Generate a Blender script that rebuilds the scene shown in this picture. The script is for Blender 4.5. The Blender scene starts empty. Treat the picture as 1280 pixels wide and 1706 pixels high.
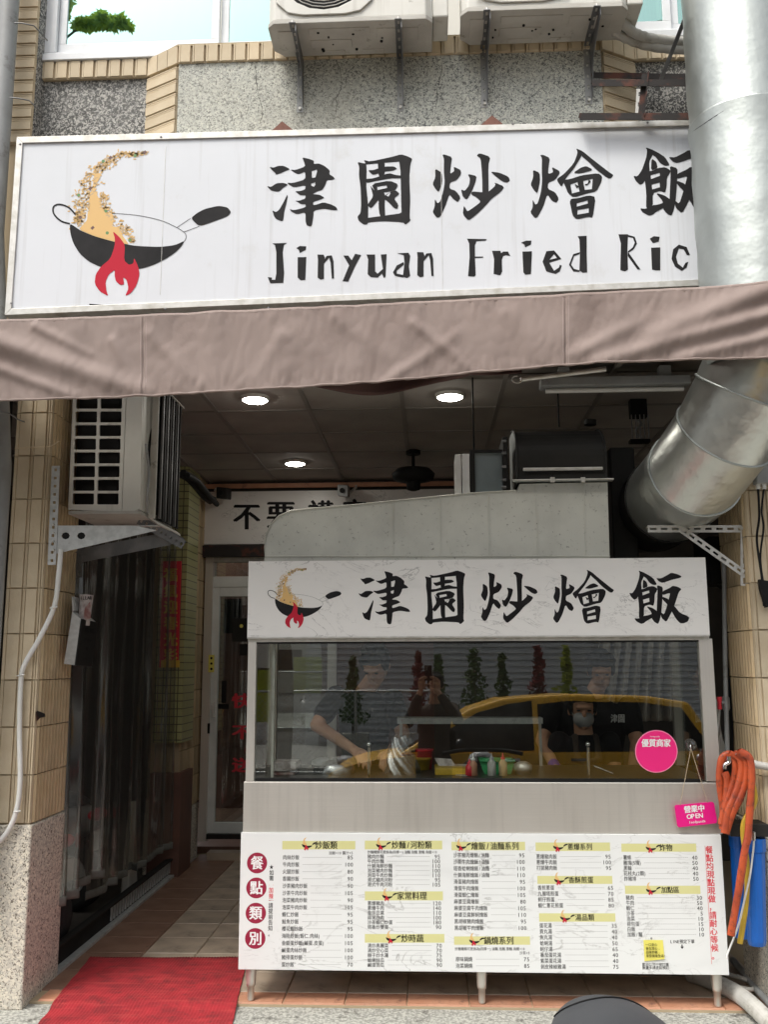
import bpy, bmesh, math, random
from mathutils import Vector, Matrix, noise as mnoise
from mathutils.geometry import tessellate_polygon
R = math.radians
S = bpy.context.scene
# ------------------------------------------------------------------ camera
CAMZ = 1.614
TH, YAW, ROLL, FPX = 0.1614, 0.0464, -0.0037, 1540.16
cd = bpy.data.cameras.new('camera'); cam = bpy.data.objects.new('camera', cd)
S.collection.objects.link(cam); S.camera = cam
cd.sensor_fit = 'VERTICAL'; cd.sensor_height = 24.0; cd.lens = 24.0*FPX/1706.0
cd.clip_start = 0.02; cd.clip_end = 500
FW = Vector((-math.sin(YAW)*math.cos(TH), math.cos(YAW)*math.cos(TH), math.sin(TH)))
r0 = Vector((math.cos(YAW), math.sin(YAW), 0)); u0 = r0.cross(FW)
RT = r0*math.cos(ROLL)+u0*math.sin(ROLL); UP = RT.cross(FW)
m = Matrix((RT, UP, -FW)).transposed().to_4x4(); m.translation = (0, 0, CAMZ)
cam.matrix_world = m
# ------------------------------------------------------------------ world, sun, exposure
W = bpy.data.worlds.new('World'); S.world = W; W.use_nodes = True
SUN_EL, SUN_AZ = R(58), R(-35)       # sun high, behind the photographer, a little to the left
wn = W.node_tree; wn.nodes.clear()
sky = wn.nodes.new('ShaderNodeTexSky'); sky.sky_type = 'NISHITA'; sky.sun_disc = False
sky.sun_elevation = SUN_EL; sky.sun_rotation = R(180)+SUN_AZ*-1; sky.air_density = 1.2; sky.dust_density = 6.0; sky.ozone_density = 1.0
hs = wn.nodes.new('ShaderNodeHueSaturation'); hs.inputs['Saturation'].default_value = 0.22
bgn = wn.nodes.new('ShaderNodeBackground'); bgn.inputs[1].default_value = 0.15
wo = wn.nodes.new('ShaderNodeOutputWorld')
wn.links.new(sky.outputs[0], hs.inputs['Color']); wn.links.new(hs.outputs[0], bgn.inputs[0]); wn.links.new(bgn.outputs[0], wo.inputs[0])
sl = bpy.data.lights.new('sun', 'SUN'); sun = bpy.data.objects.new('sun', sl); S.collection.objects.link(sun)
sl.energy = 1.6; sl.angle = R(14); sl.color = (1.0, 0.94, 0.85)
sd = Vector((math.sin(SUN_AZ)*math.cos(SUN_EL), -math.cos(SUN_AZ)*math.cos(SUN_EL), math.sin(SUN_EL)))
sun.rotation_euler = sd.to_track_quat('Z', 'Y').to_euler(); sun.location = (-6, -8, 15)
S.view_settings.view_transform = 'Standard'; S.view_settings.look = 'None'; S.view_settings.gamma = 1
S.view_settings.use_curve_mapping = False; S.view_settings.exposure = 0.5
S.render.engine = 'CYCLES'; S.cycles.max_bounces = 8; S.cycles.transparent_max_bounces = 16
S.cycles.use_denoising = True
# ------------------------------------------------------------------ rays of the photograph -> points on real planes
def RAY(u, v): return FW + RT*((u-640)/FPX) - UP*((v-853)/FPX)
CO = Vector((0, 0, CAMZ))
def P(u, v, Y): d = RAY(u, v); return CO + d*(Y/d.y)
def PZ(u, v, z): d = RAY(u, v); return CO + d*((z-CAMZ)/d.z)
def PX(u, v, x): d = RAY(u, v); return CO + d*(x/d.x)
rnd = random.Random(7)
# ------------------------------------------------------------------ mesh builder
class MB:
    def __init__(s): s.v = []; s.f = []; s.sm = []
    def add(s, vs, fs, smooth=False):
        n = len(s.v); s.v += [tuple(a) for a in vs]
        for f in fs: s.f.append(tuple(i+n for i in f)); s.sm.append(smooth)
        return s
    def box(s, x0, x1, y0, y1, z0, z1):
        v = [(x, y, z) for x in (x0, x1) for y in (y0, y1) for z in (z0, z1)]
        return s.add(v, [(0,1,3,2),(4,6,7,5),(0,4,5,1),(2,3,7,6),(0,2,6,4),(1,5,7,3)])
    def hexa(s, a, b):           # two quads (4 pts each, same order) joined
        v = list(a)+list(b)
        return s.add(v, [(3,2,1,0),(4,5,6,7),(0,1,5,4),(1,2,6,5),(2,3,7,6),(3,0,4,7)])
    def cyl(s, a, b, r, n=16, r2=None, caps=True):
        return s.tube([a, b], [r, r if r2 is None else r2], n, caps)
    def tube(s, pts, rad, n=12, caps=True, smooth=True):
        pts = [Vector(p) for p in pts]
        if not hasattr(rad, '__len__'): rad = [rad]*len(pts)
        vs = []; prev = None
        for i, p in enumerate(pts):
            t = (pts[min(i+1, len(pts)-1)]-pts[max(i-1, 0)]).normalized()
            if prev is None:
                a = Vector((0, 0, 1)) if abs(t.z) < .9 else Vector((1, 0, 0)); x = t.cross(a).normalized()
            else: x = (prev - t*prev.dot(t)).normalized()
            prev = x; y = t.cross(x)
            for k in range(n):
                q = 2*math.pi*k/n; vs.append(p + (x*math.cos(q)+y*math.sin(q))*rad[i])
        fs = [(i*n+k, i*n+(k+1) % n, (i+1)*n+(k+1) % n, (i+1)*n+k) for i in range(len(pts)-1) for k in range(n)]
        s.add(vs, fs, smooth)
        if caps:
            L = (len(pts)-1)*n
            s.add(vs[:n], [tuple(range(n-1, -1, -1))]); s.add(vs[L:], [tuple(range(n))])
        return s
    def ball(s, c, r, nu=16, nv=10, fn=None):
        c = Vector(c); r = r if hasattr(r, '__len__') else (r, r, r); vs = []
        for j in range(nv+1):
            a = math.pi*j/nv
            for i in range(nu):
                b = 2*math.pi*i/nu; d = Vector((math.sin(a)*math.cos(b), math.sin(a)*math.sin(b), math.cos(a)))
                k = fn(d) if fn else 1.0
                vs.append((c.x+d.x*r[0]*k, c.y+d.y*r[1]*k, c.z+d.z*r[2]*k))
        fs = [(j*nu+i, (j+1)*nu+i, (j+1)*nu+(i+1) % nu, j*nu+(i+1) % nu) for j in range(nv) for i in range(nu)]
        return s.add(vs, fs, True)
    def prism(s, poly, fn, d0, d1, holes=()):
        """poly in 2D; fn(x, y, d) -> 3D; extruded from d0 (front) to d1"""
        loops = [list(poly)]+[list(h) for h in holes]
        tri = tessellate_polygon([[Vector((p[0], p[1], 0)) for p in l] for l in loops])
        fl = [p for l in loops for p in l]; n = len(fl)
        vs = [fn(p[0], p[1], d0) for p in fl]+[fn(p[0], p[1], d1) for p in fl]
        fs = [tuple(t) for t in tri]+[tuple(i+n for i in t) for t in tri]
        k = 0
        for l in loops:
            m_ = len(l)
            for i in range(m_): fs.append((k+i, k+(i+1) % m_, n+k+(i+1) % m_, n+k+i))
            k += m_
        return s.add(vs, fs)
    def flat(s, poly, fn, d, holes=()):
        loops = [list(poly)]+[list(h) for h in holes]
        tri = tessellate_polygon([[Vector((p[0], p[1], 0)) for p in l] for l in loops])
        return s.add([fn(p[0], p[1], d) for l in loops for p in l], [tuple(t) for t in tri])
    def grid(s, fn, nu, nv, smooth=True):
        vs = [fn(i/nu, j/nv) for j in range(nv+1) for i in range(nu+1)]
        return s.add(vs, [(j*(nu+1)+i, j*(nu+1)+i+1, (j+1)*(nu+1)+i+1, (j+1)*(nu+1)+i) for j in range(nv) for i in range(nu)], smooth)
    def mesh(s, name, mat, off=(0, 0, 0)):
        me = bpy.data.meshes.new(name)
        ox, oy, oz = off
        me.from_pydata([(x-ox, y-oy, z-oz) for x, y, z in s.v], [], s.f)
        me.polygons.foreach_set('use_smooth', s.sm)
        bm = bmesh.new(); bm.from_mesh(me); bmesh.ops.recalc_face_normals(bm, faces=bm.faces); bm.to_mesh(me); bm.free()
        me.materials.append(mat); return me
WO = {}
def link(o, parent=None, org=Vector((0, 0, 0))):
    S.collection.objects.link(o); org = Vector(org)
    if parent: o.parent = parent; o.location = org-WO[parent.name]
    else: o.location = org
    WO[o.name] = org; return o
def props(o, label=None, cat=None, group=None, kind=None):
    if label: o['label'] = label
    if cat: o['category'] = cat
    if group: o['group'] = group
    if kind: o['kind'] = kind
    return o
def thing(name, label, cat, loc=(0, 0, 0), group=None):
    o = bpy.data.objects.new(name, None); o.empty_display_size = .1
    link(o, None, loc); return props(o, label, cat, group)
def part(mb, name, mat, parent, label=None, bevel=0, kind=None, org=(0, 0, 0)):
    o = bpy.data.objects.new(name, mb.mesh(name, mat, org)); link(o, parent, org)
    if bevel: b = o.modifiers.new('edge', 'BEVEL'); b.width = bevel; b.segments = 2; b.limit_method = 'ANGLE'
    return props(o, label, kind=kind)
def solo(mb, name, mat, label, cat, group=None, bevel=0, kind=None):
    xs = [v[0] for v in mb.v]; ys = [v[1] for v in mb.v]; zs = [v[2] for v in mb.v]
    c = Vector(((min(xs)+max(xs))/2, (min(ys)+max(ys))/2, min(zs)))
    o = bpy.data.objects.new(name, mb.mesh(name, mat, c)); link(o, None, c)
    if bevel: b = o.modifiers.new('edge', 'BEVEL'); b.width = bevel; b.segments = 2; b.limit_method = 'ANGLE'
    return props(o, label, cat, group, kind)
def struct(mb, name, mat, parent=None):
    o = part(mb, name, mat, parent)
    if not parent: o['kind'] = 'structure'
    return o
def piece(name, me, parent, loc, rot=None, mats=None):
    o = bpy.data.objects.new(name, me); link(o, parent, loc)
    if rot: o.rotation_euler = rot
    return o
def copy_tree(o, delta, label=None, parent=None):
    c = o.copy(); S.collection.objects.link(c)
    if parent is None:
        c.location = o.location + Vector(delta); WO[c.name] = WO[o.name]+Vector(delta)
        if label: c['label'] = label
    else: c.parent = parent; WO[c.name] = WO[o.name]
    for ch in list(o.children): copy_tree(ch, delta, None, c)
    return c
def smooth_path(pts, n=8):
    pts = [Vector(p) for p in pts]; out = []
    for i in range(len(pts)-1):
        p0, p1, p2, p3 = pts[max(i-1, 0)], pts[i], pts[i+1], pts[min(i+2, len(pts)-1)]
        for k in range(n):
            t = k/n
            out.append(.5*((2*p1)+(-p0+p2)*t+(2*p0-5*p1+4*p2-p3)*t*t+(-p0+3*p1-3*p2+p3)*t**3))
    out.append(pts[-1]); return out
# ------------------------------------------------------------------ materials
def NT(name):
    m_ = bpy.data.materials.new(name); m_.use_nodes = True
    return m_, m_.node_tree, m_.node_tree.nodes['Principled BSDF']
def tex(nt, scale, detail=4, kind='Noise', stretch=None, rough=.55, dist=0):
    tc = nt.nodes.new('ShaderNodeTexCoord'); out = tc.outputs['Object']
    if stretch:
        mp = nt.nodes.new('ShaderNodeMapping'); mp.inputs['Scale'].default_value = stretch
        nt.links.new(out, mp.inputs[0]); out = mp.outputs[0]
    t = nt.nodes.new('ShaderNodeTex'+kind); nt.links.new(out, t.inputs['Vector']); t.inputs['Scale'].default_value = scale
    if kind == 'Noise':
        t.inputs['Detail'].default_value = detail; t.inputs['Roughness'].default_value = rough; t.inputs['Distortion'].default_value = dist
    return t
def ramp(nt, src, stops, interp='LINEAR'):
    c = nt.nodes.new('ShaderNodeValToRGB'); c.color_ramp.interpolation = interp
    while len(c.color_ramp.elements) < len(stops): c.color_ramp.elements.new(.5)
    for e, (p, col) in zip(c.color_ramp.elements, stops):
        e.position = p; e.color = tuple(col)+(1,) if len(col) == 3 else col
    nt.links.new(src, c.inputs[0]); return c
def mixc(nt, fac, a, b, mode='MIX'):
    mx = nt.nodes.new('ShaderNodeMix'); mx.data_type = 'RGBA'; mx.blend_type = mode
    for sock, val in ((mx.inputs[0], fac), (mx.inputs[6], a), (mx.inputs[7], b)):
        if hasattr(val, 'is_output') or hasattr(val, 'links'): nt.links.new(val, sock)
        elif hasattr(val, '__len__'): sock.default_value = tuple(val)+(1,)
        else: sock.default_value = val
    return mx.outputs[2]
def bumpn(nt, b, src, strength, dist=.002):
    bn = nt.nodes.new('ShaderNodeBump'); bn.inputs['Strength'].default_value = strength; bn.inputs['Distance'].default_value = dist
    nt.links.new(src, bn.inputs['Height']); nt.links.new(bn.outputs[0], b.inputs['Normal']); return bn
def mat(name, col, rough=.6, metal=0., col2=None, vs=4., lo=.4, hi=.65, streak=None, st_lo=.5, st_hi=.75, st_s=(14, 14, 1.2),
        bump=0., bs=80., spec=.5, rvar=0., dirt=None, d_lo=.58, d_hi=.7, d_s=9., rand=0.):
    m_, nt, b = NT(name)
    b.inputs['Roughness'].default_value = rough; b.inputs['Metallic'].default_value = metal
    b.inputs['Specular IOR Level'].default_value = spec
    c = col
    if col2:
        t = tex(nt, vs, 6); rp = ramp(nt, t.outputs[0], [(lo, (0, 0, 0)), (hi, (1, 1, 1))]); c = mixc(nt, rp.outputs[0], col, col2)
    if streak:
        t = tex(nt, 1, 5, stretch=st_s); rp = ramp(nt, t.outputs[0], [(st_lo, (0, 0, 0)), (st_hi, (1, 1, 1))]); c = mixc(nt, rp.outputs[0], c, streak)
    if dirt:
        t = tex(nt, d_s, 8, rough=.7); rp = ramp(nt, t.outputs[0], [(d_lo, (0, 0, 0)), (d_hi, (1, 1, 1))]); c = mixc(nt, rp.outputs[0], c, dirt)
    if rand:
        oi = nt.nodes.new('ShaderNodeObjectInfo'); rr = ramp(nt, oi.outputs['Random'], [(0, (1-rand,)*3), (.8, (1, 1, 1)), (1, (1+rand*.4, 1+rand*.3, 1+rand*.2))]); c = mixc(nt, 1.0, c, rr.outputs[0], 'MULTIPLY')
    if hasattr(c, 'links'): nt.links.new(c, b.inputs['Base Color'])
    else: b.inputs['Base Color'].default_value = tuple(c)+(1,)
    if rvar:
        t = tex(nt, 6, 5); mr = nt.nodes.new('ShaderNodeMapRange'); mr.inputs['To Min'].default_value = max(0, rough-rvar); mr.inputs['To Max'].default_value = min(1, rough+rvar)
        nt.links.new(t.outputs[0], mr.inputs['Value']); nt.links.new(mr.outputs[0], b.inputs['Roughness'])
    if bump:
        t = tex(nt, bs, 5); bumpn(nt, b, t.outputs[0], bump)
    return m_
def speckle(name, c1, c2, c3, t1, t2, sc=150, stain=(.3, .3, .28)):
    m_, nt, b = NT(name); b.inputs['Roughness'].default_value = .85
    v = tex(nt, sc, kind='Voronoi'); n2 = tex(nt, sc*.9, 2, rough=.6, dist=1.2)
    rp = ramp(nt, n2.outputs[0], [(0, c1), (t1, c2), (t2, c3)], 'CONSTANT')
    sep = nt.nodes.new('ShaderNodeSeparateColor'); nt.links.new(v.outputs['Color'], sep.inputs[0])
    jit = ramp(nt, sep.outputs[0], [(0, (.72, .72, .72)), (1, (1.12, 1.1, 1.05))])
    c = mixc(nt, 1.0, rp.outputs[0], jit.outputs[0], 'MULTIPLY')
    big = tex(nt, 1.6, 5); r2 = ramp(nt, big.outputs[0], [(.48, (0, 0, 0)), (.75, (.45, .45, .45))])
    c = mixc(nt, r2.outputs[0], c, stain)
    nt.links.new(c, b.inputs['Base Color']); bumpn(nt, b, n2.outputs[0], .7, .004); return m_
def marble(name, base=(.8, .81, .8), vein=(.42, .42, .41), sc=1.0, rough=.28):
    m_, nt, b = NT(name); b.inputs['Roughness'].default_value = rough
    n1 = tex(nt, 2.2*sc, 7, stretch=(1, 1, 2.3), rough=.6, dist=1.4)
    sub = nt.nodes.new('ShaderNodeMath'); sub.operation = 'SUBTRACT'; sub.inputs[1].default_value = .5; nt.links.new(n1.outputs[0], sub.inputs[0])
    ab = nt.nodes.new('ShaderNodeMath'); ab.operation = 'ABSOLUTE'; nt.links.new(sub.outputs[0], ab.inputs[0])
    rp = ramp(nt, ab.outputs[0], [(0, (1, 1, 1)), (.006, (.35, .35, .35)), (.014, (0, 0, 0))])
    msk = tex(nt, 2.6*sc, 3); mr = ramp(nt, msk.outputs[0], [(.47, (0, 0, 0)), (.62, (1, 1, 1))])
    f = mixc(nt, 1.0, rp.outputs[0], mr.outputs[0], 'MULTIPLY')
    cl = tex(nt, 3*sc, 4, stretch=(1, 1, 3.5)); cr = ramp(nt, cl.outputs[0], [(.55, (0, 0, 0)), (.8, (.35, .35, .35))])
    c = mixc(nt, cr.outputs[0], base, [x*.8 for x in base]); c = mixc(nt, f, c, vein)
    nt.links.new(c, b.inputs['Base Color']); return m_
def steel(name, col=(.68, .65, .60), rough=.38, grain=(1, 1, 160), streak=True):
    m_, nt, b = NT(name); b.inputs['Metallic'].default_value = .7
    g = tex(nt, 3, 4, stretch=grain); v = tex(nt, 2.5, 5)
    mr = nt.nodes.new('ShaderNodeMapRange'); mr.inputs['To Min'].default_value = rough-.08; mr.inputs['To Max'].default_value = rough+.16
    nt.links.new(v.outputs[0], mr.inputs['Value']); nt.links.new(mr.outputs[0], b.inputs['Roughness'])
    c = mixc(nt, g.outputs[0], [x*.88 for x in col], [min(1, x*1.08) for x in col])
    if streak:
        s_ = tex(nt, 1, 5, stretch=(26, 26, 1.6)); sr = ramp(nt, s_.outputs[0], [(.50, (0, 0, 0)), (.85, (.42, .42, .42))])
        c = mixc(nt, sr.outputs[0], c, [x*.62 for x in col])
    nt.links.new(c, b.inputs['Base Color']); bumpn(nt, b, g.outputs[0], .12, .0006); return m_
def galv(name, col=(.55, .57, .56), rough=.38, sp=38, dent=.25):
    m_, nt, b = NT(name); b.inputs['Metallic'].default_value = .92
    v = tex(nt, sp*.16, 4, rough=.6); sep = nt.nodes.new('ShaderNodeSeparateColor'); nt.links.new(v.outputs['Color'], sep.inputs[0])
    c = mixc(nt, sep.outputs[0], [x*.93 for x in col], [min(1, x*1.06) for x in col])
    big = tex(nt, 3.5, 6); br = ramp(nt, big.outputs[0], [(.45, (0, 0, 0)), (.8, (.5, .5, .5))]); c = mixc(nt, br.outputs[0], c, [x*.7 for x in col])
    nt.links.new(c, b.inputs['Base Color'])
    mr = nt.nodes.new('ShaderNodeMapRange'); mr.inputs['To Min'].default_value = rough-.1; mr.inputs['To Max'].default_value = rough+.12
    nt.links.new(sep.outputs[0], mr.inputs['Value']); nt.links.new(mr.outputs[0], b.inputs['Roughness'])
    d = tex(nt, 7, 3); bumpn(nt, b, d.outputs[0], dent, .012); return m_
def pane(name, f0=.06, tint=(1, 1, 1), trans=(1, 1, 1), rough=0.0, wav=0., milk=0., mcol=(.6, .6, .57)):
    m_ = bpy.data.materials.new(name); m_.use_nodes = True; nt = m_.node_tree; nt.nodes.clear()
    out = nt.nodes.new('ShaderNodeOutputMaterial'); tr = nt.nodes.new('ShaderNodeBsdfTransparent'); gl = nt.nodes.new('ShaderNodeBsdfGlossy')
    tr.inputs[0].default_value = tuple(trans)+(1,); gl.inputs[0].default_value = tuple(tint)+(1,); gl.inputs['Roughness'].default_value = rough
    lw = nt.nodes.new('ShaderNodeLayerWeight'); lw.inputs[0].default_value = .5
    pw = nt.nodes.new('ShaderNodeMath'); pw.operation = 'POWER'; pw.inputs[1].default_value = 5; nt.links.new(lw.outputs['Facing'], pw.inputs[0])
    ma = nt.nodes.new('ShaderNodeMath'); ma.operation = 'MULTIPLY_ADD'; ma.inputs[1].default_value = 1-f0; ma.inputs[2].default_value = f0; nt.links.new(pw.outputs[0], ma.inputs[0])
    mx = nt.nodes.new('ShaderNodeMixShader'); nt.links.new(ma.outputs[0], mx.inputs[0]); nt.links.new(tr.outputs[0], mx.inputs[1]); nt.links.new(gl.outputs[0], mx.inputs[2])
    if wav:
        t = tex(nt, 3, 2); bn = nt.nodes.new('ShaderNodeBump'); bn.inputs['Strength'].default_value = wav; bn.inputs['Distance'].default_value = .004
        nt.links.new(t.outputs[0], bn.inputs['Height']); nt.links.new(bn.outputs[0], gl.inputs['Normal'])
    res = mx.outputs[0]
    if milk:
        df = nt.nodes.new('ShaderNodeBsdfDiffuse'); df.inputs[0].default_value = tuple(mcol)+(1,); tl = nt.nodes.new('ShaderNodeBsdfTranslucent'); tl.inputs[0].default_value = tuple(mcol)+(1,)
        m1 = nt.nodes.new('ShaderNodeMixShader'); m1.inputs[0].default_value = .5; nt.links.new(df.outputs[0], m1.inputs[1]); nt.links.new(tl.outputs[0], m1.inputs[2])
        m2 = nt.nodes.new('ShaderNodeMixShader'); m2.inputs[0].default_value = milk; nt.links.new(res, m2.inputs[1]); nt.links.new(m1.outputs[0], m2.inputs[2]); res = m2.outputs[0]
    nt.links.new(res, out.inputs[0]); return m_
def glow(name, col, e):
    m_, nt, b = NT(name); b.inputs['Emission Color'].default_value = tuple(col)+(1,); b.inputs['Emission Strength'].default_value = e; return m_
M = {}
M['black'] = mat('black ink', (.010, .009, .010), .5, col2=(.016, .015, .016), vs=8, spec=.15)
M['ink'] = mat('sign black', (.018, .018, .019), .6, col2=(.03, .029, .03), vs=5, spec=.12)
M['sign'] = mat('sign sheet', (.69, .715, .755), .5, col2=(.655, .68, .715), vs=1.5, streak=(.53, .54, .55), st_lo=.56, st_hi=.9, st_s=(30, 30, 1.1), dirt=(.56, .56, .55), d_lo=.6, d_hi=.85, d_s=3, bump=.05, bs=400)
M['alu'] = mat('pale aluminium', (.62, .61, .58), .45, .5, col2=(.5, .49, .45), vs=20, streak=(.4, .38, .33), st_s=(9, 9, 9), st_lo=.55)
M['marble'] = marble('white marble print', base=(.76, .775, .77))
M['marble2'] = marble('header marble print', base=(.80, .785, .755), vein=(.36, .35, .34), sc=1.6, rough=.35)
M['steel'] = steel('brushed steel'); M['steelv'] = steel('steel frame', grain=(160, 160, 1), streak=False)
M['galv'] = galv('galvanised sheet', col=(.52, .55, .54), rough=.40, sp=120)
M['duct'] = galv('round duct', col=(.47, .50, .48), rough=.44, sp=60, dent=.5)
M['hood'] = mat('dirty galvanised hood', (.66, .66, .59), .4, .45, col2=(.50, .50, .45), vs=2.5, dirt=(.16, .15, .12), d_lo=.60, d_hi=.72, d_s=55, bump=.1, bs=30)
M['hooddark'] = mat('near black metal', (.014, .014, .013), .6, .0, col2=(.022, .021, .019), vs=4, spec=.25)
M['tile'] = mat('tan split tile', (.58, .475, .325), .8, col2=(.64, .54, .385), vs=7, streak=(.36, .28, .17), st_lo=.6, st_hi=.85, st_s=(5, 5, 1.5), bump=.9, bs=55, rand=.16)
M['tiled'] = mat('tan ribbed tile', (.54, .41, .24), .8, col2=(.62, .49, .31), vs=7, streak=(.27, .2, .12), st_lo=.5, st_hi=.8, st_s=(5, 5, 1.5), bump=.5, bs=55, rand=.2)
M['grout'] = mat('mortar', (.40, .32, .21), .95, bump=.4, bs=120)
M['chipdark'] = speckle('dark pebble dash', (.05, .05, .05), (.14, .14, .14), (.52, .51, .49), .46, .53, 76)
M['chiplight'] = speckle('light pebble dash', (.16, .17, .17), (.30, .31, .30), (.60, .62, .58), .40, .46, 88, stain=(.42, .40, .33))
M['chipbase'] = speckle('beige pebble dash', (.12, .10, .08), (.36, .33, .28), (.68, .64, .56), .39, .44, 92, stain=(.5, .46, .4))
M['winframe'] = mat('white window frame', (.78, .80, .82), .35, col2=(.70, .72, .74), vs=6, streak=(.55, .55, .52), st_lo=.66, st_hi=.8)
M['winglass'] = pane('tinted window glass', .62, (.50, .76, .71), (.45, .6, .55), wav=.02)
M['glass'] = pane('stall glass', .098, (1, 1, 1), (.90, .92, .90), wav=.03)
M['doorglass'] = pane('door glass', .15, (1, 1, 1), (.8, .85, .82))
M['acwhite'] = mat('ac casing', (.66, .65, .60), .42, col2=(.60, .59, .54), vs=3, streak=(.40, .38, .33), st_lo=.58, st_hi=.8, dirt=(.3, .28, .24), d_lo=.66, d_hi=.72)
M['acunder'] = mat('ac underside', (.50, .485, .44), .55, col2=(.42, .40, .36), vs=6, dirt=(.25, .23, .19), d_lo=.6, d_hi=.68, bump=.3, bs=25)
M['acfin'] = mat('condenser fins', (.03, .03, .032), .5, .5)
M['bracket'] = mat('dark galvanised bracket', (.17, .175, .18), .5, .7, col2=(.25, .25, .25), vs=10)
M['rust'] = mat('rusty steel', (.022, .019, .018), .8, .1, col2=(.10, .035, .022), lo=.52, hi=.62, vs=9, bump=.5, bs=80)
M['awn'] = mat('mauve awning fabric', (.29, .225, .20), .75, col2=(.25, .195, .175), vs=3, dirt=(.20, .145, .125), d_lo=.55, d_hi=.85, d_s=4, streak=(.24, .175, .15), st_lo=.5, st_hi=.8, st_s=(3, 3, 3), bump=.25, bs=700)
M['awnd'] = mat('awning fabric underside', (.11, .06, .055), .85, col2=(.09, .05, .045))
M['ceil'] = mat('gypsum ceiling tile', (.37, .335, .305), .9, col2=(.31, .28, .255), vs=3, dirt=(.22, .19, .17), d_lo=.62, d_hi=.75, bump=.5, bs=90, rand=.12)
M['tbar'] = mat('ceiling grid bar', (.22, .20, .18), .6)
M['floor'] = mat('beige floor tile', (.52, .42, .32), .38, col2=(.34, .275, .21), vs=5, dirt=(.16, .115, .08), d_lo=.58, d_hi=.72, d_s=5, rvar=.1, bump=.1, bs=40, rand=.14)
M['floorb'] = mat('brown floor tile', (.20, .11, .075), .45, col2=(.27, .16, .11), vs=7, dirt=(.09, .06, .045), d_lo=.6, d_hi=.75)
M['terra'] = mat('terracotta tile', (.46, .22, .13), .6, col2=(.52, .27, .17), vs=8, dirt=(.20, .10, .07), d_lo=.56, d_hi=.7, d_s=12, bump=.3, bs=60, rand=.2)
M['concrete'] = mat('rough concrete', (.26, .26, .235), .9, col2=(.50, .50, .45), vs=75, lo=.42, hi=.6, dirt=(.12, .115, .10), d_lo=.55, d_hi=.66, d_s=16, bump=1., bs=60)
M['asphalt'] = mat('asphalt', (.05, .05, .05), .9, col2=(.075, .075, .072), vs=60, bump=.6, bs=150)
M['carpet'] = mat('red ribbed carpet', (.40, .022, .030), .9, col2=(.24, .014, .02), vs=7, dirt=(.15, .018, .02), d_lo=.50, d_hi=.72, d_s=13, streak=(.50, .06, .055), st_lo=.52, st_hi=.8, st_s=(4, 30, 1), bump=.8, bs=300)
M['white'] = mat('white plastic', (.72, .72, .70), .4, col2=(.64, .64, .6), vs=7)
M['grey'] = mat('grey plastic', (.30, .31, .31), .5, col2=(.25, .255, .25), vs=8, dirt=(.15, .14, .13))
M['dark'] = mat('dark plastic', (.010, .010, .010), .6, col2=(.018, .018, .018), spec=.15)
M['darkwall'] = mat('dark back wall', (.09, .08, .07), .85, col2=(.06, .055, .05), vs=3)
M['brownwall'] = mat('brown lower wall', (.16, .075, .05), .6, col2=(.12, .06, .045), vs=4)
M['hose'] = mat('orange rubber hose', (.46, .075, .02), .5, col2=(.30, .045, .018), vs=10, dirt=(.14, .035, .02), d_lo=.52, d_hi=.66, d_s=40)
M['hosey'] = mat('yellow hose', (.55, .36, .03), .5, col2=(.42, .27, .03), vs=10)
M['blue'] = mat('blue filter housing', (.006, .10, .42), .35, col2=(.006, .09, .36), vs=6)
M['corr'] = mat('corrugated grey hose', (.50, .49, .46), .55, col2=(.42, .41, .37), vs=9, dirt=(.25, .23, .2))
M['cream'] = mat('cream cladding', (.6, .58, .52), .5)
M['pink'] = mat('pink sticker', (.80, .02, .20), .4); M['magenta'] = mat('magenta card', (.74, .01, .22), .35); M['pinkpale'] = mat('pink rim', (.85, .25, .40), .4)
M['red'] = mat('flame red', (.52, .022, .045), .6, spec=.15); M['maroon'] = mat('maroon print', (.30, .012, .045), .4); M['redtxt'] = mat('red print', (.66, .03, .05), .4)
M['rice'] = mat('rice yellow', (.72, .46, .17), .5); M['rice2'] = mat('rice brown', (.56, .40, .22), .5); M['dice'] = mat('brown dice', (.13, .06, .05), .5); M['pea'] = mat('pea green', (.12, .25, .08), .5)
M['olive'] = mat('menu heading band', (.66, .64, .30), .4); M['note'] = mat('yellow note', (.75, .68, .14), .5)
M['whitep'] = mat('white print', (.82, .82, .82), .4)
M['lamp'] = glow('lit lamp', (1, .95, .86), 42)
M['doorw'] = mat('white door frame', (.74, .77, .75), .4, col2=(.64, .67, .65), vs=5)
M['clear'] = pane('clear pvc', .11, (1, 1, 1), (.66, .65, .61), rough=.09, milk=.055)
M['skin'] = mat('skin', (.66, .37, .24), .5, col2=(.60, .32, .20), vs=12); M['hair'] = mat('black hair', (.008, .007, .006), .7, bump=.8, bs=160, spec=.2)
M['tee'] = mat('black t shirt', (.008, .008, .009), .95, bump=.3, bs=30); M['vest'] = mat('brown apron', (.06, .045, .035), .85)
M['glove'] = mat('purple glove', (.16, .06, .50), .4); M['mask'] = mat('grey mask', (.42, .42, .42), .8)
M['galvw'] = mat('bright galvanised steel', (.56, .57, .56), .5, .35, col2=(.45, .46, .45), vs=30, dirt=(.3, .3, .29), d_lo=.6, d_hi=.7)
M['galvb'] = mat('blue grey sheet metal', (.26, .31, .32), .5, .4, col2=(.21, .25, .26), vs=5)
M['clearhem'] = mat('curtain hem tape', (.16, .165, .15), .7, col2=(.11, .115, .1), vs=9)
M['silver'] = mat('silver curtain', (.50, .48, .45), .35, .35, col2=(.42, .40, .37), vs=5)
M['yellowcar'] = mat('taxi yellow paint', (.90, .50, .05), .2); M['carglass'] = pane('dark car glass', .12, (1, 1, 1), (.06, .06, .06))
M['tyre'] = mat('tyre rubber', (.02, .02, .02), .8); M['chrome'] = mat('chrome', (.75, .75, .75), .12, 1.0)
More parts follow.
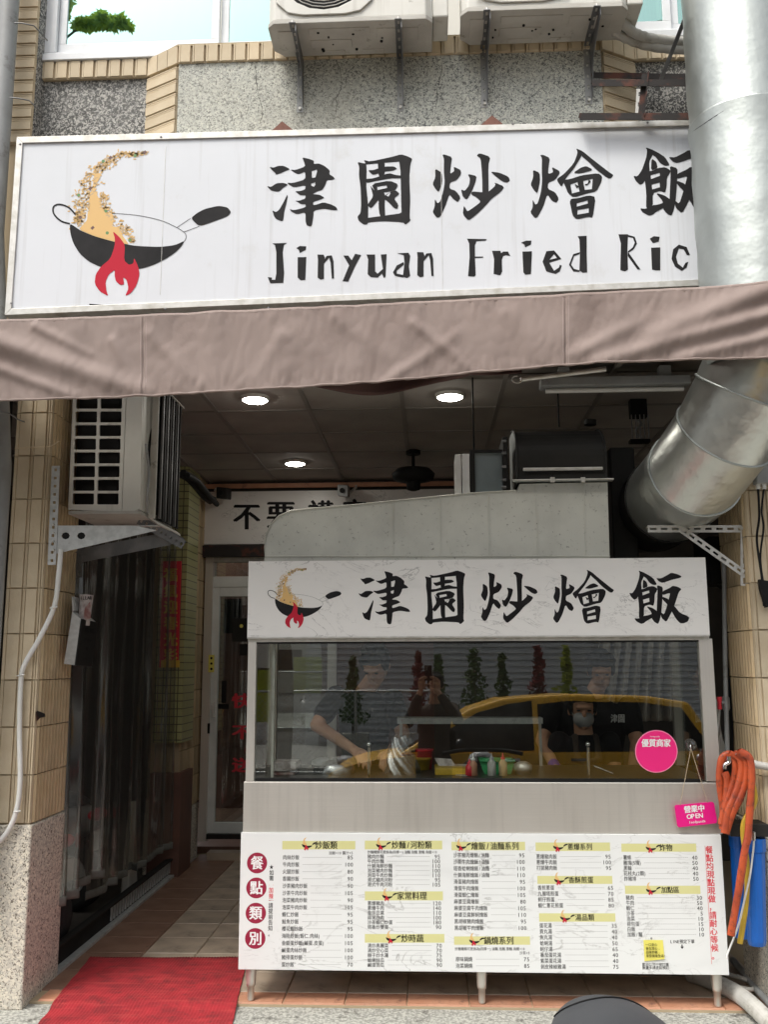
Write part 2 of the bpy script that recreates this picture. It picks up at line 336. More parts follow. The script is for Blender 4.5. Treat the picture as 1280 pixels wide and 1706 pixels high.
M['leafg'] = mat('green leaves', (.055, .11, .028), .6, col2=(.10, .16, .035), vs=3); M['leafr'] = mat('dark red leaves', (.22, .02, .025), .6, col2=(.13, .03, .02), vs=3)
M['leafy'] = mat('yellow green leaves', (.42, .46, .06), .55, col2=(.16, .22, .03), vs=2)
M['bark'] = mat('bark', (.10, .08, .06), .9, col2=(.16, .13, .10), vs=12, bump=.8, bs=30)
M['ribwall'] = mat('white ribbed cladding', (.72, .73, .74), .5, col2=(.60, .61, .62), vs=2)
M['seat'] = mat('worn black scooter seat', (.060, .064, .070), .6, col2=(.045, .048, .053), vs=5, dirt=(.22, .22, .22), d_lo=.72, d_hi=.76, d_s=22, bump=.3, bs=300)
M['golden'] = mat('gold print', (.80, .52, .08), .35, .3); M['paper'] = mat('newsprint', (.55, .5, .48), .8, col2=(.3, .25, .24), vs=30); M['maroonpale'] = mat('magazine page', (.2, .08, .07), .6, col2=(.4, .35, .33), vs=25)
M['dashink'] = mat('grey leader print', (.25, .25, .25), .5); M['chromeg'] = pane('clear rubber', .12, (1, 1, 1), (.7, .72, .7), rough=.1); M['cord'] = mat('tan cord', (.42, .34, .24), .8)
M['green'] = mat('green plastic', (.05, .38, .13), .5); M['bagmat'] = pane('crumpled bag plastic', .30, (1, 1, 1), (.75, .76, .76), rough=.25)
M['galvd'] = mat('weathered galvanised leg', (.27, .275, .27), .5, .3, col2=(.36, .36, .35), vs=14)
M['claytip'] = mat('reddish clay tip', (.17, .075, .055), .8, col2=(.24, .11, .08), vs=20)
M['wtop'] = mat('darkened worktop', (.10, .095, .085), .35, .4, col2=(.06, .055, .05), vs=6)  # steel worktop; the dimness inside the stall is put into its colour
M['seamthread'] = mat('seam thread', (.46, .37, .35), .8)
M['elbow'] = galv('elbow duct', col=(.62, .64, .61), rough=.33, sp=40, dent=.7)
m_, nt, b = NT('yellow green leaves'); t_ = tex(nt, 2, 3); c_ = ramp(nt, t_.outputs[0], [(.4, (.10, .15, .02)), (.6, (.34, .40, .05))]); nt.links.new(c_.outputs[0], b.inputs['Base Color'])
tl = nt.nodes.new('ShaderNodeBsdfTranslucent'); tl.inputs[0].default_value = (.55, .6, .08, 1); mx = nt.nodes.new('ShaderNodeMixShader'); mx.inputs[0].default_value = .5
nt.links.new(b.outputs[0], mx.inputs[1]); nt.links.new(tl.outputs[0], mx.inputs[2]); nt.links.new(mx.outputs[0], nt.nodes['Material Output'].inputs[0]); M['leafy'] = m_
M['skinl'] = M['skin']
# ================================================================== SETTING: ground, road, floor
YK, YP, YB, ZC = 4.73, 4.66, 8.07, 3.21       # stall front, pillar front, back wall, ceiling height
XL, XR = -1.97, 1.60                          # inner faces of the two pillars
struct(MB().box(-60, 60, -60, 60, -.5, -.14), 'road', M['asphalt'])
struct(MB().box(-9, 9, 2.3, 4.735, -.3, -.018), 'pavement', M['concrete'])
struct(MB().box(-9, 9, 2.15, 2.3, -.3, -.012), 'kerb', M['terra'])
fl = struct(MB().box(-5, 5, 4.735, 8.4, -.3, -.006), 'floor', M['grout'])
def slab(w, d, h, c=.0015):
    mb = MB(); a, b = w/2-c, d/2-c; e = .004
    mb.add([(-a, -b, -h), (a, -b, -h), (a, b, -h), (-a, b, -h), (-a+e, -b+e, 0), (a-e, -b+e, 0), (a-e, b-e, 0), (-a+e, b-e, 0)],
           [(4, 5, 6, 7), (0, 1, 5, 4), (1, 2, 6, 5), (2, 3, 7, 6), (3, 0, 4, 7)]); return mb
tm = slab(.3, .3, .008).mesh('floor_tile', M['floor']); tb = slab(.345, .3, .008).mesh('border_tile', M['floorb'])
tt = slab(.3, .145, .008).mesh('edge_tile', M['terra'])
X0f = -.7187
for j in range(11):
    for i in range(-3, 8):
        piece('floor_tile', tm, fl, (X0f+.3*i+.15, 5.03+.3*j, .002+rnd.uniform(-.0008, .0008)))
    piece('border_tile', tb, fl, (X0f-.9-.1735, 5.03+.3*j, .002))
for i in range(-4, 8): piece('edge_tile', tt, fl, (X0f+.3*i+.15, 4.808, .002))
# neighbour strip left of the curtain
struct(MB().box(-5, -2.06, 4.735, 8.4, -.3, .0), 'side_floor', M['darkwall'])
# ceiling
cl = struct(MB().box(-5, 5, 4.76, 8.5, ZC+.03, ZC+.1), 'ceiling', M['tbar'])
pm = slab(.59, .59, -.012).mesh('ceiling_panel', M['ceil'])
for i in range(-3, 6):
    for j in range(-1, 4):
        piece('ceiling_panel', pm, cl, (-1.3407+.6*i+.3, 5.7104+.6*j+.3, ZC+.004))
bx = MB().box(-.013, .013, 4.8, 8.07, ZC-.004, ZC+.02).mesh('ceiling_bar', M['tbar'])
by = MB().box(-3.4, 2.4, -.013, .013, ZC-.0032, ZC+.0192).mesh('ceiling_bar', M['tbar'])
for i in range(-3, 7): o = piece('ceiling_bar', bx, cl, (-1.3407+.6*i, 0, 0))
for j in range(-1, 5): o = piece('ceiling_bar', by, cl, (0, 5.7104+.6*j, 0))
struct(MB().box(-5, 5, 4.68, 4.76, ZC-.0, 3.9), 'front_beam', M['darkwall'])
struct(MB().box(-5, 5, 4.9, 9.9, 3.35, 3.5), 'upper_floor_slab', M['darkwall'])
# walls round the covered area
bw = MB(); bw.box(-5, P(333, 900, YB).x, YB, YB+.2, 0, ZC); bw.box(.05, 5, YB, YB+.2, 0, ZC); bw.box(P(333, 900, YB).x, .05, YB, YB+.2, P(400, 906, YB).z, ZC)
solo(bw, 'back_wall', M['darkwall'], 'dark rear wall around the white door under the ceiling', 'wall')
solo(MB().box(-4.2, -4.05, 4.9, 8.07, 0, ZC), 'side_wall', M['darkwall'], 'dark neighbour wall seen through the clear plastic curtain', 'wall')
solo(MB().box(2.7, 2.85, 4.9, 8.07, 0, ZC), 'side_wall', M['darkwall'], 'dark wall to the right of the food stall, behind the cables', 'wall')
solo(MB().box(-2.6, 2.6, 10.4, 10.5, 0, ZC), 'room_wall', M['brownwall'], 'brown wall of the dim room behind the glass door', 'wall')
# party wall stub between curtain and door, tiled with long cream tiles
PW0 = 7.42
pw = thing('party_wall', 'narrow tiled wall end left of the white door behind the curtain edge', 'wall', (XL-.1, 7.7, 0))
part(MB().box(XL-.25, XL-.006, PW0, YB, 0, ZC), 'wall_core', M['grout'], pw)
ptm = MB().box(-.006, .006, -.108, .108, -.112, .112).mesh('wall_tile', M['tiled'])
for j in range(3):
    for k in range(12): piece('wall_tile', ptm, pw, (XL, PW0+.11+.225*j, .58+.232*k))
part(MB().box(XL-.26, XL+.004, PW0-.01, YB, 0, .45), 'pebble_base', M['chipbase'], pw)
# ================================================================== pillars
def ribbed(n, w, h, ax):
    """ribbed split tile: n vertical ridges; ax 'x' faces +-X, 'y' faces -Y (local depth towards viewer is negative y)"""
    mb = MB(); mb.box(-w/2+.002, w/2-.002, 0, .012, -h/2+.0015, h/2-.0015)
    for k in range(n):
        c = -w/2+(k+.5)*w/n; a = w/n*.40
        mb.add([(c-a, 0, -h/2+.003), (c-a*.45, -.012, -h/2+.003), (c+a*.45, -.012, -h/2+.003), (c+a, 0, -h/2+.003),
                (c-a, 0, h/2-.003), (c-a*.45, -.012, h/2-.003), (c+a*.45, -.012, h/2-.003), (c+a, 0, h/2-.003)],
               [(0, 1, 5, 4), (1, 2, 6, 5), (2, 3, 7, 6), (4, 5, 6, 7), (0, 3, 2, 1)])
    return mb
def facetile(w, h, cols):
    mb = MB(); mb.box(-w/2+.001, w/2-.001, 0, .012, -h/2+.0012, h/2-.0012)
    for a, b, d in cols: mb.box(a*w-w/2, b*w-w/2, -d, .001, -h/2+.004, h/2-.004)
    return mb
HT = .232
WPL = XL-P(24, 750, YP).x
ft = facetile(WPL, HT, [(.03, .10, .006), (.13, .44, .012), (.47, .53, .006), (.56, .84, .012), (.88, .91, .007), (.94, .98, .009)]).mesh('pillar_tile', M['tile'])
rt = ribbed(10, .405, HT, 'x').mesh('ribbed_tile', M['tiled'])
ZB = P(100, 1372, YP).z                       # top of the pebble-dash base
def pillar(name, label, xi, sgn, w=.32):
    """xi: inner face, sgn +1 if the body lies towards +X"""
    xo = xi+sgn*w; a, b = min(xi, xo), max(xi, xo)
    t = thing(name, label, 'pillar', ((a+b)/2, YP+.2, 0))
    part(MB().box(a+.006, b-.006, YP+.005, YP+.42, -.05, 3.42), 'pillar_core', M['grout'], t)
    part(MB().box(a-.012, b+.012, YP-.012, YP+.425, -.02, ZB-.006), 'pebble_base', M['chipbase'], t, bevel=.008)
    k = 0; z = ZB+HT/2
    while z < 3.4:
        for q_ in range(max(1, int(w/WPL))): piece('pillar_tile', ft, t, (xi+sgn*WPL*(q_+.5), YP+.002, z))
        o = piece('ribbed_tile', rt, t, (xi+(.002 if sgn > 0 else -.002), YP+.212, z), (0, 0, R(-90) if sgn > 0 else R(90)))
        z += HT; k += 1
    return t
pl = pillar('tiled_pillar', 'left tan tiled pillar with pebble-dash base beside the red carpet', XL, -1, WPL)
pr = pillar('tiled_pillar', 'right tan ribbed pillar behind the orange hose and blue filter', XR, 1, WPL*2)
# left neighbour: grey drainpipe and dark shutter
g0, g1 = P(3, 0, 4.55), P(1, 1250, 4.55)
dp = thing('drainpipe', 'grey drainpipe running down the left edge of the tan tiles', 'pipe', (g0.x, 4.55, 0))
gp = [Vector((P(6, 30, 4.55).x, 4.55, z)) for z in (.55, 2.6, 3.9, 5.6)]
for i in range(4): gp[i].x = P(1, 780, 4.55).x if i < 2 else P(2, 200, 4.55).x
part(MB().tube(gp, .052, 20), 'pipe', M['grey'], dp)
for v in (52, 175, 690): q = P(2, v, 4.55); part(MB().tube([(gp[1].x-.06, 4.50, q.z+.01), (gp[1].x-.01, 4.487, q.z-.004), (gp[1].x+.05, 4.50, q.z-.012), (gp[1].x+.075, 4.55, q.z-.03), (gp[1].x+.085, 4.6, q.z-.03)], .0035, 6), 'wire_tie', M['bracket'], dp)
sh = thing('roller_shutter', 'dark rusty roller shutter at the far left edge beyond the pillar', 'shutter', (-2.9, 4.82, 0))
part(MB().box(-3.6, XL-.32, 4.84, 4.87, 0, 3.2), 'shutter_back', M['dark'], sh)
sm_ = MB().box(-.62, .62, -.012, .012, -.03, .03).mesh('shutter_slat', M['rust'])
for k in range(40): piece('shutter_slat', sm_, sh, (XL-.34-.62, 4.82, .1+.078*k))
# ================================================================== upper facade
YC = 4.65            # projecting bay; the side walls lie further back
zs0 = P(420, 103, YC).z; zs1 = P(420, 73, YC).z; zt = zs0-1.3
YS = (zs0-CAMZ)/(P(160, 132, 1).z-CAMZ)
def zl(v, Y): return P(640, v, Y).z
xa = P(297, 110, YC).x; xb = P(246, 140, YS).x; xc = P(1003, 100, YC).x; xd = P(1058, 120, YS).x
xw0 = P(52, 140, YS).x; xw1 = 5.2
fw = thing('upper_facade', 'upper storey wall of pebble dash framed by tan split tiles above the sign', 'wall', (0, 4.8, 3.42))
part(MB().box(-9, xw1+3, YS+.012, YS+.2, 3.42, zs0+.03), 'dark_pebble_panel', M['chipdark'], fw)
part(MB().prism([(xa, YC+.012), (xc, YC+.012), (xd, YS+.011), (xb, YS+.011)], lambda x, y, d: (x, y, d), 3.45, zs1-.01), 'bay_core', M['grout'], fw)
part(MB().box(xa+.003, xc-.003, YC, YC+.011, 3.45, zs0), 'light_pebble_panel', M['chiplight'], fw)
# embossed tiles: one mesh, long side along x, double groove on top
def split_tile(w, h, d=.014):
    mb = MB(); mb.box(-w/2, w/2, 0, .012, -h/2, h/2); mb.box(-w/2+.002, w/2-.002, -d, .001, -h/2+.004, h/2-h*.32)
    mb.box(-w/2+.002, w/2-.002, -d*.8, .001, h/2-h*.26, h/2-h*.17); mb.box(-w/2+.002, w/2-.002, -d*.8, .001, h/2-h*.12, h/2-.003); return mb
# left tile column
c0 = P(14, 120, YP).x; c1 = P(59, 120, YP).x; wT = c1-c0; hT = (zl(39.5, YP)-zl(60, YP))
stm = split_tile(wT, hT-.002).mesh('split_tile', M['tile'])
part(MB().box(c0-.2, c1-.004, YP+.012, YS+.2, 3.42, 5.9), 'column_core', M['grout'], fw)
part(MB().box(c1-.004, c1+.0015, YP+.013, YS+.011, 3.42, 5.9), 'pebble_side', M['chipdark'], fw)
z = zl(232, YP)+hT/2
while z < 5.35: piece('split_tile', stm, fw, ((c0+c1)/2-.004, YP, z+hT/2)); z += hT
# upright sill tiles: side left, bay, side right
wv = .0745; hv = zs1-zs0-.004
vt = MB(); vt.box(-wv/2, wv/2, 0, .012, -hv/2, hv/2); vt.box(-wv/2+.003, -wv/2+wv*.17, -.011, .001, -hv/2+.002, hv/2-.002); vt.box(-wv/2+wv*.21, wv/2-.006, -.014, .001, -hv/2+.002, hv/2-.002)
vtm = vt.mesh('sill_tile', M['tile'])
zc_ = (zs0+zs1)/2
x = xb-wv/2
part(MB().box(xw0, xb, YS, YS+.2, zs0+.001, zs1), 'sill_core', M['grout'], fw)
part(MB().box(xd, xw1, YS, YS+.2, zs0+.001, zs1), 'sill_core', M['grout'], fw)
while x > P(66, 120, YS).x: piece('sill_tile', vtm, fw, (x, YS-.006, zc_)); x -= wv+.003
x = xd+wv/2
while x < xw1: piece('sill_tile', vtm, fw, (x, YS-.006, zc_)); x += wv+.003
x = xa+wv/2
while x < xc-.02: piece('sill_tile', vtm, fw, (x, YC-.003, zc_)); x += wv+.003
part(MB().prism([(xa-.004, YC-.012), (xc+.004, YC-.012), (xd, YS), (xb, YS)], lambda x, y, d: (x, y, d), zs1-.008, zs1+.004), 'bay_cap', M['grout'], fw)
# chamfered sides of the bay
for (p, q) in (((xb, YS), (xa, YC)), ((xc, YC), (xd, YS))):
    L = math.hypot(q[0]-p[0], q[1]-p[1]); ang = math.atan2(q[1]-p[1], q[0]-p[0])
    cm = split_tile(L-.004, hT*1.06-.002).mesh('split_tile', M['tile'])
    z = 3.5
    while z < zs0-.02: piece('split_tile', cm, fw, ((p[0]+q[0])/2, (p[1]+q[1])/2, z), (0, 0, ang)); z += hT*1.06
    n = 3; wv2 = L/n
    vm2 = MB().box(-wv2/2+.002, wv2/2-.002, -.008, .012, -hv/2, hv/2).mesh('sill_tile', M['tile'])
    for k in range(n):
        f = (k+.5)/n; piece('sill_tile', vm2, fw, (p[0]+(q[0]-p[0])*f, p[1]+(q[1]-p[1])*f-.004, zc_), (0, 0, ang))
# cracks in the bay render: real thin grooves filled dark
def crack(pts):
    mb = MB(); path = []
    for i in range(len(pts)-1):
        for k in range(6):
            t = k/6; path.append((pts[i][0]+(pts[i+1][0]-pts[i][0])*t+rnd.uniform(-2, 2), pts[i][1]+(pts[i+1][1]-pts[i][1])*t))
    mb.tube([P(a, b, YC-.0005) for a, b in path], [rnd.uniform(.0006, .0018) for _ in path], 5); part(mb, 'crack', M['dark'], fw)
crack([(426, 108), (430, 150), (438, 180), (434, 210)]); crack([(561, 100), (571, 140), (560, 165), (558, 195)]); crack([(737, 108), (731, 140), (724, 190)])
# windows of the upper storey
def window(name, label, u0, u1, mull, v0=-60, vb=96, fr=15, Y=YS+.02, vg=62):
    zb = P(u0+90, vb, Y-.05).z+.008; zt_ = P(640, v0, Y).z; x0, x1 = P(u0, 60, Y).x, P(u1, 60, Y).x
    t = thing(name, label, 'window', ((x0+x1)/2, Y+.04, zb))
    f = MB(); w = .085
    f.box(x0, x1, Y-.03, Y+.1, zb, zb+.05); f.box(x0, x0+w, Y-.0302, Y+.1, zb+.05, zt_); f.box(x1-w, x1, Y-.0302, Y+.1, zb+.05, zt_); f.box(x0-.01, x1+.01, Y-.05, Y-.0301, zb-.012, zb+.03)
    part(f, 'window_frame', M['winframe'], t, bevel=.003)
    xs = [x0+w]+[P(mm, 40, Y).x for mm in mull]+[x1-w]
    for i in range(len(xs)-1):
        a, b = xs[i]+.002, xs[i+1]-.002; yo = Y+(.0 if i % 2 == 0 else .03); s = MB(); k = .045
        s.box(a, b, yo, yo+.028, zb+.052, zb+.052+.07); s.box(a, a+k, yo+.0003, yo+.028, zb+.122, zt_); s.box(b-k, b, yo+.0003, yo+.028, zb+.122, zt_)
        so = part(s, 'sash', M['winframe'], t, bevel=.002)
        part(MB().box(a+k, b-k, yo+.01, yo+.014, zb+.122, zt_), 'pane', M['winglass'], so)
        cur = MB().grid(lambda u, v: (a+k+(b-a-2*k)*u, yo+.12+.012*math.sin(u*60), zb+.06+(zt_-zb)*v), 60, 2)
        part(cur, 'curtain', M['winblind'], t)
    return t
M['winblind'] = mat('pale green curtain', (.42, .55, .48), .8, col2=(.36, .48, .42), vs=5)
window('sliding_window', 'large sliding window at the upper left with leaves reflected in its glass', 73, 720, [366, 560])
window('sliding_window', 'white framed window at the upper right, behind the insulated pipes', 1000, 1300, [1120], vb=60)
solo(MB().box(xw0-.1, xw1, YS+.4, YS+.5, 4.9, 6.4), 'upper_room_wall', M['cream'], 'pale room wall seen through the upstairs window glass', 'wall')
solo(MB().box(P(25,60,YS).x+.0, P(73,60,YS).x+.002, YS+.011, YS+.2, zs0+.031, 6.0), 'pebble_strip', M['chipdark'], 'narrow dark pebble-dash strip left of the big window frame', 'wall')
# red clay diamond tips above the sign
for u, v, lab in ((470, 204, 'left'), (820, 194, 'right')):
    a = [(u-18, v+14), (u, v-2), (u+18, v+12)]
    mb = MB().prism(a+[(u, v+34)], lambda x, y, d: P(x, y, d), 4.52, 4.60)
    mb.prism([(u-9, v+14), (u, v+5), (u+9, v+13), (u, v+24)], lambda x, y, d: P(x, y, d), 4.51, 4.521)
    solo(mb, 'bracket_plate', M['claytip'], 'reddish diamond tip peeking above the sign, %s' % ('below the left air conditioner' if lab == 'left' else 'below the right air conditioner'), 'bracket', group='red tips above the sign')
# ================================================================== brush lettering (outlines with holes), each glyph in its own box
def Z1(x, y): return (580+x/6.4, 940+y/6.4)
def Z2(x, y): return (780+x/5.818, 940+y/5.818)
def Z3(x, y): return (980+x/6.4, 940+y/6.4)
FIRE = [([(143,185),(190,215),(195,290),(170,362),(145,335),(125,300),(145,250)],[]),
 ([(195,82),(210,80),(265,100),(255,165),(250,225),(280,205),(275,170),(325,195),(330,225),(300,270),(248,290),(245,335),(290,350),(325,400),(305,437),(270,410),(245,375),(215,470),(180,545),(155,552),(125,510),(140,470),(142,410),(160,445),(180,430),(200,360),(212,290),(205,200),(207,115)],[])]
G = {}
G['jin'] = (Z1, [([(128,150),(160,158),(195,143),(240,142),(292,170),(255,185),(215,205),(180,215),(172,200),(150,180)],[]),
 ([(110,308),(140,318),(185,285),(240,283),(275,298),(235,325),(205,355),(180,355),(140,345),(120,325)],[]),
 ([(268,380),(272,400),(262,450),(245,520),(240,570),(232,602),(180,582),(165,560),(150,510),(180,525),(205,505),(235,450),(258,400)],[]),
 ([(385,72),(440,85),(478,100),(475,128),(515,122),(560,142),(603,180),(598,212),(625,228),(645,250),(618,258),(580,260),(568,300),(545,340),(500,355),(465,375),(520,380),(562,405),(530,420),(470,440),(473,468),(500,462),(555,443),(610,460),(650,480),(666,508),(630,508),(555,495),(475,512),(473,560),(462,635),(445,642),(420,632),(412,600),(412,525),(345,542),(300,520),(286,498),(320,510),(412,485),(412,460),(375,458),(350,440),(328,430),(365,430),(410,412),(412,385),(370,385),(345,365),(330,350),(370,352),(410,335),(412,302),(320,320),(285,300),(265,282),(310,285),(410,255),(410,190),(355,212),(320,195),(292,172),(330,178),(410,148),(400,110)],
  [[(460,185),(500,172),(502,190),(490,238),(462,242)],[(455,288),(488,276),(488,300),(478,315),(458,308)]])])
G['yuan'] = (Z1, [([(820,128),(870,140),(885,140),(870,112),(920,125),(1090,88),(1165,66),(1215,82),(1255,102),(1238,150),(1230,260),(1238,440),(1232,585),(1242,605),(1200,642),(1180,620),(1020,612),(905,622),(895,640),(870,640),(830,610),(820,575),(845,545),(850,470),(845,330),(832,240),(835,170)],
  [[(890,148),(1150,125),(1160,200),(1168,540),(1150,550),(905,585),(905,480),(890,330),(893,200)]]),
 ([(905,195),(945,195),(990,180),(1040,165),(1110,165),(1135,185),(1100,200),(1020,210),(945,235),(925,220)],[]),
 ([(980,120),(1035,118),(1035,240),(1000,250),(988,240)],[]),
 ([(880,268),(950,262),(1070,218),(1120,235),(1172,240),(1172,262),(1080,262),(960,285),(888,300)],[]),
 ([(930,308),(1075,280),(1145,312),(1115,365),(965,385)],[[(975,330),(1050,318),(1055,340),(980,358)]]),
 ([(922,320),(960,370),(1040,365),(1000,420),(930,508),(905,490),(905,470),(945,410),(930,350)],[]),
 ([(985,390),(1040,380),(1035,480),(1040,592),(1010,592),(990,540)],[]),
 ([(1040,400),(1085,372),(1120,358),(1155,388),(1108,425),(1145,480),(1135,512),(1110,505),(1060,450),(1030,430)],[[(1047,402),(1075,376),(1083,382),(1065,412)]])])
G['chao'] = (Z2, FIRE+[([(438,88),(460,70),(538,98),(522,160),(525,355),(520,400),(480,400),(480,290),(475,200),(468,110)],[]),
 ([(375,225),(440,240),(430,290),(405,355),(370,418),(340,395),(328,340),(355,352),(385,310),(392,260)],[]),
 ([(540,208),(600,215),(665,245),(678,275),(655,290),(620,280),(560,230)],[]),
 ([(405,355),(480,362),(525,358),(575,310),(565,287),(638,320),(610,360),(545,410),(500,465),(430,535),(380,573),(340,525),(348,460),(365,490),(375,505),(430,465),(470,432),(440,400),(400,378)],[])])
G['hui'] = (Z2, [([(710,198),(752,218),(755,270),(738,348),(715,325),(695,292),(712,245)],[]),
 ([(755,106),(775,105),(817,125),(808,180),(805,225),(838,215),(828,180),(875,205),(878,222),(850,262),(805,280),(803,318),(850,340),(873,380),(858,405),(830,395),(800,350),(775,430),(740,495),(722,502),(693,465),(708,435),(708,383),(725,418),(740,410),(760,340),(768,270),(765,200),(767,125)],[]),
 ([(980,64),(1022,82),(1016,112),(965,195),(930,235),(910,262),(890,308),(860,265),(866,252),(905,225),(965,160),(985,110),(990,85)],[]),
 ([(1005,80),(1022,82),(1080,130),(1190,215),(1216,232),(1200,252),(1180,252),(1110,200),(1060,150),(1014,112)],[]),
 ([(963,218),(1010,185),(1045,175),(1082,195),(1075,205),(1005,222)],[]),
 ([(895,262),(940,258),(1020,232),(1120,220),(1145,240),(1140,275),(1108,335),(1055,345),(965,373),(930,345),(912,300)],[[(945,290),(990,275),(1002,335),(955,348)],[(1025,268),(1085,255),(1080,320),(1035,325)]]),
 ([(970,285),(1000,303),(985,318)],[]),([(1060,258),(1075,272),(1047,300),(1032,290),(1055,285)],[]),
 ([(938,382),(1000,375),(1060,358),(1104,370),(1085,500),(1060,492),(985,510),(958,485)],[[(985,408),(1052,390),(1055,410),(985,430)],[(990,450),(1060,438),(1060,468),(988,480)]])])
G['fan'] = (Z3, [([(540,66),(615,95),(600,130),(570,190),(575,270),(540,340),(520,370),(495,380),(460,345),(442,305),(475,310),(510,260),(545,160),(555,95)],[]),
 ([(590,85),(640,110),(700,150),(740,218),(700,222),(660,200),(625,150),(595,130)],[]),
 ([(590,160),(630,190),(640,240),(585,262)],[]),
 ([(530,300),(560,268),(600,262),(640,240),(700,232),(745,260),(735,290),(715,320),(712,400),(700,445),(660,430),(600,450),(600,560),(545,585),(548,450)],[[(582,300),(655,280),(658,305),(585,332)],[(590,378),(655,360),(658,400),(595,418)]]),
 ([(495,575),(545,580),(600,550),(640,545),(685,530),(670,500),(625,448),(690,465),(740,500),(760,540),(690,570),(620,610),(600,628),(570,637),(520,610)],[]),
 ([(728,148),(780,152),(850,115),(890,90),(955,105),(1002,128),(990,145),(900,165),(800,200),(760,185)],[]),
 ([(738,222),(800,242),(800,300),(795,400),(785,520),(770,590),(752,638),(715,620),(680,575),(700,550),(735,520),(740,400),(745,290)],[]),
 ([(795,290),(880,250),(905,230),(960,240),(1002,265),(970,300),(945,380),(925,440),(880,540),(838,618),(785,570),(775,505),(815,540),(850,430),(870,350),(880,305),(795,330)],[]),
 ([(795,345),(860,370),(920,440),(985,520),(1060,550),(1085,570),(1070,610),(1025,630),(985,630),(940,580),(900,510),(850,430),(795,372)],[])])
def chaikin(p, n=1):
    for _ in range(n):
        q = []
        for i in range(len(p)):
            a, b = p[i], p[(i+1) % len(p)]
            q += [(a[0]*.82+b[0]*.18, a[1]*.82+b[1]*.18), (a[0]*.18+b[0]*.82, a[1]*.18+b[1]*.82)]
        p = q
    return p
def glyph(mb, key, box, Y, d=.0012):
    tr, polys = G[key]
    xs = [p[0] for a, h in polys for p in a]; ys = [p[1] for a, h in polys for p in a]
    x0, x1, y0, y1 = min(xs), max(xs), min(ys), max(ys)
    if box is None: mp = (lambda p: Z2(p[0], p[1])) if tr is Z2 else (lambda p: tr(p[0], p[1]))
    else: mp = lambda p: (box[0]+(p[0]-x0)/(x1-x0)*(box[2]-box[0]), box[1]+(p[1]-y0)/(y1-y0)*(box[3]-box[1]))
    for i, (a, h) in enumerate(polys):
        mb.flat([mp(p) for p in chaikin(a)], lambda x, y, dd: P(x, y, Y-(d+.0002*i)*.35), 0, [[mp(p) for p in q] for q in h])
LJ = [[(82,88),(168,85),(148,98),(142,140),(150,260),(145,315),(70,318),(55,282),(80,285),(78,297),(98,298),(105,260),(105,140),(97,98)]]
LI = [[(228,168),(278,166),(275,240),(272,298),(245,300),(228,285)],[(220,115),(240,103),(278,105),(275,125),(240,143),(235,125)]]
LN = [[(342,152),(378,153),(385,170),(380,200),(380,292),(360,297),(343,285),(345,180)],[(380,185),(395,160),(425,157),(435,190),(438,290),(425,290),(418,200),(410,170),(380,205)]]
LY = [[(492,158),(520,158),(540,185),(560,148),(595,155),(560,220),(520,308),(487,306),(525,215)]]
LU = [[(625,152),(675,152),(675,250),(690,262),(720,235),(708,152),(742,150),(735,280),(725,287),(715,262),(690,285),(650,282),(632,265),(635,180)]]
LA = [[(800,145),(868,142),(878,160),(870,220),(878,275),(860,288),(835,280),(845,200),(840,155)],[(840,195),(800,215),(778,255),(790,275),(838,285),(838,270),(800,262),(800,245),(842,210)]]
RF = [[(27,55),(130,57),(125,65),(75,68),(68,90),(68,148),(112,148),(110,153),(68,156),(72,245),(65,252),(32,250),(40,150),(38,80)]]
RR_ = [[(157,118),(200,118),(205,130),(215,122),(240,122),(252,145),(230,140),(215,145),(208,165),(210,225),(200,245),(165,238),(168,160)]]
RI = [[(315,122),(365,120),(360,238),(330,242),(320,230)],[(308,75),(335,65),(362,65),(360,85),(330,100),(325,85)]]
RE = [([(420,175),(440,120),(480,116),(518,160),(455,180),(480,222),(505,205),(510,190),(520,195),(510,225),(488,238),(440,225)],[[(455,165),(480,135),(495,155)]])]
RD = [[(603,42),(650,40),(650,140),(652,230),(630,232),(612,220),(615,130),(612,60)],[(615,125),(580,135),(558,190),(580,225),(613,228),(613,220),(585,212),(568,190),(585,145),(613,135)]]
RC = [[(815,32),(865,32),(862,120),(865,215),(850,225),(825,218),(828,80)],[(864,35),(900,45),(912,80),(895,110),(864,130),(865,120),(890,100),(900,75),(890,50),(864,45)],[(864,122),(930,215),(915,215),(864,145)]]
RI2 = [[(985,102),(1033,100),(1033,220),(1010,220),(990,215)],[(978,55),(1000,42),(1030,45),(1025,70),(995,78)]]
Rc = [[(1188,140),(1170,98),(1130,86),(1100,110),(1092,160),(1110,200),(1145,222),(1170,205),(1180,175),(1165,180),(1150,205),(1125,185),(1115,150),(1130,105),(1155,110),(1172,140)]]
def latin(mb, Y):
    k = 0
    parts = []
    for L, ox in ((LJ, 0), (LI, 0), (LN, 0), (LY, 0), (LU, 0), (LA, 0), ([[(a+575, b-14) for a, b in q] for q in LN], 0)):
        mb = MB(); parts.append(mb)
        for q in L: k += 1; mb.flat(q, lambda x, y, d: P(430+x/3.459, 380+y/3.459, Y-.0004-.00007*(k % 3)), 0)
    for L in (RF, RR_, RI, RD, RC, RI2, Rc):
        mb = MB(); parts.append(mb)
        for q in L: k += 1; mb.flat(q, lambda x, y, d: P(770+x/3.122, 380+y/3.122, Y-.0004-.00007*(k % 3)), 0)
    for o in ((0, 0), (808, -12)):
        a, h = RE[0]; mb = MB(); parts.append(mb); mb.flat(a, lambda x, y, d: P(770+(x+o[0])/3.122, 380+(y+o[1])/3.122, Y-.0004), 0, h)
    for mb in parts: part(mb, 'letter', M['ink'], sg)
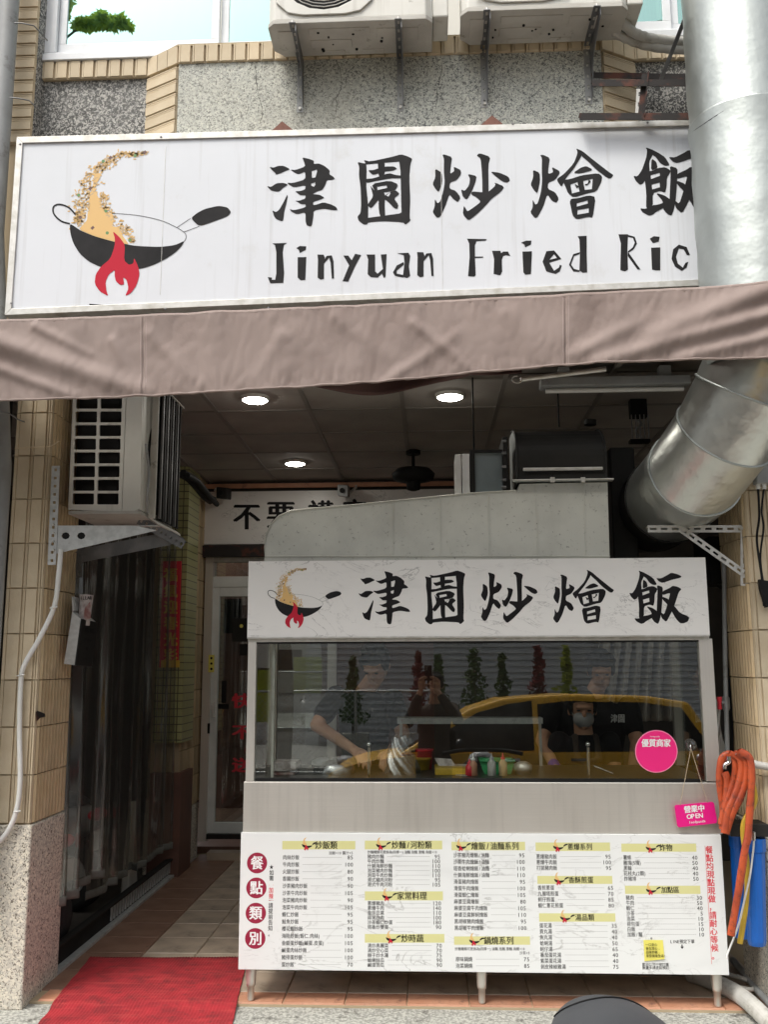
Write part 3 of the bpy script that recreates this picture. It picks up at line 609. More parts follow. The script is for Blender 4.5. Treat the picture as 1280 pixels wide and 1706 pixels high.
# ---- the wok emblem; box = mapping of the 1280x1125 tracing frame
def emblem(parent, fr, Y, full=True, r=None, d=.0012):
    r = r or random.Random(3); ox, oy, sx, sy = fr
    F = lambda dd: (lambda x, y, _: P(ox+x*sx, oy+y*sy, Y-dd*.35))
    def pl_(pts, nm, mt, dd, n=2):
        mb = MB(); mb.flat(chaikin(pts, n), F(dd), 0); part(mb, nm, M[mt], parent)
    def line(mb, pts, w, dd, close=False):
        pts = smooth_path([Vector((a, b, 0)) for a, b in pts], 6); L = []; Q = []
        for i, p in enumerate(pts):
            t = (pts[min(i+1, len(pts)-1)]-pts[max(i-1, 0)]).normalized(); nn = Vector((-t.y, t.x, 0))*w/2
            L.append(p+nn); Q.append(p-nn)
        f = F(dd); n = len(L)
        mb.add([f(p.x, p.y, 0) for p in L+Q], [(i, i+1, n+i+1, n+i) for i in range(n-1)])
    mass = [(350,215),(378,232),(368,270),(350,290),(335,330),(360,380),(380,410),(385,450),(410,480),(460,492),(465,530),(450,570),(490,575),(512,595),(518,630),(545,665),(560,688),(460,668),(340,635),(235,590),(262,560),(290,530),(292,490),(305,450),(300,400),(312,350),(330,290),(335,240)]
    pl_(mass, 'rice_print', 'rice', d, 1)
    mb = MB(); mb2 = MB(); n = 230 if full else (60 if full is None else 0)
    path = [(670,95),(600,105),(520,100),(440,140),(370,190),(330,240),(300,290),(290,350),(270,400),(260,450),(240,500),(225,560)]
    wd = [12,20,22,34,50,60,62,62,62,50,40,30]
    pths = [(path, wd, n), ([(390,360),(400,430),(430,480),(500,560),(560,610),(590,680)], [26,30,30,34,40,22], n//3)]
    f = F(d+.0002)
    for pp, ww, cnt in pths:
        for _ in range(cnt*2):
            t = r.random()*(len(pp)-1.001); i = int(t); q = t-i
            x = pp[i][0]*(1-q)+pp[i+1][0]*q; y = pp[i][1]*(1-q)+pp[i+1][1]*q; w = ww[i]*(1-q)+ww[i+1]*q
            x += r.gauss(0, 1)*w*.6; y += r.gauss(0, 1)*w*.45; a = r.uniform(0, 6.28) if r.random() < .5 else r.uniform(-.9, .1)
            l, s = r.uniform(9, 12), r.uniform(4, 5.5)
            (mb if r.random() < .32 else mb2).add([f(x+math.cos(a)*l*math.cos(b)-math.sin(a)*s*math.sin(b), y+math.sin(a)*l*math.cos(b)+math.cos(a)*s*math.sin(b), 0) for b in [k*1.0472 for k in range(6)]], [(0,1,2,3,4,5)])
    if n: part(mb, 'grain_print', M['rice2'], parent, kind='stuff'); part(mb2, 'grain_print', M['rice'], parent, kind='stuff')
    if full:
        f = F(d+.0004); mb = MB(); g = MB()
        for x, y in ((663,92),(440,127),(311,324),(246,513),(325,580)): mb = MB(); mb.add([f(x+a, y+b, 0) for a, b in ((-14,2),(2,-14),(14,-2),(-2,14))], [(0,1,2,3)]); part(mb, 'dice_print', M['dice'], parent)
        for x, y in ((600,113),(394,149),(235,369),(411,471),(420,613),(566,660)): g = MB(); g.add([f(x+11*math.cos(b*.785), y+11*math.sin(b*.785), 0) for b in range(8)], [tuple(range(8))]); part(g, 'pea_print', M['pea'], parent)
    pl_([(176,548),(250,600),(340,635),(460,670),(600,697),(760,704),(860,692),(922,662),(900,700),(860,740),(800,780),(720,820),(640,845),(500,855),(380,835),(300,798),(240,745),(200,680),(182,620)], 'wok_print', 'ink', d+.0006, 2)
    mb = MB(); mb.flat(chaikin([(960,518),(1000,485),(1050,458),(1140,437),(1200,448),(1222,480),(1200,505),(1120,535),(1015,572)], 2), F(d+.0006), 0)
    k = 3 if full else 9
    line(mb, [(450,486),(600,497),(760,530),(870,578),(920,612),(930,640),(918,668)], k, d+.0008); line(mb, [(870,578),(960,518)], k, d+.0009); line(mb, [(915,607),(1015,570)], k, d+.0009)
    line(mb, [(215,495),(170,448),(110,428),(72,445),(75,490),(120,535),(178,553)], 10 if full else 16, d+.0009)
    part(mb, 'wok_handle_print', M['ink'], parent)
    fm = [(455,600),(500,640),(535,690),(528,790),(560,820),(590,810),(593,772),(620,830),(630,880),(610,950),(575,1000),(535,1022),(558,970),(545,915),(522,898),(530,945),(505,950),(475,925),(467,885),(470,850),(430,880),(408,930),(415,990),(428,1022),(370,990),(338,940),(345,880),(380,830),(440,780),(468,700),(470,650)]
    pl_(fm, 'flame_print', 'red', d+.0011, 1)
# ---- printed type, set with the renderer's own font
_cu = bpy.data.curves.new('type', 'FONT'); _ob = bpy.data.objects.new('type', _cu); _tc = {}
def type_mesh(ch, bold):
    if (ch, bold) not in _tc:
        _cu.body = ch; _cu.size = 1; _cu.offset = bold; _cu.resolution_u = 2
        me = _ob.to_mesh(); xs = [v.co.x for v in me.vertices]
        _tc[ch, bold] = ([(v.co.x, v.co.y) for v in me.vertices], [tuple(p.vertices) for p in me.polygons], (min(xs), max(xs)) if xs else (0, .3))
        _ob.to_mesh_clear()
    return _tc[ch, bold]
def adv(ch): return 1.0 if ord(ch) > 0x2000 else (.33 if ch in '.,:()[] ' else (.56 if ch.isdigit() else .62))
def typeset(mb, s, x, y, w, h, Y, bold=.02, align='l', track=1.0, d=.0012, vert=False, fn=None):
    """x, y: left end and centre line; w: advance of a full-width glyph, h: its height"""
    fn = fn or (lambda a, b: P(a, b, Y-d*.35))
    tot = sum(adv(c) for c in s)*w*track
    if not vert: x = x-tot if align == 'r' else (x-tot/2 if align == 'c' else x)
    for c in s:
        if c != ' ':
            vs, fs, (a, b) = type_mesh(c, 0)
            for r_, (sx_, sy_) in enumerate(((0, 0),) if bold < .01 else ((-.7*bold, 0), (.7*bold, .0), (0, .6*bold))):
                e_ = Vector((0, -.00003*r_, 0))
                if vert: mb.add([fn(x+(vx-.5+sx_)*w, y-(vy-.37+sy_)*h)+e_ for vx, vy in vs], fs)
                else:
                    cx = x+adv(c)*w*track/2-(a+b)/2*w
                    mb.add([fn(cx+(vx+sx_)*w, y-(vy-.37+sy_)*h)+e_ for vx, vy in vs], fs)
        if vert: y += h*track
        else: x += adv(c)*w*track
# ================================================================== the big sign
YG = 4.45
sg = thing('shop_sign', 'large white lightbox sign with black brush characters and a wok logo above the awning', 'sign', (.3, YG+.1, P(640, 505, YG).z))
o4 = [(27, 228), (7, 525), (1305, 470), (1305, 195)]; i4 = [(37, 238), (18, 514), (1300, 460), (1300, 205)]
bk = [P(a, b, YG+.17) for a, b in o4]
fx = lambda q, Y: [P(a, b, Y) for a, b in q]
part(MB().hexa(fx(i4, YG+.004), [p+Vector((0, .02, 0)) for p in fx(i4, YG+.004)]), 'sign_face', M['sign'], sg)
fo = fx(o4, YG-.006); fi = fx(i4, YG-.006)
for i, nm in ((0, 'frame_strip'), (1, 'frame_strip'), (2, 'frame_strip'), (3, 'frame_strip')):
    j = (i+1) % 4; q = [fo[i], fo[j], fi[j], fi[i]]
    part(MB().hexa(q, [p+Vector((0, .16, 0)) for p in q]), nm, M['alu'], sg, bevel=.002)
for u, v in ((268, 228), (275, 515), (447, 513), (855, 206), (1080, 204), (33, 240), (18, 505)):
    part(MB().ball(P(u, v, YG-.007), (.006, .003, .006), 8, 6), 'screw', M['bracket'], sg)
mb = MB(); Yf = YG+.003
for k, bx_ in (('jin', (445, 262, 563, 377)), ('yuan', (595.6, 257, 687.5, 374.5)), ('chao', (721, 255, 850.5, 367.5)), ('hui', (884, 247, 1023, 365.5)), ('fan', (1056, 245, 1188, 359.5))):
    c = MB(); glyph(c, k, bx_, Yf); part(c, 'brush_character', M['ink'], sg)
latin(None, Yf)
emblem(sg, (70, 230, 1/3.879, 1/3.879), Yf)
c = MB(); c.flat([(148,506),(178,508),(210,510),(178,510.5),(149,511)], lambda x, y, d: P(x, y, Yf-.0012), 0); part(c, 'torn_print', M['ink'], sg)
for u in (273.5, 735): c = MB(); c.box(P(u, 300, Yf).x, P(u, 300, Yf).x+.0015, Yf-.0008, Yf+.01, P(u, 500, Yf).z+.03, P(u, 215, Yf).z-.1); part(c, 'sheet_joint', M['alu'], sg)
# ================================================================== upstairs outdoor units with their brackets
def slot_plate(mb, a, b, w, th, n, slot=.5, up=Vector((0, 0, 1)), nrm=Vector((0, -1, 0))):
    """flat bar from a to b, width w in the plane of nrm, with n slotted holes"""
    a, b = Vector(a), Vector(b); t = (b-a); L = t.length; t.normalize(); s = nrm.cross(t).normalized()
    def f(x, y, d): return a+t*x+s*y+nrm*(-d)
    holes = []; p = L/n
    for k in range(n):
        c = (k+.5)*p; l = p*slot/2; h = w*.16
        holes.append([(c-l, -h), (c+l, -h), (c+l, h), (c-l, h)])
    mb.prism([(0, -w/2), (L, -w/2), (L, w/2), (0, w/2)], f, 0, th, holes)
def ac_up(name, label, u0, u1, vf, vr, side, fancx, grille='round'):
    Y0, Y1 = YC-.31, YC-.05
    zb = P((u0+u1)/2, vf, Y0).z; x0, x1 = P(u0, vf, Y0).x, P(u1, vf, Y0).x; H = .56
    t = thing(name, label, 'air conditioner', ((x0+x1)/2, (Y0+Y1)/2, zb), 'outdoor units hung above the sign')
    b = MB(); c = .035
    prof = [(x0, Y0+.03), (x0+.03, Y0), (x1-.03, Y0), (x1, Y0+.03), (x1, Y1), (x0, Y1)]
    b.prism(prof, lambda x, y, d: (x, y, d), zb+.012, zb+H); part(b, 'casing', M['acwhite'], t, bevel=.006)
    b = MB(); b.prism([(x0-.006, Y0+.028), (x0+.028, Y0-.006), (x1-.028, Y0-.006), (x1+.006, Y0+.028), (x1+.004, Y1), (x0+.05, Y1), (x0-.004, Y1-.05)], lambda x, y, d: (x, y, d), zb-.014, zb+.012)
    part(b, 'base_pan', M['acunder'], t, bevel=.003)
    # pressed ribs of the base pan
    for (a0, a1, b0, b1) in ((.24, .62, .15, .35), (.24, .50, .5, .75), (.66, .78, .2, .5), (.82, .92, .2, .6), (.3, .45, .84, .98), (.56, .7, .84, .98), (.05, .14, .2, .85)):
        q = MB(); q.box(x0+(x1-x0)*a0, x0+(x1-x0)*a1, Y0+(Y1-Y0)*b0, Y0+(Y1-Y0)*b1, zb-.019, zb-.012); part(q, 'pressed_rib', M['acunder'], t, bevel=.0045)
    for _ in range(9):
        q = MB(); hx, hy = x0+(x1-x0)*rnd.uniform(.2, .95), Y0+(Y1-Y0)*rnd.uniform(.25, .9); q.cyl((hx, hy, zb-.0205), (hx, hy, zb-.01), rnd.uniform(.004, .008), 8); part(q, 'drain_hole', M['dark'], t)
    # fan grille
    cx = P(fancx, vf, Y0).x; cz = zb+.30
    g = MB()
    if grille == 'round':
        for rr in [.03+.018*k for k in range(12)]:
            g.tube([(cx+rr*math.cos(a*.2618), Y0-.012, cz+rr*math.sin(a*.2618)) for a in range(25)], .0022, 5, False)
    else:
        for k in range(20):
            zz = cz-.25+.0135*k; ww = .24
            g.tube([(cx-ww+ww*2*a/8, Y0-.012-.004*math.sin(a*.9), zz) for a in range(9)], .002, 5, False)
    part(g, 'fan_grille', M['acwhite'], t)
    part(MB().cyl((cx, Y0-.003, cz), (cx, Y0+.01, cz), .24, 40), 'fan_opening', M['dark'], t)
    q = MB(); w = .27
    q.prism(chaikin([(cx-w, cz-w), (cx+w, cz-w), (cx+w, cz+w-.02), (cx-w, cz+w-.02)], 2), lambda x, y, d: (x, d, y), Y0-.012, Y0-.003, [[(cx+.243*math.cos(-a*.314), cz+.243*math.sin(-a*.314)) for a in range(20)]]); part(q, 'grille_frame', M['acwhite'], t, bevel=.003)
    if side:      # pipe cover on the right side
        q = MB(); q.box(x1+.007, x1+.09, Y0+.04, Y1-.02, zb+.03, zb+.4); part(q, 'pipe_cover', M['acwhite'], t, bevel=.008)
    return t, zb
a1, za1 = ac_up('outdoor_unit', 'left outdoor air conditioner hung above the sign, with round fan grille', 447, 719, 33, 88, True, 540)
a2, za2 = ac_up('outdoor_unit', 'right outdoor air conditioner hung above the sign, beside the insulated pipes', 770, 1047, 12, 62, True, 870, 'bars')
def up_bracket(label, ut, ub, vt_, vb_, zb):
    Y0 = YC-.33; x0, x1 = P(ut, vt_, Y0).x, P(ub, vb_, YC).x; x = (x0+x1)/2; z1 = zb-.016; z0 = P(ub, vb_, YC).z
    t = thing('support_bracket', label, 'bracket', (x, YC-.1, z0), 'steel brackets under the outdoor units')
    m1 = MB(); slot_plate(m1, (x, Y0, z1-.002), (x, YC-.003, z1-.002), .036, .003, 5, .45, nrm=Vector((0, 0, -1))); part(m1, 'horizontal_arm', M['bracket'], t)
    m2 = MB(); m2.prism([(Y0+.01, z1-.003), (YC-.003, z1-.003), (YC-.003, z0+.03), (YC-.03, z0+.03), (YC-.09, z1-.12), (Y0+.01, z1-.045)], lambda y, z_, d: (d, y, z_), x+.015, x+.018); part(m2, 'side_web', M['bracket'], t)
    m3 = MB(); slot_plate(m3, (x, YC-.004, z0), (x, YC-.004, z1-.004), .036, .003, 5, .35); part(m3, 'wall_leg', M['galvd'], t)
    part(MB().cyl((x, YC-.016, z0+.02), (x, YC-.006, z0+.02), .009, 6), 'bolt', M['alu'], t)
    part(MB().cyl((x, Y0+.012, z1+.001), (x, Y0+.012, z1+.016), .008, 6), 'bolt', M['alu'], t)
up_bracket('left bracket under the left outdoor air conditioner', 486, 501, 25, 188, za1)
up_bracket('right bracket under the left outdoor air conditioner', 664, 667, 20, 186, za1)
up_bracket('left bracket under the right outdoor air conditioner', 814, 806, 12, 180, za2)
up_bracket('right bracket under the right outdoor air conditioner', 997, 981, 5, 174, za2)
# insulated pipes at upper right
for i, (pts, lab) in enumerate((([(1036, 36, 4.5), (1060, 56, 4.55), (1100, 66, 4.6), (1180, 70, 4.62), (1300, 60, 4.6)], 'upper of two'), ([(1020, 50, 4.55), (1040, 62, 4.58), (1090, 78, 4.62), (1180, 84, 4.64), (1300, 80, 4.6)], 'lower of two'))):
    mb = MB(); pp = smooth_path([P(*q) for q in pts], 10); mb.tube(pp, [.026+.002*math.sin(k*1.9) for k in range(len(pp))], 12)
    solo(mb, 'insulated_pipe', M['corr'], lab+' white insulated pipes sagging right of the upper air conditioner', 'pipe', 'insulated pipes')
# rusty frame at the upper right
rf = thing('rusty_frame', 'rusty steel angle frame holding the large silver duct at the upper right', 'bracket', (P(1080, 190, 4.4).x, 4.4, P(1080, 200, 4.4).z))
def angle_bar(a, b, s=.035):
    a, b = Vector(a), Vector(b); t = (b-a).normalized(); n1 = Vector((0, 0, 1)); n1 = (n1-t*n1.dot(t)).normalized(); n2 = t.cross(n1)
    mb = MB(); k = .004
    for u_, v_ in (((0, s), (0, k)), ((0, k), (k, s))):
        q = [a+n1*uu+n2*vv for uu, vv in ((u_[0], v_[0]), (u_[1], v_[0]), (u_[1], v_[1]), (u_[0], v_[1]))]
        mb.hexa(q, [p+(b-a) for p in q])
    return mb
part(angle_bar(P(987, 134, 4.38), P(1200, 134, 4.38), -.034), 'rail', M['rust'], rf); part(angle_bar(P(966, 190, 4.38), P(1200, 190, 4.38), -.034), 'rail', M['rust'], rf)
part(angle_bar(P(987, 122, 4.6), P(1200, 126, 4.6), -.03), 'rail', M['rust'], rf)
part(angle_bar(P(1073, 198, 4.4), P(1080, 124, 4.4), .03), 'post', M['rust'], rf)
part(angle_bar(P(1098, 152, 4.62), P(1150, 20, 4.3), .022), 'brace', M['bracket'], rf)
m1 = MB(); slot_plate(m1, P(1064, 200, 4.6), P(1067, 148, 4.6), .035, .003, 3, .4); part(m1, 'perforated_leg', M['steelv'], rf)
part(MB().cyl(P(1150, 24, 4.29), P(1150, 14, 4.29), .012, 6), 'bolt', M['alu'], rf)
# ================================================================== awning
YA = 3.85
def itp(pts, u):
    if u <= pts[0][0]: return pts[0][1]+(u-pts[0][0])*(pts[1][1]-pts[0][1])/(pts[1][0]-pts[0][0])
    for a, b in zip(pts, pts[1:]):
        if u <= b[0]: return a[1]+(u-a[0])/(b[0]-a[0])*(b[1]-a[1])
    a, b = pts[-2], pts[-1]; return b[1]+(u-b[0])*(b[1]-a[1])/(b[0]-a[0])
VT = [(0, 535), (235, 526), (640, 507), (940, 492), (1280, 474)]; VBt = [(0, 668), (100, 666), (235, 662), (460, 648), (640, 637), (790, 622), (940, 609), (1110, 602), (1280, 597)]
FOLD = [((-40, 560), (235, 652), 16, .030), ((-40, 600), (120, 660), 9, .016), ((60, 545), (150, 590), 8, .010), ((1290, 480), (1090, 560), 18, .034), ((1300, 520), (1000, 604), 12, .026), ((1290, 560), (1130, 598), 9, .016),
        ((640, 640), (760, 560), 10, .010), ((690, 540), (790, 620), 9, .010), ((250, 560), (330, 640), 12, .008), ((470, 560), (420, 640), 12, .008), ((560, 530), (640, 590), 14, .007), ((850, 520), (900, 600), 14, .007), ((960, 590), (1080, 530), 12, .012), ((190, 570), (225, 640), 9, .010)]
def wr(u, v):
    d = 0
    for (a, b, w, h) in FOLD:
        ax, ay, bx_, by_ = a[0], a[1], b[0], b[1]; L2 = (bx_-ax)**2+(by_-ay)**2
        t = ((u-ax)*(bx_-ax)+(v-ay)*(by_-ay))/L2; tc_ = max(0, min(1, t))
        dx, dy = u-(ax+(bx_-ax)*tc_), v-(ay+(by_-ay)*tc_); r2 = (dx*dx+dy*dy)/(w*w)
        d += h*math.exp(-r2)*(1-.5*tc_)
    vt_, vb_ = itp(VT, u), itp(VBt, u); s = (v-vt_)/(vb_-vt_)
    n1 = mnoise.noise(Vector((u/42, v/75, .3))); n2 = abs(mnoise.noise(Vector((u/17+v/60, v/30, 4.1)))); n3 = mnoise.noise(Vector((u/9, v/40, 9)))
    # puckers near the stitched hems
    e = max(0, 1-abs(s-.93)/.16); e2 = max(0, 1-abs(s-.08)/.12)
    pk = mnoise.noise(Vector((u/6.5, v/26, 2)))
    return d*1.15+.011*n1+.0035*n2+.0008*n3+.0055*e*pk+.0035*e2*pk
aw = thing('awning', 'mauve fabric awning with a stitched front valance across the whole shop front', 'awning', (.2, YA, P(640, 640, YA).z))
def vpt(u, s, dy=0): v = itp(VT, u)+(itp(VBt, u)-itp(VT, u))*s; p = P(u, v, YA); p.y -= wr(u, v)+dy; return p
for a, b in ((-460, 238), (240, 942), (944, 1640)):
    o = part(MB().grid(lambda x, y: vpt(a+(b-a)*x, y), int((b-a)/3), 46), 'valance', M['awn'], aw)
    so = o.modifiers.new('s', 'SOLIDIFY'); so.thickness = .0022
for c in (239, 943):
    for k in (-1, 1): part(MB().tube([vpt(c+k*5, .02+.96*i/40, .0015) for i in range(41)], .0011, 5), 'seam_stitching', M['seamthread'], aw)
    o = part(MB().grid(lambda x, y: vpt(c-7+14*x, .01+.98*y, .0012), 6, 46), 'seam_tape', M['awn'], aw)
part(MB().tube([vpt(-460+2100*i/260, .988+.003*math.sin(i*.8), .001) for i in range(261)], [.0055+.0012*math.sin(i*1.7) for i in range(261)], 8), 'bottom_hem', M['awn'], aw)
part(MB().tube([vpt(-460+2100*i/200, .015, -.012) for i in range(201)], .015, 10), 'front_bar', M['awn'], aw)
xr = P(1150, 480, YA).x
for (x0, x1, nm) in ((P(-460, 550, YA).x, xr-.02, 'canopy'),):
    def cf(x, y):
        X = x0+(x1-x0)*x; u = -460+(1610)*x; p = vpt(u, .03, -.02); q = Vector((X, 4.40, P(640, 512, 4.40).z-.02)); r_ = p.lerp(q, y); r_.z -= .03*math.sin(y*3.14); return r_
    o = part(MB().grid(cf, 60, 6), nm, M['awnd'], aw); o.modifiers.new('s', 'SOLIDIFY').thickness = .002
# slack fabric hanging under the canopy
def sf(x, y):
    u = 440+430*x; v = 600+(22+34*math.sin(min(1, x*1.25)*3.14)**.8)*y; p = P(u, v, 4.15); p.y += .03*math.sin(x*14+y*2); return p
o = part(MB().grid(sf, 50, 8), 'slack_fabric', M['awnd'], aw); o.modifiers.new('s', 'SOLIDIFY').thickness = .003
part(MB().tube([P(1010, 615, 4.2), P(868, 632, 4.2)], .012, 8), 'folding_arm', M['alu'], aw)
h = [P(868+9*math.cos(k*.6)-6, 632+6*math.sin(k*.6), 4.19) for k in range(9)]; part(MB().tube(h, .0035, 6), 'hook', M['alu'], aw)
# ================================================================== large silver duct
RD_ = .25; YD = 4.15; xl_ = P(1166, 430, YD).x; XD = xl_+RD_*1.0
du = thing('exhaust_duct', 'large silver round exhaust duct passing in front of the sign and bending into the ceiling', 'duct', (XD, YD, 2.4))
def ringb(c, t, r): 
    c = Vector(c); t = Vector(t).normalized(); return MB().tube([c-t*.012, c-t*.008, c+t*.008, c+t*.012], [r, r+.007, r+.007, r], 48, False)
zz = [5.5, P(1200, 160, YD-RD_).z+.0, 2.95]
for i in range(2):
    a, b = zz[i], zz[i+1]; n = 14
    mb = MB(); mb.tube([(XD+.0015*math.sin(k), YD, a+(b-a)*k/n) for k in range(n+1)], [RD_+.0025*math.sin(k*2.3+i)+(.006 if k == 0 and i else 0) for k in range(n+1)], 56, False); part(mb, 'duct_section', M['duct'], du)
part(ringb((XD, YD, zz[1]), (0, 0, 1), RD_), 'seam_band', M['duct'], du)
part(MB().tube([(XD+RD_*1.004*math.cos(a), YD+RD_*1.004*math.sin(a), zz[1]-.03+.02*math.sin(a*3)) for a in [k*.13-3.3 for k in range(24)]], .0035, 6), 'tie_wire', M['bracket'], du)
el = [Vector((XD, YD, 2.95)), P(1272, 585, 4.16), P(1244, 655, 4.22), P(1208, 722, 4.34), P(1160, 787, 4.58), P(1118, 830, 4.96), P(1090, 850, 5.42), P(1055, 860, 5.95)]
for i in range(len(el)-1):
    d_ = (el[i+1]-el[i]).normalized(); mb = MB()
    t0 = (el[i+1]-el[max(i-1, 0)]).normalized(); t1 = (el[min(i+2, len(el)-1)]-el[i]).normalized()
    n = 48; vs = []
    for (c, t) in ((el[i], t0), (el[i+1], t1)):
        x = d_.cross(Vector((0, 1, 0))).normalized(); y = d_.cross(x)
        for k in range(n):
            q = 2*math.pi*k/n; o_ = (x*math.cos(q)+y*math.sin(q))*(RD_-.012 if i > 0 else RD_); base = c+o_
            s_ = -(base-c).dot(t)/d_.dot(t); vs.append(base+d_*s_)     # mitred on the joint plane
    mb.add(vs, [(k, (k+1) % n, n+(k+1) % n, n+k) for k in range(n)], True); part(mb, 'elbow_section', M['elbow'] if i < 5 else M['hooddark'], du)  # last sections near black: the duct's fade into shade is in the colour
    if 0 < i:
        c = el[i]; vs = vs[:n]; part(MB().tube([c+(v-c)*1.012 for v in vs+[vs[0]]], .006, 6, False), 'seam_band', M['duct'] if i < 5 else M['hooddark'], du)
# slotted angle bracket carrying the duct
sb = thing('slotted_bracket', 'slotted galvanised angle bracket under the silver duct, above the header sign', 'bracket', P(1235, 950, 4.68))
Yb = 4.69
for a, b, n, nm in (((1080, 881), (1246, 881), 9, 'horizontal_bar'), ((1241, 876), (1241, 976), 6, 'vertical_bar'), ((1134, 880), (1240, 955), 8, 'diagonal_bar')):
    mm = MB(); yo = {'horizontal_bar': 0, 'vertical_bar': .004, 'diagonal_bar': -.004}[nm]; slot_plate(mm, P(*a, Yb+yo), P(*b, Yb+yo), .036, .003, n, .6); part(mm, nm, M['alu'], sb)
part(MB().box(P(1080, 876, Yb).x, P(1246, 876, Yb).x, Yb+.003, Yb+.05, P(1160, 875.5, Yb).z-.003, P(1160, 875.5, Yb).z), 'flange', M['alu'], sb)
for q in ((1141, 883), (1238, 951), (1236, 880)): part(MB().cyl(P(*q, Yb-.012), P(*q, Yb-.003), .010, 6), 'bolt', M['alu'], sb)
# ================================================================== hood on the stall
YH = 4.88
def rc(u0, u1, v0, v1, Y):
    a = P(u0, (v0+v1)/2, Y); b = P(u1, (v0+v1)/2, Y); c = P((u0+u1)/2, v0, Y); d = P((u0+u1)/2, v1, Y); return a.x, b.x, d.z, c.z
def rbox(mb, u0, u1, v0, v1, Y, y0, y1): x0, x1, z0, z1 = rc(u0, u1, v0, v1, Y); return mb.box(x0, x1, y0, y1, z0, z1)
hd = thing('exhaust_hood', 'long galvanised exhaust box with a curved left end standing on the stall roof', 'duct', P(730, 931, YH))
hp = [(440, 940), (441, 912), (443, 892), (451, 873), (465, 859), (485, 851), (520, 847), (600, 840), (700, 830), (780, 822), (862, 817), (866, 806), (1013, 803), (1017, 940)]
part(MB().prism(hp, lambda x, y, d: (P(x, y, YH).x, d, P(x, y, YH).z), YH, YH+.42), 'hood_body', M['hood'], hd, bevel=.004)
for u, va in ((655, 835), (734, 827), (815, 819), (895, 806), (975, 805)):
    x0, x1, z0, z1 = rc(u-1.2, u+1.2, va, 928, YH); part(MB().box(x0, x1, YH-.004, YH-.0004, z0, z1), 'seam', M['hood'], hd, bevel=.001)
part(MB().tube([P(x, y, YH-.002) for x, y in [(442, 926), (441, 912), (443, 892), (451, 873), (465, 859), (485, 851), (520, 847), (600, 840), (700, 830), (780, 822), (860, 817)]], .004, 6), 'rim', M['hood'], hd)
part(MB().tube([P(x, 927, YH-.002) for x in (441, 1017)], .004, 6), 'rim', M['hood'], hd)
fn_ = thing('fan_casing', 'dark rounded fan casing bolted on the right end of the exhaust box', 'fan', P(935, 803, YH))
x0, x1 = P(862, 760, YH).x, P(1010, 760, YH).x; z0, z1 = P(935, 801, YH).z, P(935, 706, YH).z; Hh = z1-z0
prof = [(YH+.005, z0), (YH+.005, z0+Hh*.45)]+[(YH+.005+.30*(1-math.cos(a)), z0+Hh*.45+Hh*.62*math.sin(a)) for a in [k*.157 for k in range(1, 11)]]+[(YH+.42, z0+Hh*1.07), (YH+.42, z0)]
part(MB().prism(prof, lambda y, z, d: (d, y, z), x0+.004, x1-.004), 'casing', M['hooddark'], fn_)
for xx in (x0, x1): part(MB().tube([(xx, y-.004, z+.002) for y, z in prof[:12]], .006, 6), 'casing_rim', M['hooddark'], fn_)
part(MB().prism(prof, lambda y, z, d: (d, y, z), x0-.001, x0+.0035), 'side_disc', M['ledge'] if 'ledge' in M else M['galv'], fn_)
part(MB().box(x0+.03, x1-.02, YH-.008, YH+.0045, z0+.055, z0+.072), 'ledge', M['alu'], fn_, bevel=.003)
part(MB().box(x0-.03, x1+.03, YH-.028, YH+.01, z0-.006, z0+.004), 'flange', M['galv'], fn_, bevel=.002)
for u in (921, 972): 
    q = P(u, 799, YH-.03); part(MB().box(q.x-.012, q.x+.012, YH-.036, YH-.0285, q.z-.016, q.z+.012), 'clamp', M['alu'], fn_, bevel=.002)
    part(MB().cyl((q.x, YH-.03, q.z+.012), (q.x, YH-.03, q.z+.024), .007, 6), 'bolt', M['dark'], fn_)
part(MB().tube([(x0-.03, YH-.031, z0+.001), (x1+.03, YH-.031, z0+.001)], .004, 6), 'clamp_rod', M['alu'], fn_)
part(rbox(MB(), 838, 846, 731, 818, YH+.1, YH+.05, YH+.3), 'inlet_flange', M['hooddark'], fn_, bevel=.003)
for v in (735, 755, 778, 800, 812): q = P(840, v, YH+.05); part(MB().cyl(q+Vector((-.012, -.006, 0)), q+Vector((.012, -.006, 0)), .008, 6), 'bolt', M['bracket'], fn_)
part(MB().cyl(P(984, 700, YH+.25), P(984, 708, YH+.25), .035, 16), 'cap', M['hooddark'], fn_)
mt = thing('motor_box', 'blue-grey sheet metal box left of the dark fan casing', 'duct', P(810, 820, YH+.12))
part(rbox(MB(), 790, 838, 752, 826, YH+.12, YH+.12, YH+.34), 'box_body', M['galvb'] if 'galvb' in M else M['galv'], mt, bevel=.004)
part(rbox(MB(), 784, 792, 750, 826, YH+.1, YH+.10, YH+.36), 'box_flange', M['hooddark'], mt); part(rbox(MB(), 784, 838, 749, 753.5, YH+.1, YH+.105, YH+.36), 'box_flange', M['hooddark'], mt)
wb = thing('white_duct_box', 'narrow white panel box standing left of the blue-grey box', 'duct', P(772, 824, YH+.1))
part(rbox(MB(), 759, 769, 757, 828, YH+.1, YH+.1, YH+.3), 'panel', M['white'], wb, bevel=.003); part(rbox(MB(), 770.5, 783, 756, 828, YH+.09, YH+.09, YH+.3), 'panel', M['white'], wb, bevel=.003)
for u, va, vb, lab in ((790, 697, 752, 'thin hanging rod above the blue-grey box'), (932, 692, 712, 'thin hanging rod above the fan casing')):
    q = P(u, vb, YH+.2); solo(MB().cyl(q, (q.x, q.y, ZC), .005, 8), 'hanging_rod', M['dark'], lab, 'rod')
dm = MB(); rbox(dm, 1020, 1062, 745, 940, 5.2, 5.2, 5.6); solo(dm, 'motor_housing', M['hooddark'], 'black motor housing between the fan casing and the silver duct', 'motor', bevel=.01)
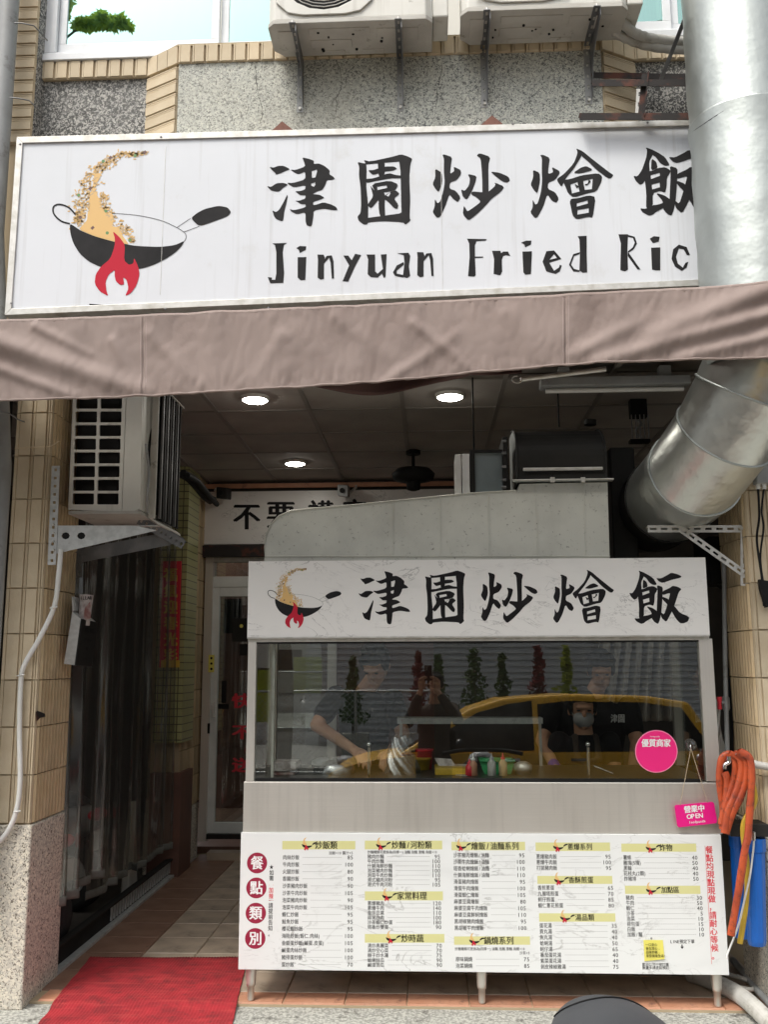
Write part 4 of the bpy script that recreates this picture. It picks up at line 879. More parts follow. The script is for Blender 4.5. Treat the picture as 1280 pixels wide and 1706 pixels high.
# ================================================================== ceiling things
lampg = []
for u, v, lab in ((425, 663, 'round ceiling light nearest the left outdoor unit'), (750, 658, 'round ceiling light right of centre, half under the awning'), (492, 770, 'round ceiling light farthest back above the rear sign')):
    c = PZ(u, v, ZC); t = thing('ceiling_light', lab, 'ceiling light', c, 'round ceiling lights')
    part(MB().tube([c+Vector((0, 0, .01)), c+Vector((0, 0, -.014)), c+Vector((0, 0, -.016))], [.092, .086, .078], 32), 'rim', M['white'], t)
    part(MB().tube([c+Vector((0, 0, -.0162)), c+Vector((0, 0, -.022)), c+Vector((0, 0, -.025))], [.076, .066, .03], 32), 'lens', M['lamp'], t)
c = P(689, 792, 6.9); t = thing('ceiling_fan', 'black drum-shaped ceiling fan hanging on a short rod', 'fan', c)
part(MB().cyl(c+Vector((0, 0, .05)), (c.x, c.y, ZC), .014, 10), 'rod', M['dark'], t); part(MB().cyl((c.x, c.y, ZC-.03), (c.x, c.y, ZC), .055, 16), 'canopy', M['dark'], t)
part(MB().tube([c+Vector((0, 0, z)) for z in (.06, .045, .01, -.035, -.055)], [.05, .13, .165, .15, .07], 28), 'housing', M['dark'], t); part(MB().tube([c+Vector((0, 0, z)) for z in (-.055, -.11, -.12)], [.055, .05, .02], 20), 'cap', M['dark'], t)
x0, x1, z0, z1 = rc(900, 1148, 626, 639, 4.95)
t = thing('light_batten', 'long unlit white ceiling batten just under the awning at the right', 'light', ((x0+x1)/2, 4.95, z0))
part(MB().box(x0, x1, 4.9, 5.0, ZC-.11, ZC-.06), 'body', M['grey'], t, bevel=.006); part(MB().tube([(x0+.03, 4.95, ZC-.125), (x1-.03, 4.95, ZC-.125)], .014, 12), 'tube', M['white'], t); part(MB().box(x0+.1, x0+.16, 4.92, 4.98, ZC-.06, ZC), 'mount', M['grey'], t); part(MB().box(x1-.16, x1-.1, 4.92, 4.98, ZC-.06, ZC), 'mount', M['grey'], t)
c = P(1065, 712, 5.6); t = thing('bug_lamp', 'black caged lamp hanging from the ceiling by the duct', 'lamp', c)
part(MB().box(c.x-.05, c.x+.05, 5.57, 5.63, c.z+.06, ZC), 'mount', M['dark'], t); 
for k in range(5): part(MB().tube([(c.x-.05+.025*k, 5.56, c.z-.08), (c.x-.05+.025*k, 5.56, c.z+.07)], .004, 6), 'cage_bar', M['bracket'], t)
part(MB().box(c.x-.06, c.x+.06, 5.57, 5.63, c.z-.1, c.z-.08), 'base', M['dark'], t)
for a, b in ((2, 2),):
    part(MB().tube([(c.x+.02*math.cos(k), 5.6+.02*math.sin(k), c.z-.07+.018*k/1.2) for k in range(9)], .008, 8), 'coil', M['grey'], t)
# ================================================================== left outdoor unit on the pillar
YL = 4.76
x0, x1 = P(118, 760, YL).x, P(234, 760, YL).x; z0 = P(160, 849, YL).z; z1 = z0+.72
lu = thing('outdoor_unit', 'outdoor air conditioner mounted high on the left pillar under the awning', 'air conditioner', ((x0+x1)/2, 5.1, z0), 'outdoor unit under the awning')
holes = []; rows = [831-22.8*k for k in range(9)]
for v in rows:
    for a, b in (((120+.038*(831-v)), (156+.038*(831-v))), ((161+.036*(831-v)), (197+.036*(831-v)))):
        holes.append([(a+1.5, v-9.5), (b-1.5, v-9.5), (b, v-8), (b, v+8), (b-1.5, v+9.5), (a+1.5, v+9.5), (a, v+8), (a, v-8)])
f2 = lambda x, y, d: (P(x, y, YL).x, d, P(x, y, YL).z)
xa_, xb_ = 114, 206
part(MB().prism([(xa_-1, 849), (xb_-4, 852), (xb_+5, 620), (xa_+9, 620)], f2, YL, YL+.012, holes), 'side_grille', M['acwhite'], lu)
part(MB().box(x0+.012, x1-.14, YL+.05, 5.36, z0+.02, z1-.02), 'condenser_coil', M['dark'], lu)  # coil coloured black so the grille holes read as shaded
part(MB().prism([(xb_-4+.6, 852), (224, 852), (233, 846), (238, 620), (xb_+5.6, 620)], f2, YL, YL+.012), 'side_panel', M['acwhite'], lu, bevel=.003)
part(MB().box(x0, x1+.002, YL+.0, 5.40, z0-.025, z0-.004), 'base_pan', M['acunder'], lu, bevel=.004); part(MB().box(x0-.01, x1+.01, YL-.01, 5.41, z1, z1+.02), 'lid', M['acwhite'], lu)
part(MB().box(x1-.012, x1, YL+.0125, 5.40, z0, z1), 'front_panel', M['acfront'] if 'acfront' in M else M['acwhite'], lu)
part(MB().cyl((x1-.006, 5.12, z0+.34), (x1+.003, 5.12, z0+.34), .24, 36), 'fan_opening', M['dark'], lu)
g = MB()
for k in range(12): rr = .03+.018*k; g.tube([(x1+.012, 5.12+rr*math.cos(a*.2618), z0+.34+rr*math.sin(a*.2618)) for a in range(25)], .0025, 5, False)
part(g, 'fan_grille', M['acunder'], lu)
part(MB().tube(smooth_path([(x1+.02, YL+.02, z0+.36), (x1+.03, YL+.06, z0+.2), (x1+.035, YL+.03, z0+.06), (x1+.02, YL+.1, z0+.0)], 6), .007, 8), 'cable', M['grey'], lu)
ng = thing('wind_deflector', 'dark slatted air guide fixed on the fan side of the left outdoor unit', 'air guide', (x1+.1, 5.12, z0))
for k in range(5): part(MB().hexa([(x1+.03, 5.0+.085*k, z0+.0), (x1+.03, 5.008+.085*k, z0), (x1+.03, 5.008+.085*k, z1), (x1+.03, 5.0+.085*k, z1)], [(x1+.038, 4.93+.085*k, z0+.0), (x1+.038, 4.938+.085*k, z0), (x1+.038, 4.938+.085*k, z1), (x1+.038, 4.93+.085*k, z1)]), 'slat', M['dark'], ng)
part(MB().hexa([(x1+.02, 4.9, z0-.03), (x1+.02, 5.40, z0-.03), (x1+.02, 5.40, z0-.02), (x1+.02, 4.9, z0-.02)], [(x1+.06, 4.9, z0-.06), (x1+.06, 5.38, z0-.06), (x1+.06, 5.38, z0-.05), (x1+.06, 4.9, z0-.05)]), 'bottom_plate', M['acunder'], ng)
part(MB().box(x1+.02, x1+.06, 4.9, 5.38, z1, z1+.008), 'top_plate', M['acunder'], ng); part(MB().box(x1+.040, x1+.044, 4.96, 5.38, z0-.02, z1), 'outer_panel', M['dark'], ng)
for k in range(8): part(MB().box(x1+.045, x1+.056, 4.965+.05*k, 4.985+.05*k, z0-.018, z1-.002), 'slat', M['hooddark'] if k % 2 else M['bracket'], ng)
part(MB().box(x1+.015, x1+.05, 4.885, 4.899, z0-.03, z1), 'front_edge', M['acunder'], ng)
# its two wall brackets
lb = thing('support_bracket', 'bright perforated bracket on the left pillar holding the nearer end of the outdoor unit', 'bracket', P(92, 942, 4.70))
mm = MB(); slot_plate(mm, P(85.5, 941, 4.645), P(92.5, 776, 4.645), .043, .004, 12, .35); part(mm, 'perforated_leg', M['galvw'] if 'galvw' in M else M['alu'], lb)
for v in (916, 902, 888, 874): q = P(88.5, v, 4.64); part(MB().ball(q, (.007, .004, .007), 8, 6), 'bolt', M['alu'], lb)
tri = [(94, 876), (225, 876), (262, 884), (93, 923)]
hol = [[(110+7*math.cos(a*.785), 893+6*math.sin(a*.785)) for a in range(8)], [(136+7*math.cos(a*.785), 893+6*math.sin(a*.785)) for a in range(8)]]
part(MB().prism(tri, lambda x, y, d: (P(x, y, 4.66).x, d, P(x, y, 4.66).z), 4.650, 4.654, hol), 'triangular_arm', M['galvw'] if 'galvw' in M else M['alu'], lb)
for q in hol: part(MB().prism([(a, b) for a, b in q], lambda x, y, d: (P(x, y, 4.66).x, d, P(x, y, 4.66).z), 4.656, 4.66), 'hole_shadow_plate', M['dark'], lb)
part(MB().box(P(94, 876, 4.65).x, P(262, 876, 4.65).x, 4.655, 4.70, P(170, 876, 4.65).z-.003, P(170, 876, 4.65).z), 'arm_flange', M['alu'], lb)
rbk = thing('support_bracket', 'darker bracket behind it holding the farther end of the outdoor unit', 'bracket', P(132, 940, 5.05))
part(MB().prism([(128, 916), (285, 885), (308, 898), (282, 908), (130, 938)], lambda x, y, d: (P(x, y, 5.06).x, d, P(x, y, 5.06).z), 5.06, 5.064), 'triangular_arm', M['bracket'], rbk)
mm = MB(); slot_plate(mm, P(231, 866, 4.98), P(306, 908, 5.0), .05, .004, 9, .4); part(mm, 'perforated_bar', M['bracket'], rbk)
mm = MB(); slot_plate(mm, P(131, 962, 5.055), P(131, 918, 5.055), .035, .004, 3, .4); part(mm, 'perforated_leg', M['bracket'], rbk)
# white drain pipe down the pillar
pts = [(101, 915), (97, 960), (90, 1010), (66, 1062), (40, 1108), (34, 1140), (32, 1220), (33, 1300), (27, 1350), (12, 1385), (-12, 1412)]
wp = thing('drain_hose', 'white drain hose curving down the face of the left pillar', 'hose', P(20, 1385, 4.62))
part(MB().tube(smooth_path([P(a, b, 4.622) for a, b in pts], 8), .0125, 12), 'hose', M['white'], wp)
for v in ((89, 1012), (34, 1125), (28, 1352)): part(MB().tube([P(v[0]-6, v[1]+1, 4.615), P(v[0], v[1], 4.606), P(v[0]+6, v[1]-1, 4.615)], .004, 6), 'clip', M['white'], wp)
# wires on the left pillar
solo(MB().tube(smooth_path([P(24, 747, 4.64), P(50, 745, 4.635), P(80, 744, 4.632), P(98, 735, 4.67)], 6), .003, 6), 'wire_tie', M['tile'], 'thin beige wire tied round the left pillar', 'wire')
mb = MB()
for i, (a, b) in enumerate(((-.01, .0), (.02, .01), (.045, -.01))):
    mb.tube(smooth_path([P(300, 790, 6.0)+Vector((a, 0, b)), P(318, 800, 6.3)+Vector((a, 0, b)), P(340, 826, 6.9)+Vector((a, 0, b)), P(352, 836, 7.3)+Vector((a, 0, b*2))], 6), .022, 8)
solo(mb, 'cable_bundle', M['dark'], 'thick black cables sagging from the ceiling corner towards the camera box', 'cable')
# ================================================================== rear wall fittings
def solidrect(u0, u1, v0, v1, Y, y0, y1): return rbox(MB(), u0, u1, v0, v1, Y, y0, y1)
fs = thing('rear_sign', 'white marble sign with black brush characters over the rear door', 'sign', P(540, 905, YB-.06))
part(solidrect(334, 765, 817, 905, YB-.06, YB-.06, YB-.01), 'sign_panel', M['marble2'], fs)
part(solidrect(331, 338, 815, 907, YB-.065, YB-.066, YB-.005), 'end_trim', M['alu'], fs)
for ch, u, v, w, h in (('不', 411, 861, 47, 47), ('要', 468, 858, 50, 48), ('講', 535, 856, 44, 46), ('究', 592, 854, 44, 46)):
    c = MB(); typeset(c, ch, u, v, w, h, YB-.06, .045, 'c'); part(c, 'brush_character', M['black'], fs)
solo(solidrect(340, 770, 804, 811, YB-.1, YB-.1, YB-.07), 'conduit_rail', M['terra'], 'brown rail running above the rear sign under the ceiling', 'rail')
for u, v, lab in ((372, 822, 'small security camera at the left end of the rear sign'), (572, 818, 'small boxy security camera at the middle of the rear sign')):
    c = P(u, v, YB-.25); t = thing('security_camera', lab, 'camera', c, 'cameras above the rear sign')
    part(MB().hexa([(c.x-.04, c.y-.1, c.z-.06), (c.x+.05, c.y-.1, c.z-.07), (c.x+.05, c.y-.1, c.z+.03), (c.x-.04, c.y-.1, c.z+.04)], [(c.x-.04, c.y+.1, c.z-.03), (c.x+.05, c.y+.1, c.z-.04), (c.x+.05, c.y+.1, c.z+.06), (c.x-.04, c.y+.1, c.z+.07)]), 'housing', M['grey'] if u > 500 else M['hooddark'], t, bevel=.008)
    part(MB().cyl((c.x, c.y-.112, c.z-.015), (c.x, c.y-.1, c.z-.015), .022, 12), 'lens', M['dark'], t)
    part(MB().tube([(c.x+(.06 if u > 500 else -.04), c.y+.05, c.z), (c.x+(.1 if u > 500 else -.1), c.y+.12, c.z+.05), (c.x+(.1 if u > 500 else -.1), YB-.06, c.z+.09)], .012, 8), 'arm', M['white'], t)
dr = thing('glass_door', 'white framed glass door at the back, left of the food stall, with red characters', 'door', P(400, 1392, YB-.03))
part(solidrect(334, 770, 907, 926, YB-.1, YB-.12, YB-.0), 'shutter_box', M['rust'], dr)
part(solidrect(336, 349, 925, 1402, YB-.06, YB-.06, YB+.1), 'jamb', M['steelv'], dr)
part(solidrect(350, 770, 927, 934, YB-.05, YB-.05, YB+.05), 'head_rail', M['alu'], dr)
part(solidrect(350, 770, 959, 977, YB-.03, YB-.035, YB+.05), 'transom_rail', M['doorw'], dr, bevel=.004)
part(solidrect(352, 770, 935, 958, YB-.0, YB, YB+.006), 'transom_pane', M['doorglass'], dr)
x0, x1, z0, z1 = rc(344.5, 560, 977, 1390, YB-.03); a, b, c, d = rc(361, 545, 993, 1371, YB-.03)
lf = MB(); lf.box(x0, a, YB-.03, YB+.02, z0, z1); lf.box(b, x1, YB-.03, YB+.02, z0, z1); lf.box(a, b, YB-.0298, YB+.02, z0, c); lf.box(a, b, YB-.0298, YB+.02, d, z1)
lo = part(lf, 'door_leaf', M['doorw'], dr, bevel=.004); part(MB().box(a, b, YB-.004, YB+.002, c, d), 'pane', M['doorglass'], lo)
part(solidrect(353.5, 357, 1170, 1195, YB-.06, YB-.062, YB-.03), 'handle', M['white'], lo, bevel=.004)
part(solidrect(345.5, 349, 1205, 1222, YB-.07, YB-.072, YB-.06), 'lock', M['dark'], dr)
for ch, v, in (('快', 1168), ('不', 1220), ('送', 1275)):
    m_ = MB(); typeset(m_, ch, 403, v, 34, 26, YB-.008, .06, 'c'); part(m_, 'red_character', M['redtxt'], lo)
part(solidrect(369, 377, 1134, 1171, YB-.012, YB-.014, YB-.010), 'door_plate', M['dark'], lo); part(solidrect(363, 381, 1173, 1181, YB-.012, YB-.014, YB-.010), 'oval_sticker', M['dark'], lo)
part(solidrect(387, 412, 1030, 1069, YB-.012, YB-.014, YB-.010), 'dark_sticker', M['hooddark'], lo); part(solidrect(399, 412, 1073, 1092, YB-.012, YB-.014, YB-.010), 'dark_sticker', M['dark'], lo)
m_ = MB(); m_.ball(P(402, 1043, YB-.0145), (.016, .001, .016), 12, 6); part(m_, 'sticker_emblem', M['note'], lo)
part(solidrect(372, 402, 998, 1055, YB+.3, YB+.3, YB+.33), 'inner_board', M['dark'], dr)
part(solidrect(347, 356.5, 1091, 1120, YB-.068, YB-.07, YB-.061), 'yellow_plate', M['note'], dr); 
for v in (1096.5, 1105.5, 1114.5): part(MB().ball(P(352, v, YB-.07), (.011, .003, .011), 12, 6), 'button', M['dark'], dr)
part(solidrect(343, 770, 1391, 1399, YB-.08, YB-.08, YB+.04), 'sill', M['hooddark'], dr)
struct(MB().box(P(345, 1405, YB-.12).x, .9, YB-.13, YB, 0, .062), 'doorstep', M['floor'])
solo(MB().box(-2.6, 2.6, YB+.2, 10.4, -.01, .05), 'room_floor', M['floorb'], 'dim floor of the room behind the glass door', 'floor', kind='structure')
# ================================================================== clear curtain at the left side
XCU = XL-.035
zc0 = PX(112, 1478, XCU).z; zc1 = PX(262, 1408, XCU).z; zc2 = PX(335, 1355, XCU).z
ct = thing('plastic_curtain', 'clear plastic curtain hanging between the left pillar and the white door', 'curtain', (XCU, 6, .4))
def cfn(y0, y1, zb_, ph, xo):
    def f(x, y):
        Y = y0+(y1-y0)*x; s = 1-y; L_ = x*(y1-y0); n_ = mnoise.noise(Vector((L_*3.1, ph, y*.35))); w = (.030+.03*n_)*math.sin(L_*31+ph+5*n_)+.030*mnoise.noise(Vector((L_*11, ph*3, y*.7)))+.012*mnoise.noise(Vector((L_*30, ph*5, y*1.4)))+.03*n_
        return Vector((XCU+xo+w*(1-.6*y)-.0*s, Y+.02*math.sin(y*3+x*9), zb_+(2.62-zb_)*y))
    return f
for i, (y0, y1, zb_, ph, xo) in enumerate(((5.04, 5.82, zc0, 0, .02), (5.72, 6.62, zc1-.03, 1.7, -.03), (6.5, 7.3, zc2-.05, 3.1, .0))):
    f = cfn(y0, y1, zb_, ph, xo); part(MB().grid(f, 140, 26), 'curtain_strip', M['clear'], ct)
    o = part(MB().grid(lambda x, y: f(x, 0)+Vector((.004*math.sin(x*60), 0, -.045+.048*y)), 100, 3), 'hem', M['clearhem'], ct); o.modifiers.new('s', 'SOLIDIFY').thickness = .006
    part(MB().tube([(XCU+xo, y0, 2.62), (XCU+xo, y1, 2.62)], .012, 8), 'rail', M['grey'], ct)
# tiled pier seen through the curtain, poster
tp = thing('tiled_pier', 'yellow-green tiled pier with brown base seen through the plastic curtain', 'wall', (-2.45, 7.3, 0))
m_, nt, b = NT('small mosaic tile'); tcx = nt.nodes.new('ShaderNodeTexCoord'); mp = nt.nodes.new('ShaderNodeMapping'); mp.inputs['Rotation'].default_value = (R(90), 0, 0); nt.links.new(tcx.outputs['Object'], mp.inputs[0])
bt = nt.nodes.new('ShaderNodeTexBrick'); bt.offset = 0; nt.links.new(mp.outputs[0], bt.inputs[0]); bt.inputs['Color1'].default_value = (.42, .42, .2, 1); bt.inputs['Color2'].default_value = (.36, .36, .17, 1); bt.inputs['Mortar'].default_value = (.08, .08, .05, 1)
bt.inputs['Scale'].default_value = 1; bt.inputs['Brick Width'].default_value = .06; bt.inputs['Row Height'].default_value = .06; bt.inputs['Mortar Size'].default_value = .004; nt.links.new(bt.outputs[0], b.inputs['Base Color']); b.inputs['Roughness'].default_value = .3; M['mosaic'] = m_
xq0, xq1 = P(255, 1200, 7.35).x, P(303, 1200, 7.35).x
part(MB().box(xq0, xq1, 7.35, 7.7, 1.0, ZC), 'tiled_face', M['mosaic'], tp); part(MB().box(xq0-.01, xq1+.01, 7.34, 7.7, 0, P(280, 1288, 7.34).z), 'base', M['brownwall'], tp)
po = thing('couplet_banner', 'red and gold paper couplet banner on the tiled pier behind the curtain', 'banner', P(285, 1112, 7.33))
part(solidrect(268, 299, 935, 1112, 7.33, 7.33, 7.345), 'banner_paper', M['redtxt'], po)
m_ = MB(); typeset(m_, '福氣迎春光彩', 284, 958, 23, 24, 7.327, .07, vert=True, track=1.12); part(m_, 'gold_characters', M['golden'], po)
part(solidrect(268, 299, 1100, 1112, 7.329, 7.328, 7.3299), 'gold_edge', M['golden'], po)
# threshold grating along the left edge of the floor
gt = thing('floor_grating', 'black slatted rail along the left edge of the tiled floor', 'grating', (XL-.03, 6.3, 0))
part(MB().box(XL-.06, XL-.035, 5.1, 8.0, -.02, .13), 'backing', M['dark'], gt)
part(MB().box(XL-.034, XL+.01, 5.08, 8.0, -.005, .018), 'base_rail', M['galvw'], gt); part(MB().box(XL-.034, XL-.004, 5.08, 8.0, .125, .135), 'top_rail', M['hooddark'], gt)
bmn = MB().box(-.004, .004, -.012, .012, -.045, .045).mesh('grating_bar', M['galvw'])
for k in range(34): piece('grating_bar', bmn, gt, (XL-.026, 6.02+.055*k, .075))
# mailbox on the pillar
mbx = thing('mailbox', 'tilted grey metal mailbox on the left pillar holding a rolled newspaper', 'mailbox', P(120, 1108, 4.9))
q4 = [(120, 1019), (134, 1031), (123.5, 1108), (106, 1106)]
A = [P(a, b, 4.86) for a, b in q4]; Bq = [p+Vector((0.006, .22, -.01)) for p in A]
part(MB().hexa(A, Bq), 'box_body', M['galvw'], mbx)
D0 = [A[1], A[2], Bq[2], Bq[1]]; off = Vector((.004, 0, 0)); part(MB().hexa([p+off*.3 for p in D0], [p+off*2 for p in D0]), 'front_plate', M['hooddark'], mbx)
def fpl(a, b): # a along depth 0..1, b down 0..1 on the front plate
    top = D0[0].lerp(D0[3], a); bot = D0[1].lerp(D0[2], a); return top.lerp(bot, b)+Vector((.0105, 0, 0))
for s_, yy, w_ in (('信箱', .22, .26), ('POST', .42, .16), ('報', .62, .16), ('POST', .85, .12)): m_ = MB(); typeset(m_, s_, .5, yy, w_*1.15, w_*.42, 0, .04, 'c', fn=fpl); part(m_, 'stamped_lettering', M['dark'], mbx)
part(MB().hexa([P(119, 994, 4.87), P(121, 994, 4.87), P(123, 1016, 4.87), P(120, 1019, 4.87)], [P(119, 994, 4.87)+Vector((0, .2, 0)), P(121, 994, 4.87)+Vector((0, .2, 0)), P(123, 1016, 4.87)+Vector((0, .2, 0)), P(120, 1019, 4.87)+Vector((0, .2, 0))]), 'open_lid', M['galvw'], mbx)
np_ = thing('newspaper', 'rolled newspaper sticking out of the grey mailbox', 'newspaper', P(140, 1030, 4.93))
a, b = P(139, 1042, 4.94), P(144, 991, 4.94)
part(MB().tube([a, b], [.03, .036], 20), 'roll', M['paper'], np_); part(MB().hexa([P(141, 1012, 4.895), P(150, 1002, 4.895), P(151, 1030, 4.895), P(138, 1034, 4.895)], [P(141, 1012, 4.9), P(150, 1002, 4.9), P(151, 1030, 4.9), P(138, 1034, 4.9)]), 'folded_page', M['maroonpale'], np_)
m_ = MB(); typeset(m_, 'ILLAR', 143, 996, 6.5, 8, 4.9, .05, 'c'); part(m_, 'headline', M['dark'], np_)
# brown stain strip on the pillar
solo(MB().prism([(59, 1186), (62, 1184), (74, 1189), (75, 1194), (66, 1196), (60, 1202)], lambda x, y, d: PX(x, y, XL+.013)+Vector((d, 0, 0)), .0, .001), 'tape_remnant', M['rust'], 'small dark tape remnant on the ribbed side of the left pillar', 'tape')
# red carpet
c4 = [PZ(52, 1710, .012), PZ(150, 1594, .012), PZ(413, 1594, .012), PZ(384, 1710, .012)]
def cpt(x, y):
    a = c4[1].lerp(c4[2], x); b = c4[0].lerp(c4[3], x); b = a+(b-a)*1.5; p = a.lerp(b, y); drop = -.022 if p.y < 4.72 else 0
    k = max(0, min(1, (4.735-p.y)/.13)); k = k*k*(3-2*k); p.z = .006-.021*k+.004*mnoise.noise(p*5)+.0016*math.sin(p.x*2*math.pi/.016); return p
o = part(MB().grid(cpt, 560, 50), 'red_carpet', M['carpet'], None); so = o.modifiers.new('s', 'SOLIDIFY'); so.thickness = .005; so.offset = 1
props(o, 'red ribbed doormat carpet running from the tiled floor onto the pavement', 'carpet')
# ================================================================== FOOD STALL
st = thing('food_stall', 'stainless steel food stall with glass front, marble header sign and menu board', 'food stall', (.23, YK+.35, 0))
yb = YK+.72
zG0, zG1 = P(800, 1300, YK).z, P(800, 1067, YK).z
xs0, xs1 = P(405, 1345, YK).x, P(1203, 1345, YK).x
part(solidrect(405, 1203, 1303, 1388, YK, YK, YK+.05), 'steel_apron', M['steel'], st, bevel=.004)
part(MB().box(xs0+.02, xs1-.02, YK+.051, yb, zG0-.03, zG0-.002), 'worktop', M['wtop'], st)
part(MB().box(xs0+.03, xs0+.05, YK+.052, yb, .16, zG0-.032), 'side_panel', M['steelv'], st); part(MB().box(xs1-.05, xs1-.03, YK+.052, yb, .16, zG0-.032), 'side_panel', M['steelv'], st); part(MB().box(xs0+.05, xs1-.05, yb-.02, yb, .16, zG0-.032), 'rear_panel', M['steel'], st)
part(MB().box(xs0+.05, xs1-.05, YK+.06, yb-.02, .16, .18), 'bottom_shelf', M['steel'], st)
xh0, xh1 = P(411, 1180, YK).x, P(1197, 1180, YK).x
part(solidrect(411, 425, 1064, 1302, YK, YK+.002, YK+.042), 'frame_post', M['steelv'], st, bevel=.002)
pr_ = [(1170, 1064), (1185, 1064), (1199, 1302), (1174, 1302)]
part(solidrect(1172, 1195, 1064, 1302, YK, YK+.002, YK+.042), 'frame_post', M['steelv'], st, bevel=.002)
part(solidrect(413, 1183, 1061, 1068, YK, YK+.001, YK+.041), 'top_rail', M['alu'], st, bevel=.002)
part(solidrect(425, 1171, 1297.5, 1302.5, YK, YK+.003, YK+.03), 'bottom_gasket', M['dark'], st); part(solidrect(425, 1171, 1068, 1071, YK, YK+.004, YK+.03), 'top_gasket', M['dark'], st)
x0, x1 = P(424, 1180, YK).x, P(1172, 1180, YK).x
gl = part(MB().hexa([(x0, YK+.012, zG0), (x1, YK+.012, zG0), (x1, YK+.020, zG1), (x0, YK+.020, zG1)], [(x0, YK+.018, zG0), (x1, YK+.018, zG0), (x1, YK+.026, zG1), (x0, YK+.026, zG1)]), 'glass_pane', M['glass'], st)
# side glass and rear posts, roof
for xx in (xh0+.01, xh1-.016): part(MB().box(xx, xx+.005, YK+.05, yb, zG0, zG1), 'side_pane', M['glass'], st)
for xx in (xh0, xh1-.04): part(MB().box(xx, xx+.04, yb-.04, yb, zG0, P(800, 935, YK).z-.03), 'rear_post', M['steelv'], st)
for u in (453, ): part(MB().box(P(u, 1180, YK+.06).x, P(u, 1180, YK+.06).x+.014, YK+.05, YK+.07, zG0, zG1), 'inner_post', M['alu'], st)
zR = P(800, 937, YK).z
part(MB().box(xh0+.01, xh1-.02, YK+.03, yb, zR-.03, zR-.006), 'roof', M['steel'], st)
hs_ = part(solidrect(413, 1180, 932, 1061, YK-.02, YK-.02, YK+.02), 'header_board', M['marble2'], st)
part(solidrect(412, 1183, 1059.5, 1062, YK-.02, YK-.024, YK), 'header_trim', M['alu'], st)
for k, bx_ in (('jin', None), ('yuan', None), ('chao', None), ('hui', (921.8, 949, 1024, 1039.5)), ('fan', None)):
    c = MB(); glyph(c, k, bx_, YK-.02); part(c, 'brush_character', M['black'], hs_)
emblem(hs_, (439, 938, .1065, .1065), YK-.02, True, random.Random(9))
mn = part(solidrect(399, 1209, 1389, 1620, YK-.012, YK-.012, YK+.02), 'menu_board', M['marble'], st, bevel=.002)
# ---- the menu
YM = YK-.012
MF = lambda dd: (lambda a, b: Vector((P(a, 1505, YM).x, YM-dd*.35, P(a, b, YM).z)))
F1, F2, F3 = MF(.0012), MF(.0018), MF(.0006)
ink = MB(); redm = MB(); wht = MB(); band = MB(); mar = MB(); dash = MB(); F0 = MF(.0006)
def rectp(mb, a, b, c, d, f): mb.add([f(a, c), f(b, c), f(b, d), f(a, d)], [(0, 1, 2, 3)])
heads = []
def heading(x0, x1, y0, y1, s, tx0, tx1, lx):
    rectp(band, x0, x1, y0, y1, F0); n = sum(adv(c) for c in s); w = (tx1-tx0)/n; typeset(ink, s, tx0, (y0+y1)/2, w, w*1.12, YM, .028, fn=F2); heads.append((lx, (y0+y1)/2))
def rows(items, xl, xr, xd, y0, y1, w=7.0, h=8.6):
    n = len(items)
    for i, (s, p) in enumerate(items):
        y = y0+(y1-y0)*i/max(1, n-1); typeset(ink, s, xl, y, w, h, YM, .013, fn=F1); typeset(ink, str(p), xr, y, 9.0, 9.4, YM, .012, 'r', fn=F1)
        a = xl+sum(adv(c) for c in s)*w+6
        while a < xd-2: rectp(dash, a, a+1.7, y-.35, y+.3, F1); a += 3.0
heading(469, 592, 1401, 1415, '炒飯類', 524, 562, 513)
typeset(ink, '加飯+10 醬汁+5', 588, 1421, 5.6, 6.2, YM, .012, 'r', fn=F1)
rows([('肉絲炒飯', 85), ('牛肉炒飯', 100), ('火腿炒飯', 80), ('香腸炒飯', 90), ('沙茶豬肉炒飯', 90), ('沙茶牛肉炒飯', 105), ('泡菜豬肉炒飯', 90), ('泡菜牛肉炒飯', 105), ('蝦仁炒飯', 95), ('鮭魚炒飯', 95), ('櫻花蝦炒飯', 95), ('海陸炒飯(蝦仁.肉絲)', 100), ('金銀蛋炒飯(鹹蛋.皮蛋)', 105), ('鹹蛋肉絲炒飯', 100), ('豬排蛋炒飯', 100), ('蛋炒飯', 70)], 470, 588.6, 571, 1428.3, 1606.8)
heading(608, 738.5, 1400.5, 1415, '炒麵/河粉類', 653, 721, 638)
typeset(ink, '炒麵種類可更換為(四擇一):油麵.泡麵.意麵.烏龍+10', 612.5, 1419.6, 5.15, 6, YM, .01, fn=F1)
rows([('豬肉炒麵', 95), ('牛肉炒麵', 100), ('什錦海鮮炒麵', 110), ('泡菜豬肉炒麵', 100), ('泡菜牛肉炒麵', 110), ('港式豬肉河粉', 95), ('港式牛肉河粉', 105)], 612.3, 735, 719, 1427, 1473.6, 7, 7.8)
heading(608, 738.5, 1485, 1500, '家常料理', 661.6, 712, 648)
rows([('蔥爆豬肉', 120), ('蔥爆牛肉', 140), ('金莎豆腐', 110), ('蒜泥白肉', 100), ('沙茶蝦仁炒蛋', 180), ('塔香炒雙蛋', 90)], 612.3, 735.5, 719, 1504.8, 1544.5, 7, 7.8)
heading(608, 740, 1556, 1570.5, '炒時蔬', 668, 706, 654)
rows([('清炒高麗菜', 70), ('清炒空心菜', 70), ('樹子炒水蓮', 75), ('蛤蜊絲瓜', 90), ('鹹蛋苦瓜', 90)], 612.3, 736, 719, 1575.3, 1607.6, 7, 7.8)
heading(754, 878, 1402.5, 1416.5, '燴飯/油麵系列', 787, 867.5, 773)
